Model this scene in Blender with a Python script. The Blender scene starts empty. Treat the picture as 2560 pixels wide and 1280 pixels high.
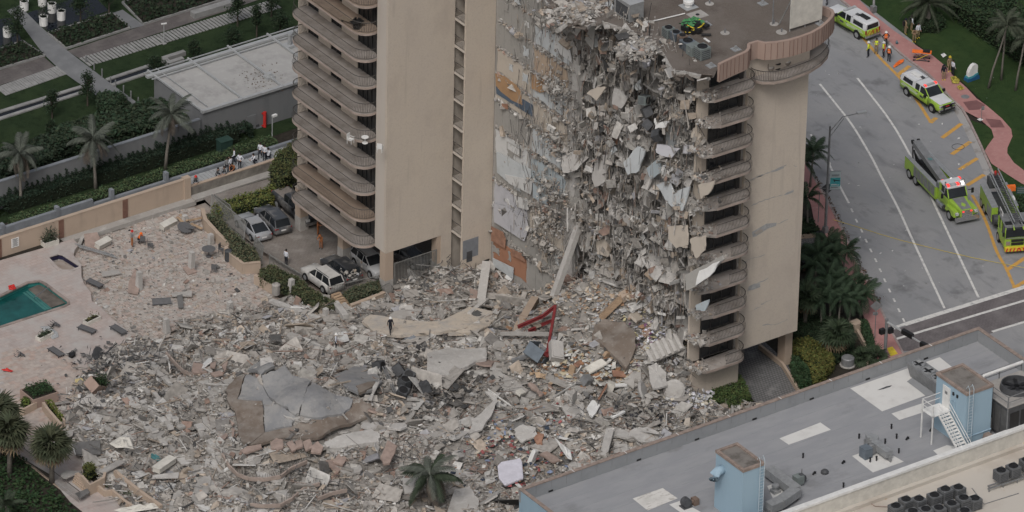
import bpy,bmesh,math,random
import numpy as np
from mathutils import Vector,Matrix,Euler,geometry
random.seed(7)
rng=np.random.default_rng(11)
scene=bpy.context.scene
COL=scene.collection
rad=math.radians

# ------------------------------------------------------------------ camera
F_PX,W_PX,H_PX=18000.0,2560,1280
TH,YAW,ROLL=rad(29.82),rad(35.68),rad(-1.29)
_r=np.array([math.cos(YAW),-math.sin(YAW),0.0]);_fh=np.array([math.sin(YAW),math.cos(YAW),0.0])
_fw=_fh*math.cos(TH)-np.array([0,0,1.0])*math.sin(TH);_dn=np.cross(_fw,_r)
CR=np.array([math.cos(ROLL)*_r+math.sin(ROLL)*_dn,-math.sin(ROLL)*_r+math.cos(ROLL)*_dn,_fw])
def ray(px,py):return np.array([(px-1280)/F_PX,(py-640)/F_PX,1.0])@CR
CAMPOS=-ray(970,735)*(F_PX/27.0)
cam_data=bpy.data.cameras.new('camera');cam=bpy.data.objects.new('camera',cam_data);COL.objects.link(cam)
cam_data.sensor_width=36.0;cam_data.lens=36.0*F_PX/W_PX
cam_data.clip_start=5.0;cam_data.clip_end=6000.0
m3=Matrix(((CR[0][0],-CR[1][0],-CR[2][0]),(CR[0][1],-CR[1][1],-CR[2][1]),(CR[0][2],-CR[1][2],-CR[2][2])))
cam.matrix_world=Matrix.Translation(Vector(CAMPOS))@m3.to_4x4()
scene.camera=cam

# ------------------------------------------------------------------ light
SUN_EL,SUN_AZ=rad(50),rad(230)  # azimuth of the sun, measured like the sky node (clockwise from +Y)
world=bpy.data.worlds.new('World');scene.world=world;world.use_nodes=True
wn=world.node_tree.nodes;wl=world.node_tree.links
sky=wn.new('ShaderNodeTexSky');sky.sky_type='NISHITA';sky.sun_disc=False
sky.sun_elevation=SUN_EL;sky.sun_rotation=SUN_AZ;sky.air_density=1.0;sky.dust_density=6.0;sky.ozone_density=1.0
bg=wn['Background'];bg.inputs['Strength'].default_value=0.10
hs=wn.new('ShaderNodeHueSaturation');hs.inputs['Saturation'].default_value=0.48
wl.new(sky.outputs[0],hs.inputs['Color']);wl.new(hs.outputs[0],bg.inputs['Color'])
sun_d=bpy.data.lights.new('sun','SUN');sun_d.energy=1.2;sun_d.angle=rad(18);sun_d.color=(1.0,0.975,0.955)
sun=bpy.data.objects.new('sun',sun_d);COL.objects.link(sun)
sdir=Vector((math.sin(SUN_AZ)*math.cos(SUN_EL),math.cos(SUN_AZ)*math.cos(SUN_EL),math.sin(SUN_EL)))
sun.rotation_euler=sdir.to_track_quat('Z','Y').to_euler();sun.location=(0,0,120)
vs=scene.view_settings;vs.view_transform='Standard';vs.look='None';vs.exposure=-0.14;vs.gamma=1.0;vs.use_curve_mapping=False

# ------------------------------------------------------------------ pixel -> place
def P(px,py,z=0.0):
    d=ray(px,py);return Vector(CAMPOS+d*((z-CAMPOS[2])/d[2]))
def PX(px,py,x):
    d=ray(px,py);return Vector(CAMPOS+d*((x-CAMPOS[0])/d[0]))
def PY(px,py,y):
    d=ray(px,py);return Vector(CAMPOS+d*((y-CAMPOS[1])/d[1]))
def R1(x,y):return(x/2.2851,y/2.2851)
def R2(x,y):return(700+x/2.6661,y/2.6661)
def R3(x,y):return(1220+x/2.6661,y/2.6661)
def R4(x,y):return(1560+x/2.6661,y/2.6661)
def R5(x,y):return(1980+x/2.6672,y/2.6672)
def R6(x,y):return(x/3.0469,480+y/3.0469)
def R7(x,y):return(480+x/3.0472,440+y/3.0472)
def R8(x,y):return(1120+x/2.7828,440+y/2.7828)
def S1(x,y):return(1640+x/2.2854,440+y/2.2854)
def S2(x,y):return(2000+x/2.2071,320+y/2.2071)
def S3(x,y):return(x/3.2,880+y/3.2)
def S4(x,y):return(500+x/2.7828,820+y/2.7828)
def S5(x,y):return(1080+x/2.4611,760+y/2.4611)
def S6(x,y):return(1280+x/3.2,880+y/3.2)
def S7(x,y):return(1900+x/2.7833,820+y/2.7833)
def PP(fn,pts,z=0.0):return[P(*fn(*p),z)for p in pts]

# ------------------------------------------------------------------ materials
MATS={}
def mat(name,col,rough=0.85,var=0.18,scale=1.2,bump=0.0,stretch=None,col2=None,metal=0.0,spec=0.3,mixlo=0.38,mixhi=0.66,bscale=None,emit=0.0,detail=6):
    if name in MATS:return MATS[name]
    m=bpy.data.materials.new(name);m.use_nodes=True;MATS[name]=m
    nt=m.node_tree;b=nt.nodes['Principled BSDF']
    b.inputs['Roughness'].default_value=rough;b.inputs['Metallic'].default_value=metal
    b.inputs['Specular IOR Level'].default_value=spec
    geo=nt.nodes.new('ShaderNodeNewGeometry');mp=nt.nodes.new('ShaderNodeMapping')
    if stretch:mp.inputs['Scale'].default_value=stretch
    nt.links.new(geo.outputs['Position'],mp.inputs['Vector'])
    n=nt.nodes.new('ShaderNodeTexNoise');n.inputs['Scale'].default_value=scale;n.inputs['Detail'].default_value=detail;n.inputs['Roughness'].default_value=0.65
    nt.links.new(mp.outputs[0],n.inputs['Vector'])
    r=nt.nodes.new('ShaderNodeValToRGB');e=r.color_ramp.elements
    c2=col2 if col2 else tuple(min(1,c*(1+var))for c in col);c1=col if col2 else tuple(c*(1-var)for c in col)
    e[0].position=mixlo;e[0].color=(*c1,1);e[1].position=mixhi;e[1].color=(*c2,1)
    nt.links.new(n.outputs['Fac'],r.inputs['Fac']);
    nt.links.new(r.outputs[0],b.inputs['Base Color'])
    if bump:
        n2=nt.nodes.new('ShaderNodeTexNoise');n2.inputs['Scale'].default_value=bscale or scale*6;n2.inputs['Detail'].default_value=5
        nt.links.new(geo.outputs['Position'],n2.inputs['Vector'])
        bp=nt.nodes.new('ShaderNodeBump');bp.inputs['Strength'].default_value=bump;bp.inputs['Distance'].default_value=0.1
        nt.links.new(n2.outputs['Fac'],bp.inputs['Height']);nt.links.new(bp.outputs[0],b.inputs['Normal'])
    if emit:
        b.inputs['Emission Color'].default_value=(*col,1);b.inputs['Emission Strength'].default_value=emit
    return m
def attr_mat(name,rough=0.9,var=0.2,scale=3.0,spec=0.2,bump=0.0,trans=0.0):
    """colour from the per-piece attribute 'tint', broken up by noise"""
    m=bpy.data.materials.new(name);m.use_nodes=True;MATS[name]=m
    nt=m.node_tree;b=nt.nodes['Principled BSDF'];b.inputs['Roughness'].default_value=rough;b.inputs['Specular IOR Level'].default_value=spec
    a=nt.nodes.new('ShaderNodeAttribute');a.attribute_name='tint'
    geo=nt.nodes.new('ShaderNodeNewGeometry')
    n=nt.nodes.new('ShaderNodeTexNoise');n.inputs['Scale'].default_value=scale;n.inputs['Detail'].default_value=5
    nt.links.new(geo.outputs['Position'],n.inputs['Vector'])
    mr=nt.nodes.new('ShaderNodeMapRange');mr.inputs['From Min'].default_value=0.3;mr.inputs['From Max'].default_value=0.7
    mr.inputs['To Min'].default_value=1-var;mr.inputs['To Max'].default_value=1+var
    nt.links.new(n.outputs['Fac'],mr.inputs['Value'])
    vm=nt.nodes.new('ShaderNodeVectorMath');vm.operation='SCALE'
    nt.links.new(a.outputs['Color'],vm.inputs[0]);nt.links.new(mr.outputs[0],vm.inputs['Scale'])
    nt.links.new(vm.outputs[0],b.inputs['Base Color'])
    return m
def layered(name,col,patches,rough=0.85,spec=0.3,bump=0.0,bscale=8.0,bricks=None):
    """base colour with noise-shaped stains: patches = [(colour, noise scale, lo, hi, stretch)]; bricks=(w,h,mortar colour, size) in plan"""
    m=bpy.data.materials.new(name);m.use_nodes=True;MATS[name]=m
    nt=m.node_tree;b=nt.nodes['Principled BSDF'];b.inputs['Roughness'].default_value=rough;b.inputs['Specular IOR Level'].default_value=spec
    geo=nt.nodes.new('ShaderNodeNewGeometry');cur=None
    if bricks:
        bt=nt.nodes.new('ShaderNodeTexBrick');bt.inputs['Scale'].default_value=1.0
        bt.inputs['Brick Width'].default_value=bricks[0];bt.inputs['Row Height'].default_value=bricks[1];bt.inputs['Mortar Size'].default_value=bricks[3]
        bt.inputs['Color1'].default_value=(*col,1);bt.inputs['Color2'].default_value=(*[c*0.86 for c in col],1);bt.inputs['Mortar'].default_value=(*bricks[2],1)
        bt.offset=bricks[4]if len(bricks)>4 else 0.5
        nt.links.new(geo.outputs['Position'],bt.inputs['Vector']);cur=bt.outputs['Color']
    for i,(pc,sc,lo,hi,st)in enumerate(patches):
        mp=nt.nodes.new('ShaderNodeMapping');mp.inputs['Location'].default_value=(i*7.3,i*3.1,i*1.7)
        if st:mp.inputs['Scale'].default_value=st
        nt.links.new(geo.outputs['Position'],mp.inputs['Vector'])
        n=nt.nodes.new('ShaderNodeTexNoise');n.inputs['Scale'].default_value=sc;n.inputs['Detail'].default_value=7;n.inputs['Roughness'].default_value=0.62
        nt.links.new(mp.outputs[0],n.inputs['Vector'])
        mr=nt.nodes.new('ShaderNodeMapRange');mr.inputs['From Min'].default_value=lo;mr.inputs['From Max'].default_value=hi
        nt.links.new(n.outputs['Fac'],mr.inputs['Value'])
        mx=nt.nodes.new('ShaderNodeMix');mx.data_type='RGBA'
        nt.links.new(mr.outputs[0],mx.inputs['Factor'])
        if cur:nt.links.new(cur,mx.inputs[6])
        else:mx.inputs[6].default_value=(*col,1)
        mx.inputs[7].default_value=(*pc,1);cur=mx.outputs[2]
    nt.links.new(cur,b.inputs['Base Color'])
    if bump:
        n2=nt.nodes.new('ShaderNodeTexNoise');n2.inputs['Scale'].default_value=bscale;n2.inputs['Detail'].default_value=6
        nt.links.new(geo.outputs['Position'],n2.inputs['Vector'])
        bp=nt.nodes.new('ShaderNodeBump');bp.inputs['Strength'].default_value=bump;bp.inputs['Distance'].default_value=0.12
        nt.links.new(n2.outputs['Fac'],bp.inputs['Height']);nt.links.new(bp.outputs[0],b.inputs['Normal'])
    return m
M={}
M['cream']=layered('cream_stucco',(0.505,0.445,0.38),[((0.535,0.47,0.39),0.2,.4,.7,None),((0.44,0.38,0.325),0.5,.5,.8,(1,1,.6)),((0.39,0.34,0.29),1.3,.58,.82,(1,1,.07)),((0.43,0.37,0.32),6,.5,.8,None)],0.9,0.2,0.15,12)
M['cream_light']=layered('pale_stucco',(0.50,0.455,0.405),[((0.44,0.395,0.35),0.8,.5,.8,(1,1,.15))],0.9,0.2,0.1,12)
M['tan']=layered('tan_wall_paint',(0.42,0.335,0.265),[((0.37,0.295,0.235),0.6,.48,.75,None),((0.33,0.27,0.22),1.0,.56,.8,(1,1,.2))],0.9,0.2,0.1,10)
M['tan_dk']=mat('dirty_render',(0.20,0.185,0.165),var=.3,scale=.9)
M['brown']=mat('red_brown_paint',(0.17,0.095,0.072),0.8,.15,2)
M['fascia']=layered('pink_brown_fascia',(0.33,0.245,0.205),[((0.29,0.21,0.175),1.2,.45,.75,(1,1,.2))],0.85)
M['concrete']=layered('raw_concrete',(0.34,0.325,0.305),[((0.43,0.42,0.40),.8,.5,.75,None),((0.22,0.21,0.195),.5,.54,.8,(1,1,.3)),((0.29,0.27,0.25),6,.5,.8,None)],0.95,0.15,0.3,8)
M['slab']=layered('broken_slab_concrete',(0.42,0.405,0.385),[((0.50,0.49,0.47),1.5,.5,.7,None),((0.30,0.285,0.265),1.0,.55,.75,None)],0.95,0.15,0.4,7)
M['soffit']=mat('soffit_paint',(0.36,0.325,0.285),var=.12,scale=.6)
M['balc_floor']=layered('balcony_floor',(0.33,0.30,0.275),[((0.22,0.19,0.165),.7,.45,.7,None),((0.34,0.31,0.28),3,.55,.8,None)],0.9)
M['balc_tan']=layered('tan_balcony_floor',(0.30,0.235,0.185),[((0.24,0.185,0.145),.7,.45,.7,None)],0.9)
M['slab_edge']=mat('slab_edge_paint',(0.33,0.27,0.235),var=.15,scale=1)
M['rail']=mat('bronze_rail_metal',(0.055,0.050,0.045),0.6,.15,3)
M['rail_grey']=mat('grey_fence_metal',(0.20,0.20,0.19),0.6,.15,3)
M['glass']=mat('dark_window_glass',(0.018,0.021,0.024),0.12,.3,.5,spec=0.5)
M['frame']=mat('bronze_window_frame',(0.045,0.043,0.042),0.5,.1)
M['asphalt']=layered('worn_asphalt',(0.245,0.25,0.26),[((0.29,0.29,0.293),.12,.42,.62,None),((0.17,0.172,0.18),.5,.55,.75,(1,.35,1)),((0.24,0.24,0.24),9,.5,.8,None),((0.15,0.152,0.157),.3,.58,.72,None),((0.19,0.192,0.2),1.1,.58,.74,(1,.25,1))],0.92,0.25,0.08,20)
M['asphalt_dk']=layered('dark_brick_crossing',(0.15,0.135,0.14),[((0.19,0.175,0.175),.5,.45,.7,None)],0.92,0.25,bricks=(0.4,0.2,(0.11,0.10,0.10),0.03))
M['pink']=layered('pink_paving_concrete',(0.40,0.205,0.19),[((0.33,0.165,0.155),.5,.48,.7,None),((0.43,0.25,0.23),2.5,.5,.75,None)],0.85,0.3)
M['pink_wet']=mat('wet_pink_paving',(0.20,0.095,0.09),0.35,.12,1)
M['kerb']=mat('kerb_concrete',(0.33,0.27,0.255),var=.2,scale=1.5)
M['gutter']=layered('gutter_concrete',(0.34,0.33,0.32),[((0.20,0.18,0.165),.8,.5,.7,None)],0.9)
M['white_line']=layered('worn_white_marking',(0.62,0.61,0.585),[((0.36,0.36,0.36),2.2,.50,.70,None)],0.8)
M['orange_line']=layered('worn_orange_marking',(0.56,0.31,0.075),[((0.30,0.235,0.15),2.0,.5,.7,None)],0.8)
M['grass']=layered('lawn_grass',(0.030,0.056,0.020),[((0.042,0.068,0.024),.35,.45,.65,None),((0.020,0.040,0.015),1.3,.5,.75,None)],0.95,0.1,0.6,14)
M['grass_dk']=layered('shaded_lawn_grass',(0.022,0.037,0.017),[((0.030,0.047,0.021),.35,.45,.65,None),((0.011,0.020,0.009),1.3,.5,.75,None)],0.95,0.1,0.6,14)  # darker copy of the lawn grass, garden's shade put into its colour
M['soil']=mat('dark_soil',(0.03,0.026,0.02),1.0,.3,2)
M['path']=layered('garden_path_stone',(0.155,0.16,0.165),[((0.20,0.205,0.21),.6,.45,.7,None),((0.11,0.115,0.12),.3,.55,.75,None)],0.8)
M['boards']=layered('board_path',(0.12,0.107,0.105),[((0.15,0.137,0.13),.6,.45,.7,None)],0.85,bricks=(2.4,0.22,(0.07,0.065,0.062),0.03))
M['pale_stone']=mat('pale_stone',(0.25,0.25,0.245),0.8,.15,1)
M['water_dark']=mat('black_water',(0.006,0.008,0.011),0.05,.2,1,spec=0.5)
M['greywall']=layered('grey_garden_wall',(0.165,0.17,0.175),[((0.135,0.14,0.145),1.0,.48,.75,(1,1,.12)),((0.19,0.195,0.20),.4,.5,.8,None)],0.9)
M['low_grey']=mat('low_grey_wall',(0.20,0.215,0.235),0.9,.12,1)
M['roof_white']=layered('pale_service_roof',(0.36,0.355,0.345),[((0.26,0.255,0.25),.35,.5,.72,None),((0.42,0.415,0.40),1.5,.5,.8,None)],0.85)
M['alu']=mat('painted_aluminium',(0.34,0.35,0.355),0.5,.08,2,spec=.5)
M['white']=mat('white_paint',(0.66,0.66,0.645),0.6,.08,1.5)
M['offwhite']=mat('off_white_paint',(0.55,0.53,0.48),0.7,.1,1.5)
M['black']=mat('black_paint',(0.02,0.02,0.021),0.5,.2,2)
M['dkgrey']=mat('dark_grey_metal',(0.07,0.073,0.078),0.6,.2,2)
M['grey']=mat('mid_grey_metal',(0.22,0.225,0.23),0.5,.15,2,metal=.2)
M['steel']=mat('galvanised_steel',(0.36,0.37,0.375),0.45,.12,3,metal=.4)
M['chrome']=mat('bright_metal',(0.55,0.55,0.55),0.25,.05,2,metal=.9)
M['trunk']=mat('palm_trunk_bark',(0.17,0.155,0.135),0.95,.25,6,stretch=(1,1,3))
M['bark']=mat('tree_bark',(0.07,0.058,0.047),0.95,.25,6)
M['leaf']=attr_mat('foliage',0.75,0.2,2.0,0.25)
M['tint']=attr_mat('debris',0.93,0.22,2.5,0.15)
M['roofgrey']=layered('grey_roof_membrane',(0.265,0.272,0.287),[((0.295,0.30,0.312),.3,.42,.62,(1.0,3.0,1)),((0.17,0.172,0.178),.22,.56,.78,(1,1.6,1)),((0.285,0.285,0.29),4,.55,.8,(.3,3,1))],0.8,0.3)
M['parapet']=layered('grey_parapet_block',(0.27,0.28,0.29),[((0.23,0.24,0.25),.8,.5,.75,None)],0.85)
M['coping']=mat('brown_coping',(0.27,0.215,0.185),0.8,.2,2)
M['blue']=layered('pale_blue_paint',(0.30,0.415,0.50),[((0.27,0.375,0.455),.5,.45,.75,(1,1,.3))],0.7)
M['roofbrown']=layered('brown_gravel_roof',(0.135,0.115,0.10),[((0.17,0.15,0.135),.25,.45,.65,None),((0.085,0.07,0.06),.2,.52,.72,None),((0.175,0.16,0.145),10,.5,.75,None)],0.95,.1,.3,14)
M['roofcream']=layered('cream_roof_coating',(0.50,0.465,0.415),[((0.42,0.375,0.325),.3,.48,.75,None),((0.40,0.25,0.12),.55,.66,.74,None)],0.8)
M['pooltile']=mat('pool_wall',(0.035,0.20,0.185),0.5,.15,1)
M['poolwater']=mat('green_pool_water',(0.010,0.082,0.078),0.06,.35,.35,spec=0.5)
M['deckpaver']=layered('pink_deck_paving',(0.43,0.36,0.33),[((0.40,0.385,0.37),.22,.40,.62,None),((0.31,0.265,0.245),.8,.52,.76,None),((.37,.34,.32),5,.5,.8,None)],0.9,0.2,bricks=(0.62,0.44,(0.34,0.26,0.235),0.02))
M['paver']=attr_mat('loose_paver',0.9,0.15,2.0)
M['sand']=layered('bedding_sand',(0.29,0.24,0.205),[((0.35,0.315,0.285),.7,.42,.62,None),((0.19,0.15,0.12),.6,.58,.75,None)],0.95)
M['drive']=layered('driveway_pavers',(0.17,0.168,0.168),[((0.24,0.235,0.23),.5,.55,.75,None)],0.9,bricks=(0.3,0.3,(0.08,0.08,0.08),0.035))
M['dust']=layered('dusty_parking_floor',(0.225,0.20,0.18),[((0.29,0.27,0.25),.5,.5,.72,None),((0.12,0.11,0.10),.35,.52,.74,None)],0.95,bricks=(0.4,0.2,(0.15,0.135,0.12),0.02))
M['rubblebase']=layered('rubble_dust',(0.25,0.235,0.215),[((0.31,0.295,0.275),.6,.45,.65,None),((0.17,0.16,0.148),.4,.52,.72,None),((0.25,0.215,0.19),.3,.55,.75,None)],0.95,.1,0.8,5)
M['roofslab']=layered('collapsed_roof_slab',(0.215,0.218,0.224),[((0.29,0.285,0.275),.5,.42,.66,None),((0.15,0.152,0.16),1.3,.55,.8,None),((.34,.33,.31),4,.6,.75,None)],0.9,.2,.2,8)
M['roofstain']=layered('brown_stained_roof_slab',(0.165,0.135,0.112),[((0.25,0.225,0.20),.6,.42,.68,None),((.30,.285,.26),3,.6,.75,None),((0.095,0.07,0.055),.8,.55,.8,None)],0.9,.2,.2,8)
M['terracotta']=mat('terracotta',(0.30,0.17,0.118),0.9,.2,1.5)
M['redsteel']=mat('red_oxide_steel',(0.19,0.032,0.034),0.6,.25,1.5)
M['wood']=mat('raw_timber',(0.36,0.26,0.175),0.9,.2,2,stretch=(1,1,4))
M['lime']=mat('lime_green_vehicle_paint',(0.29,0.45,0.055),0.3,.05,1,spec=.5)
M['vwhite']=mat('white_vehicle_paint',(0.60,0.61,0.62),0.3,.05,1,spec=.5)
M['tyre']=mat('tyre_rubber',(0.018,0.018,0.018),0.9,.1)
M['redlamp']=mat('lit_red_lamp',(0.9,0.05,0.04),0.4,0,emit=1.2)
M['whitelamp']=mat('lit_white_lamp',(1.0,0.93,0.88),0.4,0,emit=1.6)
M['tail']=mat('red_lens',(0.30,0.02,0.02),0.3,.05)
M['lens']=mat('clear_lens',(0.45,0.46,0.46),0.15,.05,spec=.6)
M['orange']=mat('orange_fabric',(0.80,0.17,0.03),0.8,.12,4)
M['hiviz']=mat('hi_viz_yellow',(0.62,0.70,0.05),0.8,.1,4)
M['yellow']=mat('yellow_paint',(0.60,0.46,0.04),0.7,.15,3)
M['red']=mat('red_plastic',(0.50,0.035,0.03),0.6,.1,3)
M['skin']=mat('skin',(0.36,0.22,0.16),0.6,.05,5)
M['shirt']=mat('white_shirt',(0.58,0.60,0.65),0.9,.06,6)
M['navy']=mat('navy_cloth',(0.018,0.02,0.028),0.9,.1,6)
M['turnout']=mat('turnout_gear',(0.26,0.20,0.12),0.9,.15,6)
M['rust']=mat('rust_orange_gear',(0.30,0.115,0.045),0.9,.15,6)
M['helmet_white']=mat('white_helmet',(0.70,0.70,0.68),0.4,.03)
M['hair']=mat('dark_hair',(0.02,0.017,0.015),0.8,.1)

# ------------------------------------------------------------------ mesh helpers
class MB:
    def __init__(s):s.v=[];s.f=[]
    def add(s,vs,fs):
        o=len(s.v);s.v+=[tuple(v)for v in vs];s.f+=[tuple(i+o for i in f)for f in fs];return s
    def box(s,c,d,rz=0.0,rot=None,taper=1.0):
        x,y,z=d[0]/2,d[1]/2,d[2]/2
        vs=[Vector((sx*x*(taper if sz>0 else 1),sy*y*(taper if sz>0 else 1),sz*z))for sz in(-1,1)for sy in(-1,1)for sx in(-1,1)]
        m=rot if rot is not None else Matrix.Rotation(rz,3,'Z')
        return s.add([m@v+Vector(c)for v in vs],[(0,2,3,1),(4,5,7,6),(0,1,5,4),(2,6,7,3),(0,4,6,2),(1,3,7,5)])
    def box2(s,a,b):
        return s.box([(a[i]+b[i])/2 for i in range(3)],[abs(b[i]-a[i])for i in range(3)])
    def bar(s,a,b,w,h=None):
        a=Vector(a);b=Vector(b);d=b-a;h=h or w
        if d.length<1e-6:return s
        rot=d.to_track_quat('X','Z').to_matrix()
        return s.box((a+b)/2,(d.length,w,h),rot=rot)
    def prism(s,poly,z0,z1,bottom=True):
        n=len(poly);a=sum(poly[i][0]*poly[(i+1)%n][1]-poly[(i+1)%n][0]*poly[i][1]for i in range(n))
        if a<0:poly=poly[::-1]
        vs=[(p[0],p[1],z0)for p in poly]+[(p[0],p[1],z1)for p in poly]
        fs=[tuple(range(n,2*n))]+([tuple(range(n-1,-1,-1))]if bottom else[])+[(i,(i+1)%n,n+(i+1)%n,n+i)for i in range(n)]
        return s.add(vs,fs)
    def tube(s,pts,r,n=6,cap=True):
        pts=[Vector(p)for p in pts];rs=r if isinstance(r,(list,tuple))else[r]*len(pts);o=len(s.v)
        for i,p in enumerate(pts):
            d=(pts[min(i+1,len(pts)-1)]-pts[max(i-1,0)]).normalized()
            u=d.cross(Vector((0,0,1))if abs(d.z)<.95 else Vector((1,0,0))).normalized();w=d.cross(u)
            for k in range(n):
                t=2*math.pi*k/n;s.v.append(tuple(p+(u*math.cos(t)+w*math.sin(t))*rs[i]))
        for i in range(len(pts)-1):
            for k in range(n):
                a=o+i*n+k;b=o+i*n+(k+1)%n;s.f.append((a,a+n,b+n,b))
        if cap:
            s.f.append(tuple(o+k for k in range(n)));s.f.append(tuple(o+(len(pts)-1)*n+k for k in range(n-1,-1,-1)))
        return s
    def lathe(s,c,prof,n=14,rot=None):
        o=len(s.v);c=Vector(c)
        for(r,z)in prof:
            for k in range(n):
                t=2*math.pi*k/n;v=Vector((r*math.cos(t),r*math.sin(t),z));s.v.append(tuple((rot@v if rot is not None else v)+c))
        for i in range(len(prof)-1):
            for k in range(n):
                a=o+i*n+k;b=o+i*n+(k+1)%n;s.f.append((a,b,b+n,a+n))
        s.f.append(tuple(o+k for k in range(n-1,-1,-1)));s.f.append(tuple(o+(len(prof)-1)*n+k for k in range(n)))
        return s
    def band(s,path,w,z,closed=False):
        """flat strip of half width w along a 2-D path"""
        path=[Vector((p[0],p[1]))for p in path];L=[];Rr=[]
        for i,p in enumerate(path):
            d=(path[min(i+1,len(path)-1)]-path[max(i-1,0)]).normalized();nrm=Vector((-d.y,d.x))
            L.append((p+nrm*w)[:]+(z,));Rr.append((p-nrm*w)[:]+(z,))
        n=len(path);return s.add(Rr+L,[(i,i+1,n+i+1,n+i)for i in range(n-1)])
    def wall(s,path,t,z0,z1,closed=False):
        """upright wall of thickness t following a 2-D path"""
        pts=[Vector((p[0],p[1]))for p in path];n=len(pts);L=[];Rr=[]
        for i,p in enumerate(pts):
            if closed:d=(pts[(i+1)%n]-pts[i-1])
            else:d=(pts[min(i+1,n-1)]-pts[max(i-1,0)])
            d.normalize();nr=Vector((-d.y,d.x))*(t/2);L.append(p+nr);Rr.append(p-nr)
        vs=[(*q,z)for z in(z0,z1)for q in(L+Rr)]
        z0f=lambda i:i;fs=[]
        m=2*n
        for i in range(n if closed else n-1):
            j=(i+1)%n
            fs+=[(j,i,m+i,m+j),(n+i,n+j,m+n+j,m+n+i),(m+i,m+n+i,m+n+j,m+j),(i,j,n+j,n+i)]
        if not closed:fs+=[(0,n,m+n,m),(n-1,m+n-1,m+2*n-1,2*n-1)]
        return s.add(vs,fs)
    def build(s,name,m,parent=None,smooth=False,off=None):
        me=bpy.data.meshes.new(name);me.from_pydata(s.v,[],s.f);me.materials.append(m)
        if smooth:me.shade_smooth()
        return link(name,me,parent,off)
def link(name,me,parent=None,off=None):
    o=bpy.data.objects.new(name,me);COL.objects.link(o)
    if parent is not None:
        o.parent=parent
        if off is not None:o.location=off
        elif parent.type=='EMPTY' and parent.get('_w'):o.location=tuple(-c for c in parent.location)
    return o
def thing(name,label,cat,loc=(0,0,0),rz=0.0,group=None,world=False):
    o=bpy.data.objects.new(name,None);COL.objects.link(o);o.location=loc;o.rotation_euler=(0,0,rz);o.empty_display_size=0.3
    o['label']=label;o['category']=cat
    if group:o['group']=group
    if world:o['_w']=1
    return o
def tag(o,label,cat,group=None,kind=None):
    o['label']=label;o['category']=cat
    if group:o['group']=group
    if kind:o['kind']=kind
    return o
def struct(o,label=None):
    o['kind']='structure'
    if label:o['label']=label
    return o
def copy_tree(o,parent=None):
    c=o.copy();COL.objects.link(c)
    if parent is not None:c.parent=parent
    for ch in list(o.children):copy_tree(ch,c)
    return c
def sheet(outer,holes,z,name,m,parent=None):
    """flat polygon with holes, z constant"""
    vs=[];es=[]
    for loop in[outer]+list(holes):
        o=len(vs);n=len(loop);vs+=[Vector((p[0],p[1]))for p in loop];es+=[(o+i,o+(i+1)%n)for i in range(n)]
    r=geometry.delaunay_2d_cdt(vs,es,[],1,1e-5)
    V2,F2=r[0],r[2]
    def inside(p,poly):
        c=False;n=len(poly)
        for i in range(n):
            a,b=poly[i],poly[(i+1)%n]
            if(a[1]>p[1])!=(b[1]>p[1])and p[0]<(b[0]-a[0])*(p[1]-a[1])/(b[1]-a[1])+a[0]:c=not c
        return c
    fs=[]
    for f in F2:
        c=sum((V2[i]for i in f),Vector((0,0)))/len(f)
        if any(inside(c,h)for h in holes):continue
        fs.append(tuple(f))
    b=MB();b.add([(v.x,v.y,z)for v in V2],fs)
    o=b.build(name,m,parent)
    bm=bmesh.new();bm.from_mesh(o.data);bmesh.ops.recalc_face_normals(bm,faces=bm.faces)
    if bm.faces and sum(f.normal.z for f in bm.faces)<0:bmesh.ops.reverse_faces(bm,faces=bm.faces)
    bm.to_mesh(o.data);bm.free()
    return o
def np_mesh(name,verts,faces,m,tint=None,parent=None,smooth=False):
    """verts (N,3), faces (K,n) arrays, tint (K,3) per face"""
    me=bpy.data.meshes.new(name);K,n=faces.shape
    me.vertices.add(len(verts));me.vertices.foreach_set('co',np.ascontiguousarray(verts,dtype=np.float32).ravel())
    me.loops.add(K*n);me.loops.foreach_set('vertex_index',np.ascontiguousarray(faces,dtype=np.int32).ravel())
    me.polygons.add(K);me.polygons.foreach_set('loop_start',np.arange(0,K*n,n,dtype=np.int32))
    me.update(calc_edges=True);me.validate()
    if tint is not None:
        a=me.attributes.new('tint','FLOAT_COLOR','FACE');a.data.foreach_set('color',np.concatenate([tint,np.ones((K,1))],1).astype(np.float32).ravel())
    me.materials.append(m)
    if smooth:me.shade_smooth()
    else:me.shade_flat()
    return link(name,me,parent)
def rotmats(n,tilt=None):
    """random rotations; tilt limits the lean from upright"""
    a=rng.uniform(0,2*np.pi,n);t=rng.uniform(0,np.pi,n)if tilt is None else np.abs(rng.normal(0,tilt,n));b=rng.uniform(0,2*np.pi,n)
    def rz(q):c,s=np.cos(q),np.sin(q);z=np.zeros(n);o=np.ones(n);return np.stack([np.stack([c,-s,z],-1),np.stack([s,c,z],-1),np.stack([z,z,o],-1)],1)
    def rx(q):c,s=np.cos(q),np.sin(q);z=np.zeros(n);o=np.ones(n);return np.stack([np.stack([o,z,z],-1),np.stack([z,c,-s],-1),np.stack([z,s,c],-1)],1)
    return rz(a)@rx(t)@rz(b)
CUBE=np.array([(x,y,z)for z in(-.5,.5)for y in(-.5,.5)for x in(-.5,.5)])
CF=np.array([(0,2,3,1),(4,5,7,6),(0,1,5,4),(2,6,7,3),(0,4,6,2),(1,3,7,5)])
def chunks(name,pos,size,Rm,tint,m,jit=0.16,parent=None):
    n=len(pos);v=CUBE[None]+rng.uniform(-jit,jit,(n,8,3));v=v*size[:,None,:]
    v=np.einsum('nij,nkj->nki',Rm,v)+pos[:,None,:]
    f=CF[None]+(np.arange(n)*8)[:,None,None]
    return np_mesh(name,v.reshape(-1,3),f.reshape(-1,4),m,np.repeat(tint,6,0),parent)
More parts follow.
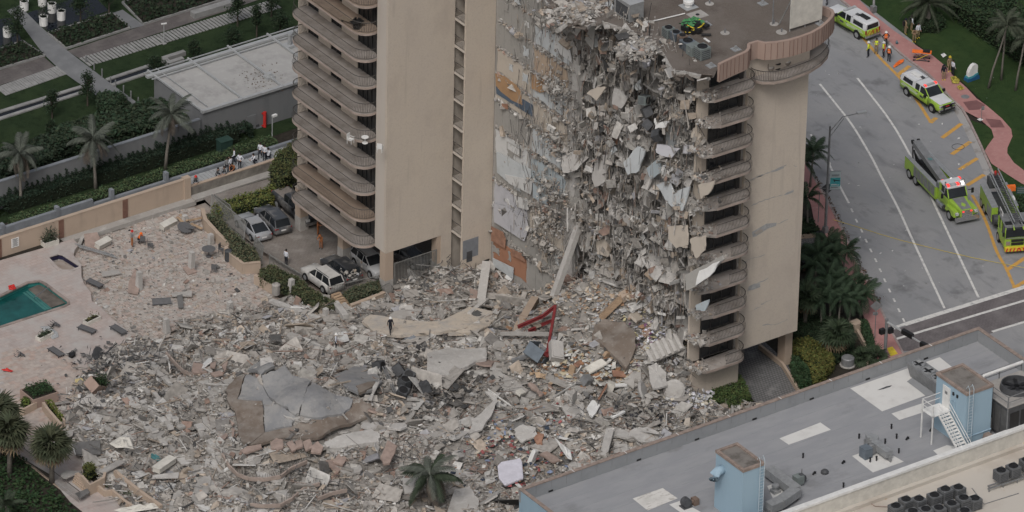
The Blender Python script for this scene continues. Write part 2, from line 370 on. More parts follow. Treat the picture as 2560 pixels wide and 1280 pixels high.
def leaves(name,pos,size,tint,m=None,parent=None,nrm=None,aspect=0.5):
    """small bent leaf faces at pos"""
    n=len(pos);Rm=rotmats(n,0.9)
    q=np.array([(-.5,0,0),(0,-aspect/2,.05),(.5,0,0),(0,aspect/2,.05)])
    v=q[None]*size[:,None,None];v=np.einsum('nij,nkj->nki',Rm,v)+pos[:,None,:]
    f=np.arange(4)[None]+(np.arange(n)*4)[:,None]
    return np_mesh(name,v.reshape(-1,3),f,m or M['leaf'],tint,parent)
def greens(n,base,var=0.35):
    k=rng.uniform(1-var,1+var,(n,1));h=rng.uniform(-.12,.12,(n,1))
    b=np.array(base)[None]*k*1.45;b[:,0:1]*=1+h*2;return np.clip(b,0,1)  # greens lifted in colour, in place of the haze over dark foliage
# ================================================================== SETTING: ground, garden, road
def poly(fn,pts,z=0.0):return[(p.x,p.y)for p in PP(fn,pts,z)]
def flat(name,fn,pts,z,m,label=None,holes=(),parent=None):
    o=sheet(poly(fn,pts,z),[poly(fn,h,z)for h in holes],z,name,m,parent)
    if parent is None:struct(o,label)
    return o
ID=lambda x,y:(x,y)
PIT=[(-52,24.9),(-4,24.9),(-4,-4),(-52,-4)]
struct(sheet([(-3000,-3000),(3000,-3000),(3000,3000),(-3000,3000)],[PIT],-0.06,'ground',M['soil']),'dark soil ground around the site')
pit=struct(MB().box2((-52,-4,-2.2),(-4,24.9,-2.0)).build('pit_floor',M['sand']),'sandy floor below the sunken deck')
struct(MB().box2((-23.5,-3.9,-1.0),(-4.1,24.8,-.76)).build('pit_floor',M['sand']),'sandy bench below the parking edge')

# ---- park garden behind the boundary walls
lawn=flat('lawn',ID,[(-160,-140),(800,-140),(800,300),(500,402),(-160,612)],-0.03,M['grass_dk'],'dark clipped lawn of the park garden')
flat('reflecting_pool',R1,[(150,75),(520,-40),(620,60),(280,185)],0.0,M['water_dark'],'black still reflecting pool in the park')
flat('dark_pool',R1,[(-60,300),(-60,120),(60,100),(130,240),(0,275)],0.0,M['water_dark'],'black reflecting pool beside the stone path')
flat('stone_path',R1,[(40,60),(110,30),(215,135),(380,285),(610,460),(860,640),(870,700),(760,690),(640,590),(550,545),(350,405),(240,300),(130,150)],0.03,M['path'],'grey stone path crossing the park garden')
flat('board_path',R1,[(-60,420),(250,325),(320,385),(-60,505)],0.015,M['boards'],'short arm of the board path beyond the stone path')
flat('board_path',R1,[(385,290),(820,145),(1290,-5),(1420,-60),(1500,-10),(1330,50),(455,335)],0.015,M['boards'],'long board path running along the stepping slabs')
flat('stone_path',R1,[(640,75),(700,55),(825,145),(745,165)],0.02,M['path'],'short stone path between planted beds')
def slab_row(fn,a,b,n):
    A=P(*fn(*a));B=P(*fn(*b))
    mb=MB().box((0,-0.95,0.03),(0.26,1.9,0.07));first=None
    for i in range(n):
        c=A.lerp(B,i/(n-1))
        if first is None:o=mb.build('stepping_slab',M['pale_stone'],lawn);first=o
        else:o=first.copy();COL.objects.link(o)
        o.location=(c.x,c.y,0.0);o.rotation_euler=(0,0,random.uniform(-.02,.02))
slab_row(R1,(460,332),(1540,5),58);slab_row(R1,(-20,500),(318,382),24)
def rill(pts_a,pts_b,label):
    # water channel: two pale stone edges with black water between
    t=thing('water_rill',label,'water channel',P(*R1(*pts_a[0])),world=True)
    for i in(0,1):
        A=P(*R1(*pts_a[i]));
    A,B=P(*R1(*pts_a[0])),P(*R1(*pts_a[1]));C,D=P(*R1(*pts_b[0])),P(*R1(*pts_b[1]))
    MB().add([(A.x,A.y,.0),(C.x,C.y,.0),(D.x,D.y,.0),(B.x,B.y,.0)],[(0,1,2,3)]).build('water',M['water_dark'],t)
    for(p,q)in((A,B),(C,D)):
        MB().bar((p.x,p.y,.05),(q.x,q.y,.05),0.42,0.14).build('stone_edge',M['pale_stone'],t)
rill([(-30,650),(465,498)],[(-30,690),(470,530)],'black water channel with pale stone edges ending at the stone path')
rill([(610,458),(860,375)],[(640,488),(880,408)],'short black water channel between stone path and pavilion')
bt=thing('stone_bench','pale u-shaped stone bench on the lawn','bench',P(*R1(990,350)),world=True)
for a,b in(((930,352),(1055,312)),((960,378),(1045,350)),((935,350),(970,378))):
    p,q=P(*R1(*a)),P(*R1(*b));MB().bar((p.x,p.y,.22),(q.x,q.y,.22+.001*len(bt.children)),0.5,0.45+.002*len(bt.children)).build('block',M['pale_stone'],bt)
def bed(name,pts,label,n,h=0.5):
    pg=poly(R1,pts);t=thing(name,label,'planted bed',(pg[0][0],pg[0][1],0),world=True)
    MB().prism(pg,-.02,.12).build('soil',M['soil'],t)
    MB().wall(pg+[pg[0]],.18,0,.22).build('edging',M['pale_stone'],t)
    ps=inpoly(pg,n);z=rng.uniform(.15,h,n)
    leaves('foliage',np.column_stack([ps,z]),rng.uniform(.25,.5,n),greens(n,(0.013,0.022,0.011)),parent=t).location=tuple(-c for c in t.location)
def inpoly(pg,n):
    pg=np.array(pg);lo,hi=pg.min(0),pg.max(0);out=np.zeros((0,2))
    while len(out)<n:
        c=rng.uniform(lo,hi,(n*2,2));ins=np.zeros(len(c),bool)
        for i in range(len(pg)):
            a,b=pg[i],pg[(i+1)%len(pg)]
            k=(a[1]>c[:,1])!=(b[1]>c[:,1])
            with np.errstate(divide='ignore',invalid='ignore'):
                ins^=k&(c[:,0]<(b[0]-a[0])*(c[:,1]-a[1])/(b[1]-a[1])+a[0])
        out=np.concatenate([out,c[ins]])
    return out[:n]
bed('planted_bed',[(275,195),(640,80),(740,165),(380,282)],'low dark planted bed beside the reflecting pool',900)
bed('planted_bed',[(700,20),(1000,-70),(1290,-2),(820,143)],'large dark planted bed above the board path',1100)
bed('planted_bed',[(-40,300),(130,240),(255,322),(-40,410)],'dark planted bed at the end of the short board path',500)
# garden light pole
t=thing('garden_light','slim white garden light pole on the lawn','lamp post',P(*R1(937,250)))
MB().tube([(0,0,0),(0,0,2.2)],.045).build('pole',M['alu'],t);MB().box((0,0,2.24),(.55,.16,.1),rz=-.3).build('lamp_head',M['white'],t);MB().box((0,0,.04),(.4,.4,.08)).build('base',M['pale_stone'],t)
for k,(x,y)in enumerate([(492,358),(538,398),(583,436),(632,480),(660,500),(706,530),(748,562),(790,598),(829,622)]):
    tag(MB().lathe(P(*R1(x,y)),[(.07,0),(.07,.8),(.05,.84)],8).build('path_bollard',M['grey']),'slim grey light bollard along the stone path','bollard','bollards along the garden path')
tag(MB().box(P(*R1(1230,62))+Vector((0,0,.3)),(5.4,.8,.6)).box(P(*R1(1230,62))+Vector((0,0,.0)),(5.0,.6,.3)).build('stone_bench',M['pale_stone']),'long grey stone bench block beside the board path','bench')

# ---- pavilion (service building) with beamed roof
ZP=3.7
cA,cB,cC,cD=[P(*R1(*p),ZP)for p in((845,437),(1150,640),(1760,445),(1760,145))]
y0,y1=cB.y,cA.y;x0,x1=cB.x,cC.x+8
pav=thing('pavilion','low grey flat-roofed pavilion with pale roof and white roof beams','building',(x0,y0,0),world=True)
MB().box2((x0+.2,y0+.05,0),(x1,y1-.1,ZP-.25)).build('wall',M['greywall'],pav)
MB().box2((x0+.35,y0+.3,ZP-.25),(x1-.1,y1-.3,ZP-.12)).build('roof',M['roof_white'],pav)
for a,b,w,h in(((x0,y0,ZP),(x1,y0,ZP),.35,.25),((x0-.6,y1,ZP),(x1,y1,ZP),.45,.25),((x0-.5,y1+.7,ZP+.05),(x1,y1+.7,ZP+.05),.1,.1),((x0-.5,y1-.8,ZP+.08),(x1,y1-.8,ZP+.08),.12,.1)):
    MB().bar(a,b,w,h).build('roof_beam',M['alu'],pav)
for k in range(7):
    x=x0+.1+k*4.6;MB().bar((x,y0-.1,ZP+.1),(x,y1+.9,ZP+.1),.16,.18).build('cross_beam',M['alu'],pav)
MB().bar((x0+1.0,y0+.5,ZP+.12),(x0+1.0,y1+.8,ZP+.12),.06,.08).build('cross_beam',M['alu'],pav)
c=P(*R1(1655,262),ZP);v=thing('roof_vent','grey flue pipe standing on the pavilion roof','vent',(c.x,c.y,ZP-.12))
MB().lathe((0,0,0),[(.2,0),(.2,1.3),(.28,1.32),(.28,1.5),(.05,1.55)],12).build('pipe',M['steel'],v);MB().box((0,0,.15),(1.1,.9,.3)).build('base',M['alu'],v)
c=P(*R1(1538,440),ZP);v=thing('roof_fan','small square exhaust fan on the pavilion roof','vent',(c.x,c.y,ZP-.12))
MB().box((0,0,.15),(.9,.8,.3)).build('base',M['alu'],v);MB().box((0,0,.42),(.6,.55,.24),taper=.8).build('hood',M['alu'],v)
pos=np.array([(*(P(*R1(x,y),ZP).xy),ZP-.10)for x,y in zip(rng.normal(1490,60,120),rng.normal(450,45,120))])
o=leaves('fallen_leaves',pos,rng.uniform(.1,.3,120),np.tile((0.09,.06,.04),(120,1)),M['leaf']);o['kind']='stuff';o['label']='dry fallen leaves scattered on the pavilion roof';o['category']='leaves'
# door, louvre, hose reel on pavilion front
for nm,(xa,ya,xb,yb),m in(('door',(1410,655,1462,800),'greywall'),('louvre',(1466,730,1505,765),'low_grey'),('louvre',(1466,700,1480,722),'dkgrey')):
    a=PY(*R1(xa,ya+14),y0-.02);b=PY(*R1(xb,yb),y0-.02)
    MB().box2((a.x,y0-.03,max(.1,b.z)),(b.x,y0+.04,a.z)).build(nm,M[m],pav)
a=PY(*R1(1512,640),y0-.2);b=PY(*R1(1512,725),y0-.2)
v=thing('standpipe','red fire standpipe on the grey pavilion wall','standpipe',(a.x,y0-.2,0),world=True)
MB().tube([a,b],.16,8).build('pipe',M['red'],v);MB().box((a.x,y0-.1,a.z-.15),(.5,.12,.14)).box((a.x,y0-.1,b.z+.15),(.5,.12,.14)).build('bracket',M['red'],v)

# ---- long grey boundary wall
a,b=P(-60,476,3.0),P(501,297.6,3.0)
gw=thing('boundary_wall','long tall grey wall between park garden and hedge','wall',(a.x,b.y,0),world=True)
MB().box2((a.x,b.y,0),(b.x,b.y+.3,2.9)).build('wall',M['greywall'],gw);MB().box2((a.x-.01,b.y-.04,2.9),(b.x+.01,b.y+.34,3.0)).build('coping',M['low_grey'],gw)
YGW=b.y
# low grey wall behind the tan wall, in two heights
zl=1.5
p1_,p2_=P(-60,588,zl),P(233,499,zl);p3_=P(740,325,1.0)
lw=thing('low_wall','low blue-grey wall with posts behind the tan wall','wall',(p1_.x,p1_.y,0),world=True)
MB().box2((p1_.x,p2_.y,0),(p2_.x,p2_.y+.35,zl)).build('wall',M['low_grey'],lw)
MB().box2((p2_.x,p2_.y+.02,0),(p3_.x,p2_.y+.37,.98)).build('wall',M['low_grey'],lw)
YLW=p2_.y
for x,y in((333,1190),(645,1095),(956,998)):
    c=PY(*R1(x,y),YLW-.1);MB().box((c.x,YLW+.16,.95),(.34,.5,1.9)).build('post',M['low_grey'],lw)
for x,y in((20,590),):
    c=PY(x*.45,570,YLW-.1);MB().box((c.x,YLW+.16,.95),(.34,.5,1.9)).build('post',M['low_grey'],lw)
# tan boundary wall
YT=25.4;ZT=1.95
ta,tb=-32.0,PY(464,460,YT).x
tw=thing('tan_wall','tan rendered boundary wall with brown pilasters behind the pool deck','wall',(ta,YT,0),world=True)
MB().box2((ta,YT,-.4),(tb,YT+.3,ZT)).build('wall',M['tan'],tw);MB().box2((ta,YT-.04,ZT),(tb,YT+.34,ZT+.1)).build('coping',M['tan'],tw)
for(x,y)in((-2,610),(154,570),(314,525)):
    c=PY(x,y,YT-.1);MB().box((c.x,YT-.02,ZT/2),(.52,.14,ZT-.01)).build('pilaster',M['brown'],tw)
MB().box((tb+.15,YT+.12,.85),(.7,.6,2.7)).build('pier',M['tan'],tw)
c=PY(*R6(115,385),YT-.05);sg=thing('notice_board','white rules notice board with small print on the tan wall','sign',(c.x,YT,0),world=True)
MB().box((c.x,YT-.05,c.z),(.82,.05,.95)).build('panel',M['white'],sg)
for k in range(11):MB().box((c.x,YT-.08,c.z+.4-k*.075),(.62-.1*(k%3),.01,.025)).build('text_line',M['dkgrey'],sg)
# lower dirty wall to the right with the bench-like ledge
tr=thing('broken_wall','dirty low end of the tan wall with scraped base','wall',(tb,YT,0),world=True)
xr=PY(690,425,YT).x
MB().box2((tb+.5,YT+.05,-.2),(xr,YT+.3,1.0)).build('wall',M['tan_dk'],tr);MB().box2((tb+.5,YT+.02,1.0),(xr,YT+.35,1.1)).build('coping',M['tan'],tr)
MB().box2((tb+.5,YT-.9,-.2),(xr+1,YT+.02,.1)).build('base',M['concrete'],tr)
# boardwalk between the two walls
bw=struct(MB().box2((ta,YT+.3,-.05),(xr+6,YLW,.68)).build('boardwalk',M['pale_stone']),'raised pale boardwalk between tan wall and low wall')
pl=MB().box((0,0,0),(.34,YLW-YT-.4,.05));first=None
for k in range(30):
    o=pl.build('plank',M['alu'],bw)if first is None else first.copy()
    if first is None:first=o
    else:COL.objects.link(o)
    o.location=(tb+.6+k*.4,(YT+YLW)/2+.15,.705)
ZBW=.73

# ---- road, pavements, markings
road=flat('road',ID,[(1800,-260),(2130,-40),(2250,60),(2420,290),(2500,450),(2580,560),(2900,560),(2900,1000),(2500,1040),(2170,860),(2060,650),(2000,520),(1990,300),(1900,100)],0.0,M['asphalt'],'pale worn asphalt avenue with curved lane lines')
curbR=[R5(*p)for p in((150,-190),(300,-20),(400,60),(480,130),(590,230),(690,330),(780,405),(900,490),(1000,590),(1060,660),(1135,730),(1190,830),(1250,955),(1310,1090),(1345,1170),(1400,1290),(1500,1500))]
pink_r=[R5(*p)for p in((1560,1145),(1480,1085),(1435,1020),(1437,985),(1470,910),(1462,860),(1400,790),(1300,705),(1230,655),(1160,580),(1085,515),(1035,450),(940,372),(800,285),(680,205),(540,92),(430,-20),(300,-150))]
isl=[R5(*p)for p in((1190,830),(1155,742),(1250,792),(1330,862),(1346,915),(1300,978),(1285,1005))]
lawnr=flat('grass_verge',ID,[R5(*p)for p in((300,-260),(430,-20),(1035,450),(1300,705),(1480,900),(1190,800),(1345,1170),(1500,1500),(2100,1500),(2100,-260))],0.045,M['grass'],'green grass verge beside the avenue')
pav1=[R5(*p)for p in((150,-190),(300,-20),(400,60),(480,130),(590,230),(690,330),(780,405),(900,490),(1000,590),(1060,660),(1135,730),(1155,742),(1250,792),(1330,862),(1346,915),(1300,978),(1285,1005),(1330,1090),(1440,1165),(1530,1222),(1600,1260),(1700,1230))]
flat('pavement',ID,pav1+pink_r,0.10,M['pink'],'pink concrete pavement winding along the grass verge')
MB_k=MB().wall(poly(ID,curbR),.22,-.02,.13)
struct(MB_k.build('kerb',M['kerb']),'pale kerb along the far side of the avenue')
gut=[(p[0]-9,p[1]+4)for p in curbR[8:]]
struct(MB().band(poly(ID,gut),.42,.012).build('gutter',M['gutter']),'stained concrete gutter beside the kerb')
flat('wet_patch',R5,[(1140,680),(1230,668),(1290,700),(1250,730),(1180,735)],0.106,M['pink_wet'],'wet dark patch on the pink pavement')
flat('wet_patch',R5,[(1290,790),(1390,800),(1420,850),(1330,850)],0.107,M['pink_wet'],'wet dark patch at the bend of the pink pavement')
c=P(*R5(1155,645),.1);tag(MB().lathe((c.x,c.y,.1),[(.42,0),(.42,.02),(.3,.025)],18).build('manhole_cover',M['grey']),'round grey manhole cover in the pink pavement','manhole cover')
# left pavement
ledge=[S2(*p)for p in((-60,60),(20,180),(60,250),(130,370),(190,480),(250,600),(310,740),(370,850),(430,970),(490,1100),(560,1230),(640,1400))]
flat('pavement',ID,ledge+[S2(*p)for p in((440,1400),(420,1230),(360,1060),(290,900),(240,760),(180,640),(110,600),(80,520),(60,420),(20,330),(-80,200))],0.10,M['pink'],'pink pavement with leaf litter beside the tower garden')
struct(MB().wall(poly(ID,ledge),.2,-.02,.13).build('kerb',M['kerb']),'pale kerb along the tower side of the avenue')
n=420;i=rng.integers(0,8,n);tt=rng.uniform(0,1,n);L=np.array(ledge);q=L[i+1]*tt[:,None]+L[i]*(1-tt[:,None])+rng.normal(0,3.0,(n,2))+np.array([5,0])
lp=np.array([tuple(P(a,b,.02))for a,b in q]);lp[:,2]=.15
o=leaves('leaf_litter',lp,rng.uniform(.12,.35,n),np.tile((0.13,.085,.06),(n,1))*rng.uniform(.5,1.3,(n,1)));o['kind']='stuff';o['label']='brown leaf litter along the kerb';o['category']='leaves'
# markings
def smooth_path(q,n=4):
    out=[]
    for i in range(len(q)-1):
        p0,p1,p2,p3=[Vector(q[max(0,min(len(q)-1,k))])for k in(i-1,i,i+1,i+2)]
        for j in range(n):
            t=j/n;out.append(tuple(.5*(2*p1+(p2-p0)*t+(2*p0-5*p1+4*p2-p3)*t*t+(3*p1-p0-3*p2+p3)*t**3)))
    return out+[tuple(q[-1])]
def mark(name,fn,pts,w,m,label,z=.012):
    q=poly(fn,pts)
    return struct(MB().band(smooth_path(q)if len(q)>2 else q,w,z).build(name,m),label)
mark('lane_line',ID,[R5(185,560),R5(290,690),R5(400,832),R5(520,1030),S2(450,270),S2(540,440),S2(620,615),S2(797,995)],.11,M['white_line'],'solid white lane line curving down the avenue')
mark('lane_line',ID,[R5(435,520),R5(530,640),R5(640,785),R5(740,945),S2(690,310),S2(760,460),S2(850,650),S2(985,935)],.11,M['white_line'],'solid white lane line passing under the tow truck')
mark('lane_line',ID,[R5(255,1095),S2(150,175),S2(220,320),S2(270,415)],.10,M['white_line'],'short solid white line near the lamp post')
fd=None
for k,(x,y)in enumerate([(-30,10),(65,45),(287,455),(312,512),(340,567),(365,622),(391,676),(418,730),(443,785),(468,841),(494,897),(520,950),(546,1006),(572,1060)]):
    mark('lane_dash',ID,[S2(x-5,y-10),S2(x+5,y+10)],.09,M['white_line'],'short white dash of the dotted lane line')
oline=[R5(*p)for p in((300,70),(420,190),(530,320),(600,400),(700,500),(780,595),(850,695),(890,760),(925,815))]
mark('edge_line',ID,oline,.16,M['orange_line'],'worn orange edge line beside the rescue pickups')
mark('edge_line',ID,[S2(950,370),S2(1000,460),S2(1035,540),S2(1085,680),S2(1140,780),S2(1183,880)],.15,M['orange_line'],'orange edge line running under the ladder truck')
for a,b in(((785,440),(705,500)),((962,785),(922,820)),((1130,825),(1000,920)),((1190,945),(1065,1030)),((1237,1055),(1115,1132)),((1282,1165),(1165,1238))):
    mark('hatch_bar',R5,[a,b],.22,M['orange_line'],'diagonal orange hatch bar on the road shoulder',.013)
for a,b in(((1245,715),(1145,782)),((1260,835),(1178,885))):
    mark('hatch_bar',S2,[a,b],.22,M['orange_line'],'diagonal orange hatch bar on the road shoulder',.013)
flat('brick_crossing',S2,[(500,1120),(1240,885),(1500,800),(1500,880),(1240,960),(1240,1075),(1000,1150),(900,1230),(560,1230)],.008,M['asphalt_dk'],'dark brick band of the pedestrian crossing')
for k,(a,b,w)in enumerate((((575,1085),(1420,822),.28),((530,1165),(1420,898),.16),((1060,1125),(1420,1015),.16),((500,1110),(590,1078),.2))):
    mark('crossing_line',S2,[a,b],w,M['white_line'],'wide white line of the pedestrian crossing',.016+.002*k)
tag(MB().tube([P(*S2(180,505),.5),P(*S2(300,540),.12),P(*S2(440,585),.06),P(*S2(560,620),.06),P(*S2(800,680),.07),P(*S2(950,715),.07),P(*S2(1100,745),.1),P(*S2(1260,775),.5)],.022,4).build('caution_tape',M['yellow']),'yellow caution tape stretched across the avenue','tape')
tag(MB().wall([(P(*R5(1108,980)).x+.6*math.cos(k*.35),P(*R5(1108,980)).y+.6*math.sin(k*.35))for k in range(18)],.05,.014,.03,closed=True).build('oil_ring',M['dkgrey']),'dark round ring mark on the shoulder','stain')
pos=np.array([tuple(P(a,b,.02))for a,b in zip(rng.uniform(2000,2500,60),rng.uniform(150,800,60))]);pos=pos[(pos[:,0]>36)]
o=leaves('road_litter',pos+np.array([0,0,.02]),rng.uniform(.1,.4,len(pos)),np.tile((.55,.55,.54),(len(pos),1)));o['kind']='stuff';o['label']='scraps of white paper blown over the road';o['category']='litter'
flat('tower_garden_soil',ID,[(1960,500),(2010,420),(2060,600),(2110,620),(2180,840),(2250,900),(2260,960),(2100,1060),(1900,1020),(1960,900)],.03,M['soil'],'dark planting soil beside the tower')
# ================================================================== TOWERS
ZS,FH,NF=4.4,2.78,11  # soffit, storey height, storeys above it
ZR=ZS+FH*NF  # roof slab, about 35 m
def srail(path,z,name='railing',parent=None,step=.15,bulge=.16,h=1.02,m=None):
    """railing with S-curved bars along a plan path (outward on the right-hand side)"""
    mb=MB();pts=[Vector((p[0],p[1]))for p in path]
    L=[0]
    for i in range(1,len(pts)):L.append(L[-1]+(pts[i]-pts[i-1]).length)
    def at(s):
        for i in range(1,len(pts)):
            if s<=L[i]or i==len(pts)-1:
                t=(s-L[i-1])/max(1e-6,L[i]-L[i-1]);d=(pts[i]-pts[i-1]).normalized();return pts[i-1].lerp(pts[i],t),Vector((d.y,-d.x))
    top=[];
    n=max(3,int(L[-1]/.45))
    for i in range(n+1):
        p,nr=at(L[-1]*i/n);top.append((p.x,p.y,z+h))
    mb.tube(top,.042,4);mb.tube([(a,b,z+.1)for a,b,c in top],.022,4)
    k=int(L[-1]/step)
    for i in range(k+1):
        p,nr=at(L[-1]*i/k);prof=[(0,.1),(bulge*.9,.24),(bulge,.42),(bulge*.15,.66),(0,h)]
        vs=[];d=Vector((nr.y,-nr.x))*.017
        for o_,zz in prof:
            q=p+nr*o_;vs+=[(q.x-d.x,q.y-d.y,z+zz),(q.x+d.x,q.y+d.y,z+zz)]
        mb.add(vs,[(2*j,2*j+1,2*j+3,2*j+2)for j in range(len(prof)-1)])
    return mb.build(name,m or M['rail'],parent)
def arc(cx,cy,rx,ry,a0,a1,n=8):return[(cx+rx*math.cos(rad(a0+(a1-a0)*i/n)),cy+ry*math.sin(rad(a0+(a1-a0)*i/n)))for i in range(n+1)]

# ---- east tower (stands intact)
et=thing('apartment_tower','intact cream tower with curved bronze-railed balconies on stilts','building',(0,0,0),world=True)
YN,YF,XW=1.75,15.2,7.05
MB().box2((-.35,0,ZS),(XW,0.3,ZR+1.5)).build('end_wall',M['cream'],et)
MB().box2((-.36,.3,ZS),(-.05,YN,ZR+1.5)).build('fin_wall',M['cream_light'],et)
MB().box2((5.9,-.002,0),(XW,.3,ZS)).build('wall',M['cream'],et)
MB().box2((.45,.3,ZS),(XW-.1,YF,ZR)).build('core',M['cream'],et)
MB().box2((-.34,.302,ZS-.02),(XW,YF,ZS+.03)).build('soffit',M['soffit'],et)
plan=[(-.05,YN)]+arc(-.75,3.2,1.4,1.5,290,180,8)+arc(-1.1,12.3,1.05,1.5,180,80,7)+[(.4,13.75),(.4,YN)]
rail_path=arc(-.75,3.2,1.34,1.44,305,180,9)+arc(-1.1,12.3,.99,1.44,180,75,8)+[(.2,13.68)]
rail_path=rail_path[::-1]  # outward on the right
wall_segs=[(1.75,5.4,'glass'),(5.4,8.0,'wall'),(8.0,9.8,'glass'),(9.8,11.8,'wall'),(11.8,13.6,'glass'),(13.6,YF,'wall')]
slab_me=MB().prism(plan,-.2,0);rail0=None;glass0={}
for fl in range(NF):
    z=ZS+fl*FH
    s=slab_me.build('balcony_slab',M['balc_tan']if fl in(1,8,9)else M['balc_floor'],et);s.location.z=z+.25
    edge=MB().wall(plan[:-2],.05,-.24,-.02).build('slab_edge',M['slab_edge'],s);
    if rail0 is None:rail0=srail(rail_path,0,parent=s)
    else:r=rail0.copy();COL.objects.link(r);r.parent=s
    for k,(a,b,kd)in enumerate(wall_segs):
        if kd=='wall':
            w=MB().box2((-.02,a,z+.05),(.5,b,z+FH+.05)).build('wall_panel',M['cream'],et)
        else:
            w=MB().box2((.12,a,z+.05),(.46,b,z+FH+.05)).build('window',M['glass'],et)
            fr=MB();n=max(2,int((b-a)/.62))
            for j in range(n+1):fr.box((.09,a+(b-a)*j/n,z+FH/2+.1),(.08,.07,FH-.1))
            fr.box((.09,(a+b)/2,z+FH-.25),(.09,b-a,.12))
            f=fr.build('frame',M['frame'],w);f.location=(0,0,0)
# stilts
for k,(x,y)in enumerate(((.1,.45),(.15,7.5),(.1,14.6),(5.95,.5),(6,7.5),(6,14))):
    MB().box2((x-.45,y-.44+.31*0,1.45),(x+.45,y+.44,ZS-.02)).build('column',M['brown']if 0 else M['tan'],et)
    MB().box2((x-.47,y-.46,-.2),(x+.47,y+.46,1.45)).build('column_base',M['concrete'],et)
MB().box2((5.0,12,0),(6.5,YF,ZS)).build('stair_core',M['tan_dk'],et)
# recessed balconies between the two blocks
XE,YFIN=10.5,-1.6
fl_s=MB().box2((XW+.02,YFIN+.15,-.18),(9.9,.3,0));r0=None
for fl in range(NF):
    z=ZS+fl*FH+.2
    s=fl_s.build('balcony_slab',M['cream_light'],et);s.location.z=z
    if r0 is None:r0=srail([(XW+.12,.2),(XW+.12,YFIN+.2)],0,parent=s,step=.11)
    else:r=r0.copy();COL.objects.link(r);r.parent=s
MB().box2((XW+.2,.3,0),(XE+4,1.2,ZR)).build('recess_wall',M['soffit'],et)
# furniture on the balconies
def chair_mesh(m,rail=False):
    mb=MB().box((0,0,.42),(.5,.5,.05)).box((0,.24,.72),(.5,.05,.55))
    for sx in(-.22,.22):
        for sy in(-.22,.22):mb.box((sx,sy,.2),(.045,.045,.42))
        mb.box((sx*1.1,0,.62),(.045,.48,.04));mb.box((sx*1.1,-.22,.52),(.04,.04,.2))
    return mb
def chair(loc,rz,m,label,group=None,nm='chair'):
    t=thing(nm,label,'chair',loc,rz,group)
    MB().box((0,0,.42),(.5,.5,.05)).build('seat',m,t);MB().box((0,.25,.72),(.48,.05,.52)).build('backrest',m,t)
    for sx in(-.22,.22):
        for sy in(-.22,.22):MB().box((sx,sy,.2),(.045,.045,.4)).build('leg',m,t)
        MB().box((sx*1.15,0,.62),(.045,.5,.04)).build('armrest',m,t)
    return t
def table(loc,r,h,m,label,round_=True,nm='table',rot=None):
    t=thing(nm,label,'table',loc)
    if rot:t.rotation_euler=rot
    if round_:MB().lathe((0,0,h),[(r,0),(r,.04)],18).build('table_top',m,t)
    else:MB().box((0,0,h),(r*2,r*1.2,.05)).build('table_top',m,t)
    MB().tube([(0,0,0),(0,0,h)],.05,8).build('leg',m,t);MB().lathe((0,0,0),[(.28,0),(.28,.04)],12).build('base',m,t)
    return t
def bz(fl):return ZS+fl*FH+.25
def onb(px,py,fl):return P(px,py,bz(fl))
M['tan_fab']=mat('tan_fabric',(.30,.24,.18),.9,.1,3)
for(x,y,fl,kd)in((225,215,8,'lounge'),(345,285,8,'table'),(285,262,8,'chair'),(370,330,8,'chair'),(432,375,8,'tableb'),(460,405,8,'chair'),):
    p=onb(*R2(x,y+12),fl);p.x=min(max(p.x,-1.6),.4);p.y=min(max(p.y,3.2),11.5)
    if kd=='chair':chair(p,random.uniform(0,6),M['black'],'dark balcony chair on the crowded upper balcony','dark chairs on the crowded balcony')
    elif kd=='table':table(p,.5,.7,M['white'],'white-topped table on the crowded balcony',False)
    elif kd=='tableb':table(p,.6,.72,M['black'],'dark square table on the crowded balcony',False)
    else:
        t=thing('lounger','tan cushioned lounger on the crowded balcony','lounger',p,-1.2);MB().box((0,0,.34),(1.7,.6,.14)).build('cushion',M['tan_fab'],t)
        for sx in(-.7,.7):MB().box((sx,0,.14),(.06,.5,.28)).build('leg',M['black'],t)
for(x,y,rz,l)in((430,20,.4,'red-cushioned chair at the top balcony, by the railing'),(485,62,2.2,'red-cushioned chair at the top balcony, near the glass')):
    p=onb(*R2(x,y+14),10);p.x=min(max(p.x,-1.5),.5);p.y=min(max(p.y,2.8),11);t=chair(p,rz,M['black'],l);MB().box((0,0,.49),(.46,.46,.09)).build('cushion',mat('red_cushion',(.28,.05,.04),.9),t)
p=onb(*R2(497,975),4);p.x=max(p.x,-1.7);t=table(p,.34,.6,M['white'],'round white table on a lower curved balcony')
p=onb(*R2(592,1035),4);p.x=max(p.x,-1.5);chair(p,2.4,M['white'],'white garden chair beside the balcony end')
p=onb(*R2(470,955),4);p.x=min(p.x,.4);chair(p,.4,M['white'],'white garden chair near the round white table')

# ---- fin wall and west block
wb=thing('damaged_tower','torn cream tower with exposed rooms, brown roof and broken balconies','building',(XE,YFIN,0),world=True)
MB().box2((XW+.12,YFIN,0),(XE-.03,YFIN+.25,ZR+1.4)).build('fin_wall',M['cream'],wb)
for(a,b,c2,d,m)in(((105,455),(210,550),0,0,'low_grey'),((130,530),(168,590),0,0,'dkgrey')):
    pa=PY(*R8(*a),YFIN-.02);pb=PY(*R8(*b),YFIN-.02);MB().box2((pa.x,YFIN-.015-.01*(m=='dkgrey'),pb.z),(pb.x,YFIN+.05,pa.z)).build('wall_patch',M[m],wb)
pa=PY(*R8(240,590),YFIN);pb=PY(*R8(285,700),YFIN);MB().box2((pa.x,YFIN-.02,0),(pb.x,YFIN+.1,pa.z)).build('door',M['black'],wb)
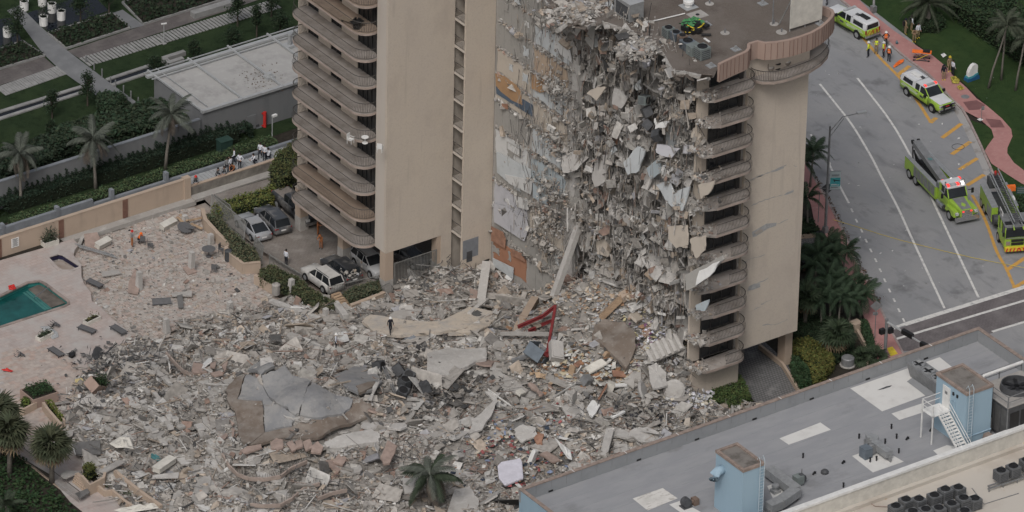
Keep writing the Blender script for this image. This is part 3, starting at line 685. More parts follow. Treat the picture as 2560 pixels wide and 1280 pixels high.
# exposed shear wall, east face, x = XE
YC=PX(1432,400,XE).y  # outer corner of the shear wall
ZTOP=ZR+.3
MB().box2((XE,YC,0),(XE+.3,YFIN,ZTOP)).build('shear_wall',M['concrete'],wb)
YM=PX(1328,300,XE).y  # joint between the two bays
pm={}
def pcol(n,c):
    if n not in MATS:layered(n,c,[(tuple(x*.8 for x in c),.9,.5,.75,None),((.36,.34,.32),1.4,.62,.72,None)],.9)
    return MATS[n]
PANELC={'white':(.55,.55,.54),'bluewhite':(.48,.505,.515),'paleblue':(.38,.43,.455),'greyp':(.40,.39,.37),'creamp':(.46,.41,.35),'orangep':(.36,.225,.125),'darkblue':(.09,.12,.16),'terrap':(.34,.175,.11),'lilac':(.45,.45,.475),'greyd':(.31,.30,.28),'tanp':(.42,.33,.25)}
def ragged(y0,y1,z0,z1,x,n=5,amt=.18,th=.06):
    """panel with uneven outline standing on plane x"""
    pts=[]
    for i in range(n):pts.append((y0+(y1-y0)*i/n,z0+random.uniform(0,amt)))
    for i in range(n):pts.append((y1-random.uniform(0,amt),z0+(z1-z0)*i/n))
    for i in range(n):pts.append((y1+(y0-y1)*i/n,z1-random.uniform(0,amt)))
    for i in range(n):pts.append((y0+random.uniform(0,amt),z1+(z0-z1)*i/n))
    k=len(pts)
    return MB().add([(x,a,b)for a,b in pts]+[(x+th,a,b)for a,b in pts],[tuple(range(k-1,-1,-1)),tuple(range(k,2*k))]+[(i,(i+1)%k,k+(i+1)%k,k+i)for i in range(k)])
far_cols=['terrap','greyd','lilac','greyd','white','greyp','creamp','creamp','greyd','greyp','greyd','greyp']
near_cols=['greyd','greyp','creamp','greyp','paleblue','bluewhite','creamp','bluewhite','tanp','bluewhite','greyd','greyp','white']
for fl in range(-1,NF):
    z=ZS+fl*FH
    if fl==-1:
        z=1.2
    for bay,(ya,yb,cols)in enumerate(((YM+.1,YFIN-.3,far_cols),(YC+.9,YM-.25,near_cols))):
        c=cols[fl+1]
        if c=='greyd' or c=='greyp':
            # bare block wall: upright strips
            n=5
            for j in range(n):
                w=(yb-ya)/n;MB().box2((XE-.02-random.uniform(0,.03),ya+j*w+.03,z+.25),(XE+.05,ya+(j+1)*w-.02,z+FH-.08)).build('wall_strip',pcol(('greyd','greyp','greyp')[random.randrange(3)],PANELC['greyd' if random.random()<.5 else 'greyp']),wb)
        else:
            ragged(ya,yb-(0 if c!='orangep' else .5),z+.2,z+FH-.12,XE-.06-random.uniform(0,.05),6,.22).build('wall_panel',pcol(c,PANELC[c]),wb)
        # smaller leftovers
        for j in range(2):
            yy=random.uniform(ya,yb-1.0);zz=z+random.uniform(.2,1.4);cc=random.choice(['white','creamp','greyp','bluewhite','greyd'])
            ragged(yy,yy+random.uniform(.5,1.2),zz,zz+random.uniform(.4,1.1),XE-.13-random.uniform(0,.05),4,.2).build('wall_panel',pcol(cc,PANELC[cc]),wb)
# the orange-brown and dark blue room panels, the white curtains
PO=[0.0]
def at_panel(pts,x,m,nm,th=.05):
    PO[0]+=.007;x-=PO[0];q=[PX(*R3(*p),x)for p in pts];k=len(q)
    return MB().add([tuple(v)for v in q]+[(v.x+th,v.y,v.z)for v in q],[tuple(range(k)),tuple(range(2*k-1,k-1,-1))]+[(i,k+i,k+(i+1)%k,(i+1)%k)for i in range(k)]).build(nm,m,wb)
at_panel([(48,490),(110,510),(190,570),(215,610),(228,700),(160,670),(85,610),(52,570)],XE-.2,pcol('orangep',PANELC['orangep']),'wall_panel')
at_panel([(52,575),(85,612),(225,702),(230,660),(295,700),(292,775),(190,710),(56,625)],XE-.17,pcol('darkblue',PANELC['darkblue']),'wall_panel')
at_panel([(290,485),(330,500),(385,545),(388,610),(345,618),(290,590)],XE-.25,pcol('orangep',PANELC['orangep']),'wall_panel')
at_panel([(90,690),(130,695),(130,730),(95,720)],XE-.2,M['terracotta'],'wall_panel')
at_panel([(125,945),(212,995),(212,1055),(125,1000)],XE-.2,pcol('greyp',PANELC['greyp']),'recess')
at_panel([(130,952),(165,972),(165,1015),(130,990)],XE-.25,pcol('white',PANELC['white']),'door');at_panel([(168,974),(206,998),(206,1040),(168,1018)],XE-.25,pcol('white',PANELC['white']),'door')
at_panel([(55,1010),(285,1130),(285,1280),(150,1230),(60,1150)],XE-.2,pcol('bluewhite',PANELC['bluewhite']),'wall_panel')
at_panel([(450,230),(500,250),(540,300),(560,420),(440,330)],XE-.2,pcol('white',PANELC['white']),'wall_panel')
def at_panel8(pts,x,m,nm):
    PO[0]+=.007;x-=PO[0];q=[PX(*R8(*p),x)for p in pts];k=len(q)
    return MB().add([tuple(v)for v in q]+[(v.x+.05,v.y,v.z)for v in q],[tuple(range(k)),tuple(range(2*k-1,k-1,-1))]+[(i,k+i,k+(i+1)%k,(i+1)%k)for i in range(k)]).build(nm,m,wb)
at_panel8([(315,190),(400,215),(545,300),(560,370),(530,455),(400,370),(320,320)],XE-.25,pcol('lilac',PANELC['lilac']),'wall_panel')
at_panel8([(300,350),(380,390),(400,440),(395,505),(300,450)],XE-.25,M['terracotta'],'wall_panel')
at_panel8([(440,505),(520,545),(535,600),(450,555)],XE-.22,M['terracotta'],'wall_panel')
at_panel8([(310,570),(455,640),(450,715),(315,625)],XE-.2,pcol('bluewhite',PANELC['bluewhite']),'wall_panel')
at_panel8([(460,140),(550,160),(560,240),(480,215)],XE-.3,pcol('white',PANELC['white']),'wall_panel')
at_panel8([(395,-10),(590,30),(575,130),(420,50)],XE-.2,pcol('white',PANELC['white']),'wall_panel')
at_panel8([(590,10),(690,90),(690,205),(590,150)],XE-.22,pcol('paleblue',PANELC['paleblue']),'wall_panel')
# rubble-choked floor edges stuck to the shear wall
def edge_debris(n,y0,y1,zc,x,sz,spread=.25):
    p=np.column_stack([rng.normal(x,spread,n),rng.uniform(y0,y1,n),rng.normal(zc,.12,n)]);return p
PAL=np.array([(.355,.335,.31),(.32,.30,.275),(.415,.40,.375),(.26,.245,.225),(.37,.315,.26),(.49,.48,.46),(.17,.162,.153),(.29,.21,.175),(.075,.075,.075),(.33,.33,.345)])
PW=np.array([.24,.2,.13,.12,.1,.06,.07,.03,.03,.02])
def pal(n,w=PW):
    c=PAL[rng.choice(len(PAL),n,p=w/w.sum())]*rng.uniform(.82,1.15,(n,1));return np.clip(c,0,.8)
acc=[]
for fl in range(NF+1):
    z=ZS+fl*FH;acc.append(edge_debris(300,YC,YFIN-.2,z,XE-.05,.2,.06));acc.append(edge_debris(130,YC+.4,YM,z+.05,XE-.15,.25,.14))
for zc,yy,n in((24.2,YC+2.0,420),(18.6,YC+1.8,380),(13.4,YC+2.0,380),(10.2,YC+3.2,500),(7.4,YC+3.2,400),(29.8,YC+2.5,60)):
    acc.append(np.column_stack([rng.normal(XE-.5,.35,n),rng.normal(yy,1.3,n),rng.normal(zc,.7,n)]))
pos=np.concatenate(acc);n=len(pos);sz=np.clip(rng.lognormal(-2.35,.6,(n,1)),.03,.6)*rng.uniform(.35,1.9,(n,3))*np.array([1,1,.4])
o=chunks('floor_edge_rubble',pos,sz,rotmats(n),pal(n),M['tint'],parent=wb);o.location=tuple(-c for c in wb.location);o['kind']='stuff'
# corner column
MB().box2((XE-.05,YC-.45,2),(XE+.6,YC+.35,ZR-1)).build('corner_column',M['slab'],wb)

# ---- torn rooms south-east face between the shear wall corner and the north balconies
YNW=-32.0  # plane of the north wall
XB0,XB1,XWW=10.7,16.35,23.1  # balcony bay and blank wall extents
def jag(y0,y1,xbase,amp,n):
    ys=np.linspace(y0,y1,n);return[(xbase+random.uniform(-amp,amp),y+random.uniform(-.2,.2))for y in ys]
for fl in range(NF):
    z=ZS+fl*FH
    e=jag(YC-.3,YNW+.3,XE+.8+.5*math.sin(fl*1.7),.7,16)
    MB().prism(e+[(20,YNW+.4),(20,YC-.3)],z,z+.2).build('floor_slab',M['slab'],wb)
    # tilted broken outer strip hanging off the slab
    for j in range(len(e)-1):
        if random.random()<.5:
            (xa,ya),(xb,yb)=e[j],e[j+1];d=random.uniform(.15,.8);dz=random.uniform(.15,.9)
            MB().add([(xa,ya,z+.18),(xb,yb,z+.18),(xb-d,yb+random.uniform(-.3,.3),z-dz),(xa-d*random.uniform(.4,1),ya+random.uniform(-.3,.3),z-dz*random.uniform(.6,1)),
                      (xa,ya,z),(xb,yb,z),(xb-d,yb,z-dz-.18),(xa-d*.8,ya,z-dz*.8-.18)],[(0,3,2,1),(4,5,6,7),(0,1,5,4),(1,2,6,5),(2,3,7,6),(3,0,4,7)]).build('hanging_slab_edge',M['slab']if random.random()<.7 else M['concrete'],wb)
    # partitions
    for yy in(YC-4.6,YC-9.2,YC-13.5):
        xa=XE+random.uniform(.6,2.2);c=random.choice(['creamp','greyp','white','tanp','bluewhite','greyd'])
        MB().box2((xa,yy+random.uniform(-.6,.6),z+.2),(18,yy+.85,z+FH)).build('partition',pcol(c,PANELC[c]),wb)
    for(ya,yb)in((YC-4.5,YC-.3),(YC-9.1,YC-4.7),(YC-13.4,YC-9.3),(YNW+.5,YC-13.6)):
        c=random.choice(['creamp','greyd','tanp','greyp','darkblue','orangep','greyd']);xx=XE+random.uniform(3.4,5.4)
        ragged(ya,yb,z+.2,z+FH-random.uniform(0,.8),xx,5,.3,.12).build('back_wall',pcol(c,PANELC[c]),wb)
MB().box2((16.2,YNW+.4,ZS),(XWW,YC+8,ZR-.3)).build('core',M['concrete'],wb)
MB().box2((XE+.31,YC,ZS),(16.2,YFIN-.01,ZR-.3)).build('core',M['concrete'],wb)
# columns still standing in the torn face
for yy in(YC-4.9,YC-9.6,YC-14.2):
    MB().box2((XE+1.5,yy-.3,ZS),(XE+2.1,yy+.3,ZR-.1)).build('column',M['concrete'],wb)
# ---- north face: blank wall, balconies, roof fascia
MB().box2((XB1,YNW,ZS),(XWW,YNW+.35,ZR+.2)).build('north_wall',M['cream'],wb)
MB().box2((XWW-.3,YNW+.36,ZS),(XWW,YC+8,ZR+.2)).build('side_wall',M['cream'],wb)
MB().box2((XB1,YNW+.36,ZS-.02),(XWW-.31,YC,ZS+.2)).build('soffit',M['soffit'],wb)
MB().box2((XB0+.4,YNW-.2,0),(XB1+.02,YNW+.4,ZS)).build('base_wall',M['cream'],wb)
MB().box2((XB1-.4,YNW+.41,0),(XB1+.01,YC,ZS)).build('base_side_wall',M['greywall'],wb)
c=P(1962,905);MB().box2((c.x-.5,c.y-.6,-.1),(c.x+.3,c.y+.5,ZS+.0)).build('column',M['tan'],wb)
# window wall behind balconies
for fl in range(NF):
    z=ZS+fl*FH+.2
    MB().box2((XB0+.5,YNW+.5,z),(XB1-.01,YNW+.75,z+FH)).build('wall',M['cream'],wb)
    w=MB().box2((XB0+1.7,YNW+.42,z+.15),(XB1-.75,YNW+.5,z+2.3)).build('window',M['glass'],wb)
    fr=MB()
    for j in range(4):fr.box((XB0+1.7+(XB1-XB0-2.45)*j/3,YNW+.4,z+1.2),(.08,.06,2.2))
    fr.box(((XB0+XB1)/2+.45,YNW+.4,z+2.3),(XB1-XB0-2.4,.07,.1)).box(((XB0+XB1)/2+.45,YNW+.4,z+.15),(XB1-XB0-2.4,.07,.1))
    fr.build('frame',M['frame'],w)
    MB().box2((XB1-.7,YNW+.3,z),(XB1-.32,YNW+.52,z+2.5)).build('shutter',M['frame'],wb)
    # balcony slab, broken at its east end
    xl=XB0-.5+random.uniform(0,.9)
    e=[(xl+random.uniform(-.1,.8),YNW+.5-(2.3)*j/5)for j in range(5)]
    pl=e+[(xl+1.1,YNW-1.62)]+arc(XB1-1.25,YNW-.35,1.35,1.35,270,365,8)+[(XB1+.05,YNW+.0),(XB1-.02,YNW+.42)]
    s=MB().prism(pl,z-.22,z).build('balcony_slab',M['balc_floor'],wb)
    MB().wall(pl[5:14],.05,z-.25,z-.02).build('slab_edge',M['slab_edge'],s).location=(0,0,0)
    x_r=xl+(1.2 if fl not in(4,3,0)else 3.2)
    rp=[(x_r,YNW-1.62)]+arc(XB1-1.25,YNW-.35,1.3,1.3,270,372,9)
    if fl not in(7,):srail(rp,z,parent=s)
    else:srail([(xl+1,YNW-1.9),(xl+2.2,YNW-1.62)]+arc(XB1-1.25,YNW-.35,1.3,1.3,270,372,9),z,parent=s)
# balcony junk
n=1500;fl=rng.integers(0,NF,n);pos=np.column_stack([XB0+np.abs(rng.normal(.0,1.2,n))-.3,YNW-1.5+rng.uniform(0,1.8,n),ZS+fl*FH+.26+rng.uniform(0,.12,n)])
pos=pos[pos[:,0]<XB1-.3];n=len(pos)
o=chunks('balcony_rubble',pos,np.clip(rng.lognormal(-2.6,.6,(n,1)),.02,.4)*rng.uniform(.5,1.4,(n,3)),rotmats(n),pal(n),M['tint'],parent=wb);o.location=tuple(-c for c in wb.location);o['kind']='stuff'
# spalled patches and cracks on the blank wall (set as thin pieces)
M['spall']=mat('spalled_grey',(.335,.335,.33),.95,.15,3)
def wallpatch(pts,m,nm='spalled_patch',d=.012):
    q=[PY(*S1(*p),YNW-.002)for p in pts];k=len(q)
    return MB().add([(v.x,YNW-d,v.z)for v in q],[tuple(range(k))]).build(nm,m,wb)
wallpatch([(552,350),(548,320),(600,290),(630,272),(690,266),(685,285),(640,300),(610,320),(570,345)],M['spall'])
wallpatch([(525,655),(530,630),(560,615),(595,612),(595,635),(555,650)],M['spall'])
wallpatch([(728,110),(745,95),(788,78),(785,92),(750,106)],M['spall'])
wallpatch([(575,335),(560,322),(600,300),(612,315)],M['soffit'],d=.02)
def crackline(pts,w=.05):
    q=[]
    for i in range(len(pts)-1):
        a,b=Vector(pts[i]),Vector(pts[i+1])
        for j in range(6):q.append(a.lerp(b,j/6)+Vector((random.uniform(-3,3),random.uniform(-3,3))))
    q=[PY(*S1(*p),YNW)for p in q];mb=MB();n=len(q)
    ws=[w*random.uniform(.3,1.6)for _ in q]
    mb.add([(v.x,YNW-.016,v.z-ws[i])for i,v in enumerate(q)]+[(v.x,YNW-.016,v.z+ws[i])for i,v in enumerate(q)],[(i,i+1,n+i+1,n+i)for i in range(n-1)])
    return mb.build('crack',M['spall'],wb)
for pts in([(495,40),(560,15),(620,-10)],[(540,170),(640,130),(740,105)],[(500,365),(550,340)],[(690,275),(765,240)],[(520,480),(640,445)],[(560,620),(660,575)],[(600,735),(680,695)],[(555,770),(610,735)],[(605,850),(700,845),(760,815)],[(520,675),(530,630)],[(760,820),(775,560)],[(500,500),(525,480)]):
    crackline(pts,.035)
def R4crack(pts):return[((R4(*p)[0]-1640)*2.2854,(R4(*p)[1]-440)*2.2854)for p in pts]
crackline(R4crack([(840,1205),(920,1165),(1000,1135),(1100,1090)]),.05);crackline(R4crack([(1130,1100),(1152,1115)]),.03)
wallpatch(R4crack([(975,1150),(1000,1132),(1060,1110),(1068,1118),(1020,1140)]),M['spall'])
# ---- roof
ROOFZ=ZR+.35
rag=[R3(*p)for p in((340,-60),(420,40),(560,140),(660,170),(740,130),(860,170),(1010,230),(1110,300),(1170,350),(1240,470),(1290,470),(1400,490),(1500,520))]
front=[R4(*p)for p in((600,510),(632,440),(732,395),(815,352),(832,335),(832,305),(890,285),(940,295),(1100,275),(1250,228),(1330,170),(1375,120),(1385,85),(1370,65),(1310,45),(1250,-60),(1150,-250))]
pg=[tuple(P(*p,ROOFZ).xy)for p in rag+front]+[(26,12),(XE+.3,12),(XE+.1,YFIN)]
ro=MB();
o=sheet(pg,[],ROOFZ,'roof',M['roofbrown'],wb);o.location=tuple(-c for c in wb.location)
be=[tuple(P(*p,ROOFZ).xy)for p in rag]
be2=[]
for i in range(len(be)-1):
    for j in range(5):v=Vector(be[i]).lerp(Vector(be[i+1]),j/5);be2.append((v.x+random.uniform(-.2,.2),v.y+random.uniform(-.2,.2)))
MB().wall(be2,.3,ROOFZ-.32,ROOFZ-.004).build('broken_roof_edge',M['concrete'],wb)
for k in range(46):
    i=random.randrange(len(be2));s_=random.uniform(.3,1.1);MB().box((be2[i][0]-random.uniform(0,.6),be2[i][1]+random.uniform(-.3,.3),ROOFZ-random.uniform(-.1,.5)),(s_,s_*random.uniform(.4,1.2),.12),rot=Euler((random.gauss(0,.5),random.gauss(.4,.4),random.uniform(0,3))).to_matrix()).build('roof_fragment',M[random.choice(['concrete','slab','roofbrown','roofbrown'])],wb)
# fascia bands
fa=[tuple(P(*p,ZR+1.2).xy)for p in[R4(*q)for q in((612,478),(632,425),(680,402),(732,378),(790,352),(818,338),(831,318),(831,292),(842,286),(890,272),(940,283),(1020,277),(1100,263),(1180,240),(1250,214),(1310,180),(1355,142),(1385,108),(1394,85),(1385,66),(1350,48),(1310,38),(1240,-40))]]
MB().wall(fa[1:8],.28,ZR-.6,ZR+1.2).build('fascia',M['fascia'],wb);MB().wall(fa[7:],.28,ZR-.5,ZR+1.2).build('fascia',M['fascia'],wb)
rib=MB()
for i in range(1,len(fa)-1):
    a,b=Vector(fa[i]),Vector(fa[i+1]);n=max(1,int((b-a).length/.42))
    nr=Vector(((b-a).y,-(b-a).x)).normalized()*.15
    for j in range(n):p=a.lerp(b,j/n)+nr;rib.box((p.x,p.y,ZR+.33),(.03,.03,1.6))
rib.build('fascia_ribs',M['brown'],wb)
# upper big balcony below the wide fascia
zb=ZR-FH+.2
pb=[tuple(P(*R4(*q),zb).xy)for q in((822,505),(860,530),(920,545),(1000,545),(1080,528),(1160,500),(1240,470),(1310,425),(1355,375),(1365,330),(1340,290),(1300,262))]
MB().prism(pb+[(XWW+.5,YNW+3),(XB1-.3,YNW+.3)],zb-.22,zb).build('balcony_slab',M['balc_floor'],wb)
MB().wall(pb,.06,zb-.26,zb-.02).build('slab_edge',M['slab_edge'],wb)
srail(pb,zb,parent=wb).location=tuple(-c for c in wb.location)
M['cushion']=mat('pale_cushion',(.5,.48,.45),.9,.06)
M['wicker']=mat('dark_wicker',(.24,.21,.185),.9,.2,8)
for(x,y,rz,lab)in((970,468,.5,'round wicker chair with white cushion, beside the small balcony table, nearer the fascia'),(1082,430,.1,'round wicker chair with white cushion at the wide top balcony end')):
    p=P(*R4(x,y),zb);t=thing('wicker_chair',lab,'chair',p,rz)
    MB().lathe((0,0,0),[(.3,0),(.42,.2),(.42,.34)],14).build('base',M['wicker'],t);MB().lathe((0,0,.34),[(.36,0),(.36,.1)],14).build('cushion',M['cushion'],t)
    MB().wall(arc(0,0,.43,.43,-10,190,10),.08,.3,.85).build('backrest',M['wicker'],t);MB().box((0,.3,.58),(.5,.1,.4),rot=Matrix.Rotation(-.2,3,'X')).build('cushion',M['cushion'],t)
p=P(*R4(1022,458),zb);table(p,.3,.5,M['black'],'small black round table between the wicker chairs')
# things on the roof
def ac_unit(loc,s,h,m,label,group=None,rz=0.0,nm='air_conditioner',rot=None):
    t=thing(nm,label,'air conditioner',loc,rz,group)
    if rot:t.rotation_euler=rot
    MB().box((0,0,h/2+.05),(s,s,h)).build('casing',m,t)
    lv=MB()
    for k in range(5):
        for sx,sy,dx,dy in((1,0,.012,s*.84),(-1,0,.012,s*.84),(0,1,s*.84,.012),(0,-1,s*.84,.012)):lv.box((sx*s/2,sy*s/2,.15+k*h*.17),(dx+.02*(sx!=0),dy+.02*(sy!=0),h*.07))
    lv.build('louvre',M['dkgrey'],t)
    MB().lathe((0,0,h+.05),[(s*.42,0),(s*.42,.05),(s*.36,.05),(s*.36,.012)],18).build('fan_ring',M['black'],t)
    f=MB();
    for k in range(4):f.box((math.cos(k*1.57)*s*.17,math.sin(k*1.57)*s*.17,h+.075),(s*.32,s*.12,.012),rz=k*1.57)
    f.lathe((0,0,h+.06),[(s*.07,0),(s*.07,.04)],8);f.build('fan_blades',M['black'],t)
    return t
M['acgreen']=mat('grey_green_casing',(.17,.195,.19),.6,.12,2);M['acblue']=mat('blue_grey_casing',(.13,.155,.18),.6,.12,2);M['acbrown']=mat('brown_casing',(.17,.125,.10),.7,.15,2)
for(x,y,s,h,m,lab)in((295,235,.85,.9,'acgreen','grey-green air conditioner at the far end of the roof row'),(345,255,.8,.75,'acblue','dark blue-grey air conditioner on the brown roof'),(388,290,.7,.95,'acbrown','small brown air conditioner in the roof row'),(423,315,1.05,.8,'acblue','wide blue-grey air conditioner in the middle of the roof row'),(520,375,1.1,1.1,'acgreen','large grey-green air conditioner nearest the broken parapet')):
    p=P(*R4(x,y+10),ROOFZ);ac_unit((p.x,p.y,ROOFZ),s,h,M[m],lab)
p=P(*R4(465,360),ROOFZ);t=thing('air_handler','grey-green box air handler without fan in the roof row','air conditioner',(p.x,p.y,ROOFZ));MB().box((0,0,.45),(1.1,.9,.85)).build('casing',M['acgreen'],t);MB().box((0,-.46,.5),(.7,.03,.4)).build('panel',M['grey'],t);MB().box((0,0,.9),(1.14,.94,.05)).build('lid',M['acgreen'],t)
p=P(*R3(955,120),ROOFZ);t=thing('air_handler','tall silver air handler box at the torn roof corner','air conditioner',(p.x,p.y,ROOFZ));MB().box((0,.4,.95),(1.5,2.4,1.7)).build('casing',M['steel'],t);MB().box((0,.4,1.83),(1.56,2.46,.06)).build('lid',M['alu'],t);MB().box((-.77,.4,.9),(.03,1.8,1.2)).build('grille',M['dkgrey'],t)
p=P(*R4(430,45),ROOFZ);t=thing('roof_vent','white mushroom vent on the brown roof','vent',(p.x,p.y,ROOFZ));MB().lathe((0,0,0),[(.35,0),(.35,.4),(.5,.42),(.5,.65),(.42,.72),(.1,.76)],16).build('hood',M['white'],t);MB().box((0,0,.04),(1.3,1.3,.06)).build('base',M['alu'],t)
p=P(*R4(490,100),ROOFZ);t=thing('roof_drain','square concrete drain patch with dark hole on the roof','drain',(p.x,p.y,ROOFZ));MB().box((0,0,.02),(1.6,1.3,.04)).build('patch',M['concrete'],t);MB().lathe((0,0,.04),[(.18,0),(.18,.03)],12).build('hole',M['black'],t)
for(x,y,r)in((570,25,.4),(673,220,.42),(1050,215,.5),(1000,160,.4)):
    p=P(*R4(x,y),ROOFZ);t=thing('roof_vent','low round vent stub on a patched ring on the brown roof','vent',(p.x,p.y,ROOFZ),group='vent stubs on the brown roof');MB().lathe((0,0,0),[(r,0),(r,.03),(.12,.05)],14).build('base',M['concrete'],t);MB().lathe((0,0,.04),[(.07,0),(.07,.35)],8).build('pipe',M['grey'],t)
for(x,y)in((745,330),(580,440),(550,165),(925,25),(1310,160)):
    p=P(*R4(x,y),ROOFZ);t=thing('anchor_base','pale metal anchor plate with bracket on the brown roof','anchor plate',(p.x,p.y,ROOFZ),group='anchor plates on the brown roof');MB().box((0,0,.03),(.75,.75,.06)).build('plate',M['steel'],t);MB().box((0,0,.2),(.3,.3,.3),taper=.6).build('bracket',M['steel'],t)
p=P(*R4(990,165),ROOFZ);tag(MB().tube([(p.x,p.y,ROOFZ),(p.x,p.y,ROOFZ+3.4)],.06,8).build('mast',M['grey']),'grey pipe mast standing on the brown roof','mast')
# white screen panel at the roof edge
qs=[R4(*p)for p in((1105,200),(1310,135))];a=P(*R4(1105,215),ROOFZ);b=P(*R4(1315,150),ROOFZ)
t=thing('screen_panel','large blank off-white panel on struts at the roof edge','panel',(a.x,a.y,ROOFZ),math.atan2(b.y-a.y,b.x-a.x));L=(b-a).length
MB().box((L/2,0,1.9),(L,.12,3.1)).build('panel',M['offwhite'],t)
for k in(0.02,.5,.98):MB().bar((L*k,.15,3.0),(L*k,1.7,0),.07).build('strut',M['steel'],t);MB().bar((L*k,.1,0),(L*k,.1,3.3),.08).build('post',M['steel'],t)
# green and black bags with rope
p=P(*R4(470,205),ROOFZ);t=thing('equipment_pile','pile of black equipment bags under a green tarp on the roof','equipment',(p.x,p.y,ROOFZ))
bm_=MB()
for k in range(16):bm_.box((random.uniform(-.9,.9),random.uniform(-.7,.7),random.uniform(.15,.6)),(random.uniform(.3,.7),)*2+(random.uniform(.2,.5),),rz=random.uniform(0,3))
bm_.build('bags',M['black'],t)
gt=MB();N=10;gx=[(-1.0+2.0*i/N,-.6+1.2*j/N,.62+.16*math.sin(i*1.3+j)+.1*random.random()-.35*abs(i/N-.5))for j in range(N+1)for i in range(N+1)]
gt.add([(x,y+.45,z+.1)for x,y,z in gx],[(j*(N+1)+i,j*(N+1)+i+1,(j+1)*(N+1)+i+1,(j+1)*(N+1)+i)for j in range(N)for i in range(N)]);gt.build('tarp',mat('green_tarp',(.05,.20,.075),.6,.2,3),t)
for k in range(4):MB().tube([(random.uniform(-1.2,1.2),random.uniform(-.5,.7),.3+.2*math.sin(j+k))if 0 else(math.cos(j*.9+k*2)*(.5+.2*k),math.sin(j*.9+k*2)*.7,.45+.25*math.sin(j*1.1))for j in range(6)],.05,5).build('strap',M['yellow'],t)
tag(MB().tube([P(*R4(515,232),ROOFZ+.15),P(*R4(580,232),ROOFZ+.15)],.13,8).build('pipe_length',M['black']),'short black pipe lying beside the equipment pile','pipe')
tag(MB().tube([P(*R4(90,175),ROOFZ+.5),P(*R4(95,160),ROOFZ+.12),P(*R4(240,130),ROOFZ+.12),P(*R4(405,90),ROOFZ+.12)],.06,6).build('roof_pipe',M['white']),'long white conduit pipe running across the brown roof','pipe')
tag(MB().bar(P(*R4(535,255),ROOFZ+.1),P(*R4(570,280),ROOFZ+.1),.2,.08).build('plank',M['white']),'short white plank lying by the roof equipment','plank')
p=P(*R4(1620,-10));
# ================================================================== NEAR BUILDINGS (roofs in the lower right)
ZN=10.0;RN=8.72
nA,nB=P(1294,1219,ZN),P(2451,820,ZN)
NY=(nA.y+nB.y)/2;NX0,NX1=nA.x,nB.x;NYS=P(1954,1280,ZN).y
nb=thing('flat_roof_building','flat-roofed blue building with grey membrane roof and parapet','building',(NX0,NY,0),world=True)
MB().box2((NX0+.02,NYS+.1,0),(NX1-.02,NY-.02,RN)).build('wall',M['blue'],nb)
mem=MB().box2((NX0+.3,NYS+.35,RN),(NX1-.3,NY-.3,RN+.02)).build('roof',M['roofgrey'],nb)
for nm,a,b in(('parapet',(NX0,NY-.28,RN+.0),(NX1,NY,ZN-.06)),('parapet',(NX1-.28,NYS+.36,RN),(NX1+.001,NY-.281,ZN-.061))):
    MB().box2(a,b).build(nm,M['parapet'],nb)
MB().box2((NX0+.001,NYS+.36,RN),(NX0+.28,NY-.281,ZN-.061)).build('parapet',M['blue'],nb)
for a,b in(((NX0-.05,NY-.33,ZN-.06),(NX1+.05,NY+.05,ZN)),((NX1-.33,NYS+.4,ZN-.06),(NX1+.051,NY-.331,ZN-.002)),((NX0-.051,NYS+.4,ZN-.06),(NX0+.33,NY-.331,ZN-.002))):
    MB().box2(a,b).build('coping',M['coping'],nb)
for k in range(1,9):
    x=NX0+(NX1-NX0)*k/9;MB().box((x,NY-.14,ZN+.006),(.06,.44,.012)).build('coping_joint',M['white'],nb)
for k in range(1,9):MB().box2((NX0+.35,NY-.3-k*1.75,RN+.02),(NX1-.35,NY-.24-k*1.75,RN+.028)).build('membrane_seam',M['parapet'],nb)
# block joints of the parapet's inner face
for k in range(30):MB().box((NX0+1.6+k*(NX1-NX0-2)/30,NY-.285,RN+.75+.2*(k%2)),(.03,.012,.8)).build('block_joint',M['grey'],nb)
for(x,y)in((310,1108),(1015,862),(1480,697),(1940,537)):
    c=PY(*S6(x,y),NY-.3);MB().box((c.x,NY-.3,RN+.16),(.45,.06,.14)).build('scupper',M['black'],nb)
for(x,y)in((360,492),(750,355),(1155,215)):
    c=PY(*S7(x,y),NY-.3);MB().box((c.x,NY-.3,RN+.16),(.45,.06,.14)).build('scupper',M['black'],nb)
def patch(fn,pts,m,z,nm='roof_patch'):
    q=[P(*fn(*p),z)for p in pts];k=len(q)
    a=sum(q[i].x*q[(i+1)%k].y-q[(i+1)%k].x*q[i].y for i in range(k))
    if a<0:q=q[::-1]
    return MB().add([(v.x,v.y,z)for v in q],[tuple(range(k))]).build(nm,m,nb)
M['patchwhite']=layered('white_roof_coating',(.62,.615,.595),[((.52,.51,.49),.7,.5,.75,None)],.7)
M['patchdirty']=layered('scuffed_white_roof_coating',(.62,.605,.575),[((.30,.27,.24),1.4,.54,.68,(1,3,1)),((.5,.49,.46),.7,.5,.75,None)],.7)
zp=RN+.035
patch(S7,[(628,420),(1250,203),(1335,270),(1030,375),(1150,470),(850,580)],M['patchwhite'],zp)
patch(S7,[(135,768),(420,657),(493,708),(200,812)],M['patchwhite'],zp)
patch(S7,[(915,595),(1140,520),(1140,585),(970,640)],M['patchwhite'],zp)
patch(S7,[(640,890),(820,825),(1000,930),(785,1005)],M['patchwhite'],zp)
patch(S7,[(1205,852),(1300,815),(1385,830),(1240,885)],M['patchwhite'],zp)
patch(S7,[(50,1100),(110,1075),(180,1150),(90,1185)],M['patchwhite'],zp)
patch(S6,[(965,1172),(1205,1088),(1325,1170),(1085,1268)],M['patchdirty'],zp)
patch(S6,[(1258,1220),(1345,1190),(1420,1230),(1520,1285),(1400,1320)],M['patchwhite'],zp)
patch(S7,[(815,433),(880,405),(920,398),(905,410),(860,425)],M['dkgrey'],zp+.01,'tear')
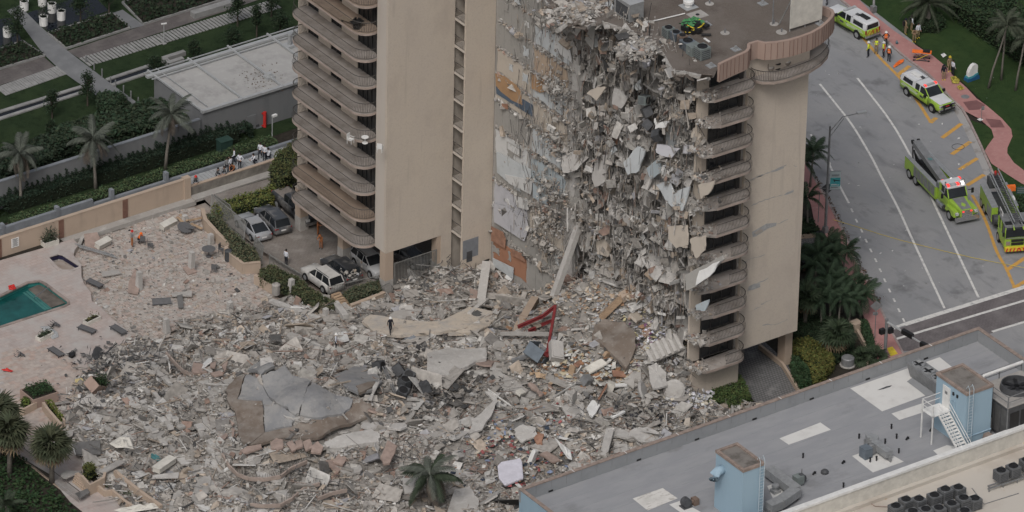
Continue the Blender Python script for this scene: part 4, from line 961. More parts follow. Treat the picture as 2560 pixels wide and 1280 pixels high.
# two blue penthouses
def penthouse(fn,tl,tr,br,bl,ztop,label):
    a,b,c,d=[P(*fn(*p),ztop)for p in(tl,tr,br,bl)]
    xa=(a.x+d.x)/2;xb=(b.x+c.x)/2;ya=(a.y+b.y)/2;yb=(c.y+d.y)/2
    t=thing('penthouse',label,'penthouse',(xa,yb,RN),world=True)
    MB().box2((xa,yb,RN),(xb,ya,ztop-.12)).build('wall',M['blue'],t)
    for p,q in(((xa-.06,yb-.06),(xb+.06,yb+.2)),((xa-.06,ya-.2),(xb+.06,ya+.06)),((xa-.061,yb+.2),(xa+.2,ya-.2)),((xb-.2,yb+.2),(xb+.061,ya-.2))):
        MB().box2((p[0],p[1],ztop-.12),(q[0],q[1],ztop+.14)).build('coping',M['coping'],t)
    MB().box2((xa+.2,yb+.2,ztop-.12),(xb-.2,ya-.2,ztop-.02)).build('roof',M['roofbrown2'],t)
    return t,xa,xb,yb,ya
M['roofbrown2']=layered('stained_penthouse_roof',(.20,.185,.17),[((.10,.09,.08),.45,.48,.62,None),((.27,.25,.23),.8,.6,.75,None)],.9)
ph,xa,xb,yb,ya=penthouse(S7,(1225,318),(1412,258),(1625,402),(1440,462),14.2,'tall pale blue penthouse with steel stair and white door')
MB().box((xa-.03,ya-1.5,RN+3.9),(.08,1.0,2.1)).build('door',M['white'],ph);MB().box((xa-.075,ya-1.5,RN+4.35),(.02,.35,.28)).build('door_notice',M['grey'],ph)
for dy in(2.2,2.75):MB().box((xa-.04,ya-dy-.25,RN+4.7),(.1,.2,.28)).build('vent_hole',M['black'],ph)
MB().tube([(xa-.06,ya-2.3,RN+2.9),(xa-.06,ya-2.3,RN+4.0),(xa-.06,ya-2.6,RN+4.1),(xa-.06,ya-2.75,RN+4.0),(xa-.06,ya-2.75,RN+.1)],.04,6).build('conduit',M['blue'],ph)
MB().box((xb-.6,yb-.5,RN+.5),(.8,.9,1.0),taper=.7).build('intake_hood',M['coping'],ph)
MB().tube([(xa-.05,yb-.05,RN+1.1),(xb+.05,yb-.05,RN+1.1)],.05,6).build('conduit',M['blue'],ph)
def ladder(name,x,y,z0,z1,label,m):
    t=thing(name,label,'ladder',(x,y,z0),world=True)
    for s in(-.23,.23):MB().tube([(x+s,y,z0),(x+s,y,z1+.5),(x+s,y+.25,z1+.85),(x+s,y+.45,z1+.5)],.032,6).build('rail',m,t)
    k=int((z1-z0)/.3)
    for i in range(k):MB().box((x,y,z0+.25+i*.3),(.46,.03,.035)).build('rung',m,t)
ladder('ladder',xa+(xb-xa)*.12,yb-.22,RN,14.2,'pale steel ladder fixed to the penthouse with the stair',mat('pale_blue_steel',(.42,.50,.55),.5,.05))
# external stair with landing
st=thing('steel_stair','white open-tread steel stair up to the penthouse door','stair',(xa,ya,RN),world=True)
lz=RN+2.85;ly0,ly1=ya-2.2,ya-.6;lx=xa-2.0
MB().box2((lx,ly0,lz-.08),(xa,ly1,lz)).build('landing',M['white'],st)
for p in((lx+.05,ly0+.05),(lx+.05,ly1-.05)):MB().box2((p[0]-.05,p[1]-.05,RN),(p[0]+.05,p[1]+.05,lz+1.05)).build('post',M['white'],st)
nst=14;sx=xa-.55
for k in range(nst):
    z=lz-(k+1)*(lz-RN)/(nst+1);y=ly0-(k+.5)*.255
    MB().box((sx-.25,y,z),(1.0,.26,.05)).build('tread',M['white'],st)
yl=ly0-nst*.255
for s in(-.78,.28):
    MB().bar((sx+s,ly0,lz-.05),(sx+s,yl,RN+.1),.06,.22).build('stringer',M['white'],st)
    for hh in(.55,1.0):MB().bar((sx+s,ly0,lz+hh),(sx+s,yl,RN+.15+hh),.05).build('handrail',M['white'],st)
    MB().bar((sx+s,yl,RN),(sx+s,yl,RN+1.2),.05).build('post',M['white'],st)
for hh in(.5,1.03):
    MB().bar((lx+.05,ly0,lz+hh),(lx+.05,ly1,lz+hh),.05).build('handrail',M['white'],st);MB().bar((lx+.05,ly1,lz+hh),(xa,ly1,lz+hh),.05).build('handrail',M['white'],st)
ph2,xa2,xb2,yb2,ya2=penthouse(S6,(1640,790),(1805,737),(2012,892),(1845,960),14.3,'pale blue penthouse with round duct elbow on its side')
MB().tube([(xa2+.1,ya2-1.0,13.0),(xa2-.5,ya2-1.0,13.0),(xa2-.85,ya2-1.0,12.75),(xa2-.9,ya2-1.0,12.3)],[.42,.42,.44,.46],12).build('duct_elbow',M['blue'],ph2,smooth=True)
ladder('ladder',xb2-.35,yb2-.22,RN,14.3,'pale steel ladder fixed to the penthouse with the duct elbow',MATS['pale_blue_steel'])
# condenser with three fans, tilted on white patch
p=P(*S7(1165,400),RN);t=thing('condenser_bank','long condenser bank with three fans behind the penthouse stair','air conditioner',(p.x,p.y,RN),rad(90))
MB().add([(-2.0,-.35,0),(2.0,-.35,0),(2.0,.35,0),(-2,.35,0),(-2.2,-.75,1.5),(2.2,-.75,1.5),(2.2,.75,1.5),(-2.2,.75,1.5)],[(3,2,1,0),(4,5,6,7),(0,1,5,4),(1,2,6,5),(2,3,7,6),(3,0,4,7)]).build('casing',M['grey'],t)
for k in(-1,0,1):
    MB().lathe((k*1.4,0,1.5),[(.6,0),(.6,.12),(.52,.12),(.52,.01)],18).build('fan_ring',M['steel'],t);f=MB()
    for j in range(4):f.box((k*1.4+math.cos(j*1.57)*.26,math.sin(j*1.57)*.26,1.54),(.46,.2,.02),rz=j*1.57)
    f.build('fan_blades',M['black'],t)
patch(S7,[(1022,372),(1060,345),(1200,440),(1215,475),(1150,468)],M['parapet'],zp+.02,'pad')
# cooling tower on the far right
p=P(*S7(1625,590),RN);q=P(*S7(1800,690),RN)
cx0=xb+.9;cx1=cx0+5.0;cy1=ya-1.0;cy0=cy1-4.4;cz=RN+3.4
ct=thing('cooling_tower','dark grey cooling tower with round fan opening and guard rails','cooling tower',(cx0,cy0,RN),world=True)
MB().box2((cx0,cy0,RN+.3),(cx1,cy1,cz)).build('casing',M['dkgrey'],ct)
for k in range(5):MB().box2((cx0-.03,cy0+.1+k*.86,RN+.5),(cx0+.01,cy0+.82+k*.86,cz-.3)).build('side_panel',mat('grey_casing_panel',(.10,.10,.10),.6,.15,2),ct)
for k in range(4):MB().box2((cx0+.3+k*1.2,cy0-.03,RN+.6),(cx0+1.3+k*1.2,cy0+.01,cz-.6)).build('louvre',M['black'],ct)
MB().box2((cx0-.05,cy0-.05,cz),(cx1+.05,cy1+.05,cz+.08)).build('deck',M['concrete'],ct)
fc=((cx0+cx1)/2+.2,(cy0+cy1)/2,cz+.08)
MB().lathe(fc,[(1.5,0),(1.4,.55),(1.3,.55),(1.35,.05)],24).build('fan_cowl',M['dkgrey'],ct)
f=MB();
for k in range(6):f.box((fc[0]+math.cos(k*1.047)*.65,fc[1]+math.sin(k*1.047)*.65,cz+.35),(1.1,.32,.03),rz=k*1.047)
f.build('fan_blades',M['black'],ct)
for(x,y)in((cx0,cy0),(cx0,(cy0+cy1)/2),(cx0,cy1),((cx0+cx1)/2,cy1),(cx1,cy1),(cx1,cy0),((cx0+cx1)/2,cy0)):MB().box2((x-.04,y-.04,RN+.2),(x+.04,y+.04,cz+1.2)).build('post',M['grey'],ct)
for hh in(.6,1.15):
    for a,b in(((cx0,cy0),(cx0,cy1)),((cx0,cy1),(cx1,cy1)),((cx0,cy0),(cx1,cy0))):MB().bar((*a,cz+hh),(*b,cz+hh),.05).build('guard_rail',M['grey'],ct)
MB().tube([(cx0+.4,cy1-.3,cz+.6),(cx0+.6,cy1-.1,cz+1.0),(cx1,cy1-.1,cz+1.0)],.16,8).build('water_pipe',M['white'],ct)
tag(MB().lathe((xb+.45,yb+.8,RN),[(.28,0),(.28,1.6),(.2,1.7)],12).build('tank',M['grey']),'grey upright tank between penthouse and cooling tower','tank')
# ducts with fans
def duct(pts,w,h,z,label,legs=True):
    q=[P(*p,RN+z)for p in pts];t=thing('roof_duct',label,'duct',(q[0].x,q[0].y,RN),world=True)
    for i in range(len(q)-1):MB().bar((q[i].x,q[i].y,RN+z+.003*i),(q[i+1].x,q[i+1].y,RN+z+.003*i),w,h+.01*i).build('duct_section',M['steel'],t)
    for v in q:MB().box((v.x,v.y,RN+z/2-h/4),(.1,w*.8,z)).build('support',M['grey'],t)
    return t
t=duct([S7(740,770),S7(800,765),S7(790,800),S7(900,880)],.7,.6,.7,'bent galvanised duct on the square white roof patch')
p=P(*S7(735,900),RN);t=thing('exhaust_fan','dark belt fan box beside the bent galvanised duct','fan',(p.x,p.y,RN));MB().box((0,0,.55),(.8,.9,1.0)).build('housing',M['acblue'],t);MB().lathe((.6,0,.6),[(.5,-.2),(.5,.2)],14,rot=Matrix.Rotation(rad(90),3,'X')).build('scroll',M['grey'],t)
t=duct([S7(60,990),S7(255,1135),S7(140,1215),S7(60,1250)],.95,.75,.8,'large L-shaped galvanised duct beside the duct-elbow penthouse')
p=P(*S7(105,1145),RN);t=thing('roof_vent','small galvanised mushroom vent inside the L-shaped duct','vent',(p.x,p.y,RN));MB().box((0,0,.15),(.7,.7,.3)).build('base',M['steel'],t);MB().lathe((0,0,.3),[(.22,0),(.22,.3),(.34,.33),(.3,.5)],12).build('hood',M['steel'],t)
p=P(*S7(265,1095),RN);t=thing('exhaust_fan','dark green fan motor at the corner of the L-shaped duct','fan',(p.x,p.y,RN));MB().box((0,0,.6),(.8,.7,.8)).build('housing',M['acgreen'],t);MB().lathe((.3,0,.6),[(.45,-.2),(.45,.2)],12,rot=Matrix.Rotation(rad(90),3,'X')).build('scroll',M['dkgrey'],t);MB().bar((.5,.2,0),(.5,.2,1.4),.06).build('post',M['grey'],t)
p=P(*S6(1390,1240),RN);t=thing('exhaust_fan','brown-grey drum fan on the scuffed white patch','fan',(p.x,p.y,RN));MB().lathe((0,0,.5),[(.42,-.3),(.42,.3)],14,rot=Matrix.Rotation(rad(90),3,'X')).build('drum',M['dkgrey'],t);MB().tube([(.1,0,.4),(.8,-.1,.4)],.2,10).build('outlet',M['acbrown'],t);MB().box((.9,-.1,.35),(.5,.6,.6)).build('box',M['acbrown'],t);MB().box((0,0,.06),(.9,.8,.1)).build('base',M['dkgrey'],t)
stub=None
for(x,y)in((689,770),(914,702),(870,805),(950,770),(965,872),(299,905),(580,1110),(810,925),(766,935)):
    p=P(*S7(x,y),RN);tag(MB().lathe((p.x,p.y,RN),[(.075,0),(.075,.42),(.1,.43),(.1,.48)],8).build('vent_pipe',M['black']),'short black vent pipe standing on the grey membrane roof','vent pipe','vent pipes on the grey roof')
for(x,y)in((372,1022),(575,945),(1020,780),(1185,720)):
    p=P(*S7(x,y),RN);tag(MB().box((p.x,p.y,RN+.12),(.25,.14,.14),rz=.6).box((p.x+.15,p.y,RN+.2),(.09,.2,.2),rz=.6).build('pipe_clamp',M['black']),'small dark bracket lying on the grey membrane roof','bracket','brackets on the grey roof')
p=P(*S7(450,1010),RN);tag(MB().lathe((p.x,p.y,RN),[(.35,0),(.35,.2),(.2,.35),(.08,.4)],12).build('turbine_vent',M['dkgrey']),'low dark domed vent on the grey membrane roof','vent')
# ---- second building with cream roof
sb=thing('cream_roof_building','building with stained cream roof below a white-capped parapet','building',(NX0,NYS,0),world=True)
MB().box2((NX0-20,NYS-40,0),(NX1+6,NYS-.45,8.0)).build('wall',M['roofcream'],sb)
MB().box2((NX0-5,NYS-.32,0),(NX1+5,NYS+.05,9.75)).build('parapet',M['offwhite'],sb);MB().box2((NX0-5,NYS-.42,9.75),(NX1+5,NYS+.15,9.98)).build('parapet_cap',M['white'],sb)
MB().box2((NX0-5,NYS-.75,8.0),(NX1+5,NYS-.33,8.35)).build('flashing',M['roofcream'],sb)
acs=[(1012,1262),(1102,1258),(1210,1232),(1285,1208),(1376,1178),(1330,1290),(1412,1268),(1490,1255),(1240,1320),(940,1325),(1672,1088),(1757,1058),(1850,1015),(1150,1330),(1420,1340),(1060,1345)]
pro=None
for i,(x,y)in enumerate(acs):
    p=P(*S7(x,y),8.0);lab,grp=(('square grey air conditioner on a rail rack','air conditioners on the rail rack')if 10<=i<=12 else('square grey air conditioner in the packed cluster on the cream roof','packed air conditioners on the cream roof'))
    if pro is None:pro=ac_unit((p.x,p.y,8.05),1.0,.95,mat('ac_casing_grey',(.125,.13,.135),.6,.12,2),lab,grp);o=pro
    else:o=copy_tree(pro);o['label']=lab;o['group']=grp
    o.location=(p.x,p.y,8.05+(.4 if 10<=i<=12 else 0));o.rotation_euler=(0,0,random.uniform(-.06,.06))
    if i in(3,6,9):o.scale=(1.0,1.0,1.25)
rk=thing('equipment_rack','low steel rail rack carrying air conditioners on the cream roof','rack',P(*S7(1600,1095),8.0),world=True)
for dy in(0,.8):
    a=P(*S7(1585,1100+dy*25),8.35);b=P(*S7(1900,1000+dy*25),8.35);MB().bar(a,b,.1,.12).build('rail',M['grey'],rk)
    for k in range(4):c=a.lerp(b,k/3.2+.03);MB().bar((c.x,c.y,8.0),(c.x,c.y,8.35),.08).build('leg',M['grey'],rk)
tag(MB().tube([P(*S7(1475,1115),8.05),P(*S7(1560,1225),8.05),P(*S7(1800,1150),8.05)],.04,5).build('roof_conduit',M['grey']),'thin conduit bending across the cream roof','pipe')
tag(MB().tube([P(*S7(700,1105),9.0),P(*S7(695,1170),8.1),P(*S7(800,1240),8.06),P(*S7(900,1245),8.06)],.05,5).build('roof_conduit',M['coping']),'rusty conduit running down the white-capped parapet','pipe')
# ================================================================== POOL DECK AND PARKING
pool=[(-60,835),(-60,810),(0,792),(210,690),(300,678),(345,700),(520,830),(522,855),(490,872),(0,1030),(-160,1080),(-500,1130),(-500,900)]
spa=[(358,498),(440,470),(480,476),(612,560),(605,578),(540,600),(470,600),(430,575)]
brk=[(560,360),(600,400),(570,440),(560,480),(600,530),(620,560),(620,640),(640,700),(690,760),(700,830),(770,880),(850,960),(940,1030),(1040,1130)]  # broken deck edge (R6 pixels)
intact=[R6(*p)for p in brk]+[R6(900,1180),R6(760,1240),R6(700,1330),(215,930),(205,960),(190,1010),(150,1060),(170,1090),(150,1130),(100,1160),(60,1150),(0,1100),(-300,1200),(-300,745),(0,651),(110,619),(190,594)]
deck_poly=[tuple(P(*p).xy)for p in intact]
deck=sheet(deck_poly,[[tuple(P(*R6(*p)).xy)for p in pool],[tuple(P(*R6(*p)).xy)for p in spa]],0.0,'pool_deck',M['deckpaver'])
struct(deck,'dusty pink paved pool deck')
eb=[P(*R6(*p))for p in brk]
struct(MB().add([(p.x,p.y,0)for p in eb]+[(p.x+.25,p.y-.1,-1.4)for p in eb],[(i,i+1,len(eb)+i+1,len(eb)+i)for i in range(len(eb)-1)]).build('deck_edge',M['sand']),'broken sandy edge where the deck dropped')
def basin(pts,name,label,depth,wz,wm,wallm):
    q=[P(*R6(*p))for p in pts];n=len(q);t=thing(name,label,'pool',(q[0].x,q[0].y,0),world=True)
    MB().add([(v.x,v.y,-.002)for v in q]+[(v.x,v.y,-depth)for v in q],[(i,(i+1)%n,n+(i+1)%n,n+i)for i in range(n)]+[tuple(range(n,2*n))]).build('basin',wallm,t)
    MB().wall([(v.x,v.y)for v in q],.32,-.05,.05,closed=True).build('coping',M['coping_pool']if wm else M['deckpaver'],t)
    if wm:MB().add([(v.x,v.y,wz)for v in q],[tuple(range(n))]).build('water',wm,t)
    return t
M['coping_pool']=layered('dusty_pool_coping',(.30,.25,.225),[((.17,.14,.125),.8,.45,.65,None)],.9)
M['spawall']=mat('dark_blue_tile',(.028,.026,.06),.4,.2,3)
bpool=basin(pool,'swimming_pool','green swimming pool with dusty brown coping',1.9,-.45,M['poolwater'],M['pooltile'])
def plate(fn,pts,z,m,nm,parent=None,th=.03):
    q=[P(*fn(*p),z)for p in pts];return MB().prism([(v.x,v.y)for v in q],z-th,z).build(nm,m,parent)
plate(R6,[(300,700),(345,718),(505,842),(390,880),(215,740)],-.4,mat('mud_grey_shelf',(.13,.115,.10),.7,.25,1),'shelf',bpool)
for k in range(3):plate(R6,[(215-k*22,748+k*9),(232-k*22,742+k*9),(398-k*20,884+k*6),(380-k*20,890+k*6)],-.43+.0-k*.005,mat('underwater_step',(.05,.17,.155),.3,.15,1),'step',bpool)
tag(MB().tube([P(*R6(262,812),-.3),P(*R6(268,800),.5),P(*R6(370,725),.75),P(*R6(378,730),.0)],.045,6).build('pool_handrail',M['chrome']),'bright metal handrail reaching into the green pool','handrail')
bspa=basin(spa,'empty_spa','small empty spa pool with dark blue tiled rim',1.0,0,None,M['deckpaver'])
sq=[P(*R6(*p))for p in spa];MB().wall([(v.x,v.y)for v in sq],.1,-.55,-.055,closed=True).build('tile_rim',M['spawall'],bspa)
for k,zz in((0,-.55),(1,-.8)):plate(R6,[(400+k*30,540+k*10),(460,520+k*15),(560-k*20,590-k*5),(480,612)],zz,M['sand'],'step',bspa)
def pip(p,pg):
    c=False
    for i in range(len(pg)):
        a,b=pg[i],pg[(i+1)%len(pg)]
        if(a[1]>p[1])!=(b[1]>p[1])and p[0]<(b[0]-a[0])*(p[1]-a[1])/(b[1]-a[1])+a[0]:c=not c
    return c
# sunken deck: uneven bed with individually displaced pavers
def sink(x,y):return-.55-.12*math.sin(x*.55+.4)*math.cos(y*.4)-.05*math.sin(x*1.7+y)
sp_px=[R6(*p)for p in brk]+[R6(1150,1140),R6(1300,1050),(520,800),(620,780),(700,740),(640,700),(610,660),(530,545),(500,520),(455,512),(290,558),(200,590)]
sp=[tuple(P(*p,-.5).xy)for p in sp_px]
bmk=MB();gx=np.arange(-30,2,.6);gy=np.arange(-2,26,.6)
bmk.add([(x,y,sink(x,y)+.015)for y in gy for x in gx],[(j*len(gx)+i,j*len(gx)+i+1,(j+1)*len(gx)+i+1,(j+1)*len(gx)+i)for j in range(len(gy)-1)for i in range(len(gx)-1)])
def near_sp(x,y):return any(pip((x+a,y+b),sp)for a,b in((0,0),(.5,0),(-.5,0),(0,.5),(0,-.5)))
bmk.f=[f for f in bmk.f if near_sp(sum(bmk.v[i][0]for i in f)/4,sum(bmk.v[i][1]for i in f)/4)]
sunk=struct(bmk.build('sunken_deck',M['sand']),'collapsed sandy bed of the dropped deck')
cells=[]
for j,y in enumerate(np.arange(-3,26,.46)):
    for x in np.arange(-30,2,.47):
        xx=x+(.2 if j%2 else 0)
        if pip((xx,y),sp):
            gap=math.sin(xx*.9+1)*math.sin(y*.8+2)+.5*math.sin(xx*2.3-y*1.9)
            if random.random()<(.03 if gap<1.0 else .6):continue
            cells.append((xx,y))
cells.sort(key=lambda c:abs(c[0]+17)+abs(c[1]-10))
PVC=np.array([(.39,.355,.325),(.40,.345,.31),(.37,.34,.315),(.405,.37,.34),(.39,.325,.29)])
pvm=[]
for c in PVC:
    k=tuple(c);pvm.append(mat('paver_%d'%len(pvm),k,.9,.12,1.5))
shared={}
rest_p,rest_s,rest_t=[],[],[];rest_r=[]
for i,(x,y)in enumerate(cells):
    z=sink(x,y);t1,t2=random.gauss(0,.02),random.gauss(0,.02);rz=random.gauss(0,.035)
    if random.random()<.03:t1*=4;z+=.08
    dx,dy=random.gauss(0,.025),random.gauss(0,.025)
    ci=random.randrange(5)
    if i<300:
        if ci not in shared:shared[ci]=MB().box((0,0,0),(.43,.42,.09)).build('paver',pvm[ci],sunk);o=shared[ci]
        else:o=shared[ci].copy();COL.objects.link(o)
        o.location=(x+dx,y+dy,z);o.rotation_euler=(t1,t2,rz)
    else:
        rest_p.append((x+dx,y+dy,z));rest_s.append((.43,.42,.09));rest_t.append(PVC[ci]);rest_r.append(np.array(Euler((t1,t2,rz)).to_matrix()))
o=chunks('pavers',np.array(rest_p),np.array(rest_s),np.array(rest_r),np.array(rest_t),M['paver'],jit=.02,parent=sunk);o['kind']='stuff'
# pavers of the intact deck that the photo shows near its lower corner
lower=[tuple(P(*p).xy)for p in((0,880),(110,860),(215,930),(190,1010),(150,1060),(100,1160),(60,1150),(0,1090))]
rp,rs,rt=[],[],[]
for j,y in enumerate(np.arange(-14,14,.44)):
    for x in np.arange(-48,-24,.62):
        if pip((x,y),lower):rp.append((x+(.31 if j%2 else 0),y,-.012));rs.append((.605,.425,.05));rt.append(PVC[random.randrange(5)]*(1,.95,.93))
if rp:
    n=len(rp);o=chunks('pavers',np.array(rp),np.array(rs),rotmats(n,.02)*0+np.eye(3)[None],np.array(rt),M['paver'],jit=.02,parent=deck);o['kind']='stuff'
# debris tongue: torn paver mat lifted against the wall, ladder-like strip
def slabpiece(name,fn,pts,z,th,m,tilt=(0,0),lift=0.0):
    """broken slab with the outline seen in the photo, lying at height z and tilted a little"""
    q=[P(*fn(*p),z)for p in pts];c=sum(q,Vector())/len(q);n=len(q)
    top=[Vector((v.x-c.x,v.y-c.y,(v.x-c.x)*tilt[0]+(v.y-c.y)*tilt[1]))for v in q]
    a=sum(top[i].x*top[(i+1)%n].y-top[(i+1)%n].x*top[i].y for i in range(n))
    if a<0:top=top[::-1]
    mb=MB().add([tuple(v)for v in top]+[(v.x*.97,v.y*.97,v.z-th)for v in top],[tuple(range(n)),tuple(range(2*n-1,n-1,-1))]+[(i,n+i,n+(i+1)%n,(i+1)%n)for i in range(n)])
    o=mb.build(name,m);o.location=(c.x,c.y,z+lift);return o
M['pinkslab']=mat('pink_brown_slab',(.30,.232,.20),.9,.15,2)
M['dkslab']=mat('dark_fallen_slab',(.15,.147,.143),.9,.15,1.5)
tag(slabpiece('lifted_paving',R6,[(640,350),(740,335),(790,400),(730,440),(650,420)],-.1,.12,M['pinkslab'],(.1,.35)),'lifted mat of pink pavers leaning at the broken deck corner','paving')
tag(slabpiece('torn_edge',R6,[(580,400),(620,340),(700,330),(640,350),(610,400)],.05,.3,M['concrete'],(.1,.2)),'curled grey concrete edge torn at the deck corner','concrete')
t=thing('ladder_strip','pale ladder-like metal strip lying across the dropped deck corner','metal strip',P(*R6(590,415),.1),world=True)
a,b=P(*R6(585,405),.15),P(*R6(880,490),-.3);w=Vector((0,.35,0))
for s in(-1,1):MB().bar(a+w*s,b+w*s,.07).build('rail',M['steel'],t)
for k in range(14):c=a.lerp(b,(k+.5)/14);MB().bar(c-w,c+w,.06).build('rung',M['steel'],t)
for nm,pts,z,lab,m in(('fallen_strip',[(770,605),(900,590),(925,622),(780,640)],-.25,'flat grey concrete strip lying on the dropped pavers','concrete'),('fallen_strip',[(1305,765),(1460,755),(1462,795),(1310,790)],-.25,'light grey strip panel lying above the dark strip','concrete'),('fallen_strip',[(1345,790),(1390,780),(1398,880),(1360,880)],-.25,'narrow dark brown panel lying across the light strip','dkslab'),
                           ('lifted_paving',[(980,690),(1030,610),(1075,680),(1050,760),(975,750)],-.1,'tented pavers pushed up by a broken column','pinkslab'),('lifted_paving',[(1390,580),(1450,555),(1500,600),(1430,620)],-.2,'pushed-up pavers at the leaning column stump','pinkslab')):
    tag(slabpiece(nm,R6,pts,z,.1,M[m],(.05,.2 if nm=='lifted_paving' else 0)),lab,'debris panel')
# column stumps punching through the deck
for(fn,x,y,yt,lab)in((R6,1460,600,455,'concrete column stump standing beside the upturned umbrella frame'),(R6,1060,740,610,'broken column stump among the tented pavers'),(R6,1268,1080,965,'column stump at the rubble edge beside the bent loungers'),(R6,1605,400,320,'short column stump behind the round patio table'),(R6,1752,905,835,'small column stump at the start of the grey rubble'),(R7,755,910,785,'column stump leaning at the hedge planter'),(R7,1020,1120,1010,'thick column stump below the hedge'),(R6,1410,250,175,'tan post stump among the boards by the wall')):
    g=P(*fn(x,y),-.55 if fn is R6 else 0);px,py=fn(x,yt);h=(fn(x,y)[1]-py)/(27*.868)
    tag(MB().box((0,0,h/2),(.5,.5,h),rot=Euler((random.uniform(-.06,.06),random.uniform(-.06,.06),.1)).to_matrix(),taper=.85).build('column_stump',M['slab']),lab,'column').location=g
# ---- deck furniture
M['slingGrey']=mat('grey_sling_fabric',(.115,.115,.118),.9,.1,4)
def lounger(loc,rz,label,rot=None):
    t=thing('sun_lounger',label,'sun lounger',loc,rz)
    if rot:t.rotation_euler=rot
    MB().box((0,0,.3),(1.75,.6,.045)).build('sling',M['slingGrey'],t)
    for s in(-.33,.33):MB().box((0,s,.3),(1.9,.05,.06)).build('frame_rail',M['dkgrey'],t)
    for sx in(-.75,.75):
        for s in(-.3,.3):MB().box((sx,s,.14),(.05,.05,.28)).build('leg',M['dkgrey'],t)
def aim(fn,a,b,z):
    p,q=P(*fn(*a),z),P(*fn(*b),z);return(p+q)/2,math.atan2(q.y-p.y,q.x-p.x)
for a,b,z,lab in(((590,1035),(735,1090),0,'grey sling lounger between the planter box and the fallen lounger'),((845,1030),(960,1100),.1,'grey sling lounger tipped at the broken deck corner'),((375,1200),(480,1270),0,'grey sling lounger beside the black speaker box'),((650,680),(790,745),-.45,'grey sling lounger dropped beside the torn deck edge')):
    c,rz=aim(R6,a,b,z);lounger((c.x,c.y,z),rz,lab)
c,rz=aim(R6,(1150,850),(1310,840),-.4);lounger((c.x,c.y,-.4),rz,'upturned grey lounger frame on the dropped pavers',rot=(.5,0,rz))
for(x,y,z,rz,lab,rot)in((380,1010,.1,0,'patio chair toppled beside the torn white umbrella',(1.9,.3,.5)),(115,1240,.1,0,'patio chair lying upside down on the pink deck',(2.2,.2,1.0)),(1632,610,-.5,2.4,'grey patio chair standing on the dusty deck',None),(1145,430,-.5,1.0,'grey patio chair behind the crouching rescuer',None),(1085,395,-.5,2.6,'grey patio chair beside the rescuer with red helmet',None),(1690,465,-.4,.5,'grey patio chair tucked beside the round patio table',None),(1420,300,-.4,.3,'toppled patio chair near the white box',(1.4,0,.4))):
    t=chair(P(*R6(x,y),z),rz,M['slingGrey'],lab,nm='patio_chair')
    if rot:t.rotation_euler=rot;t.location.z+=.25
table(P(*R6(1590,490),-.5),.65,.8,M['slingGrey'],'round dark patio table beside the trash can',nm='patio_table')
t=table(P(*R6(1400,300),-.4),.75,.5,M['slingGrey'],'round grey patio table tipped among chairs',nm='patio_table',rot=(.3,.1,0))
t=table(P(*R6(715,1245),.1),.75,.55,M['dkgrey'],'round dark patio table tipped on edge at the rubble',nm='patio_table',rot=(1.1,.2,.3))
def planterbox(p,sx,sy,h,label,m,n,lh,col,rz=0.0,nm='planter_box'):
    t=thing(nm,label,'planter',p,rz)
    MB().wall([(-sx/2,-sy/2),(sx/2,-sy/2),(sx/2,sy/2),(-sx/2,sy/2)],.12,0,h,closed=True).build('box',m,t);MB().box((0,0,h-.08),(sx-.1,sy-.1,.05)).build('soil',M['soil'],t)
    if n:
        pos=np.column_stack([rng.normal(0,sx*.25,n),rng.normal(0,sy*.25,n),h+np.abs(rng.normal(0,lh*.5,n))]);leaves('foliage',pos,rng.uniform(.1,.25,n),greens(n,col),parent=t)
    return t
planterbox(P(*R6(380,400)),1.5,.7,.5,'white planter box with grey-green bush by the tan wall',M['offwhite'],500,1.1,(.035,.045,.03))
planterbox(P(*R6(700,985)),1.6,.6,.35,'low white planter box with thin yellow plant',M['offwhite'],90,.4,(.07,.07,.03),rz=.2)
planterbox(P(*R6(340,1110)),1.6,.6,.4,'white planter box beside the torn white umbrella',M['offwhite'],160,.35,(.03,.04,.025),rz=.2)
def crumple(name,fn,pts,z,m,label,cat,amp=.25):
    q=[P(*fn(*p),z)for p in pts];c=sum(q,Vector())/len(q);n=len(q);N=4;vs=[(0,0,amp*1.2)]
    for k in range(1,N+1):
        for v in q:r=k/N*random.uniform(.85,1.1);vs.append(((v.x-c.x)*r,(v.y-c.y)*r,random.uniform(.0,amp)*(1.4-k/N)))
    fs=[(0,1+i,1+(i+1)%n)for i in range(n)]
    for k in range(N-1):fs+=[(1+k*n+i,1+(k+1)*n+i,1+(k+1)*n+(i+1)%n,1+k*n+(i+1)%n)for i in range(n)]
    o=MB().add(vs,fs).build(name,m);o.location=(c.x,c.y,z+.04);return tag(o,label,cat)
crumple('umbrella_cloth',R6,[(300,1030),(370,1030),(440,1075),(450,1110),(400,1125),(340,1070)],0,M['alu'],'torn pale umbrella cloth lying on the pink deck','cloth')
crumple('red_cloth',R6,[(60,720),(110,705),(125,740),(100,755),(65,745)],.05,M['red'],'crumpled red cloth at the pool edge','cloth')
crumple('red_cloth',S3,[(5,145),(60,138),(105,155),(90,166),(20,158)],.05,M['red'],'folded red umbrella lying on the pink deck','umbrella')
tag(MB().box(P(*R6(548,1240),.2),(.5,.4,.45),rz=.3).box(P(*R6(548,1240),.44),(.44,.34,.03),rz=.3).build('speaker_box',M['black']),'small black speaker box beside a lounger','box')
for(x,y,w,lab)in((1275,265,1.7,'long white box planter lying tilted by the wall'),(780,410,1.6,'white bench planter tipped at the broken deck corner')):
    t=thing('white_box',lab,'box',P(*R6(x,y),-.4),.15);t.rotation_euler=(.25,0,.25);MB().box((0,0,.3),(w,.6,.5)).build('box',M['offwhite'],t);MB().box((0,0,.57),(w+.1,.7,.06)).build('lid',M['offwhite'],t)
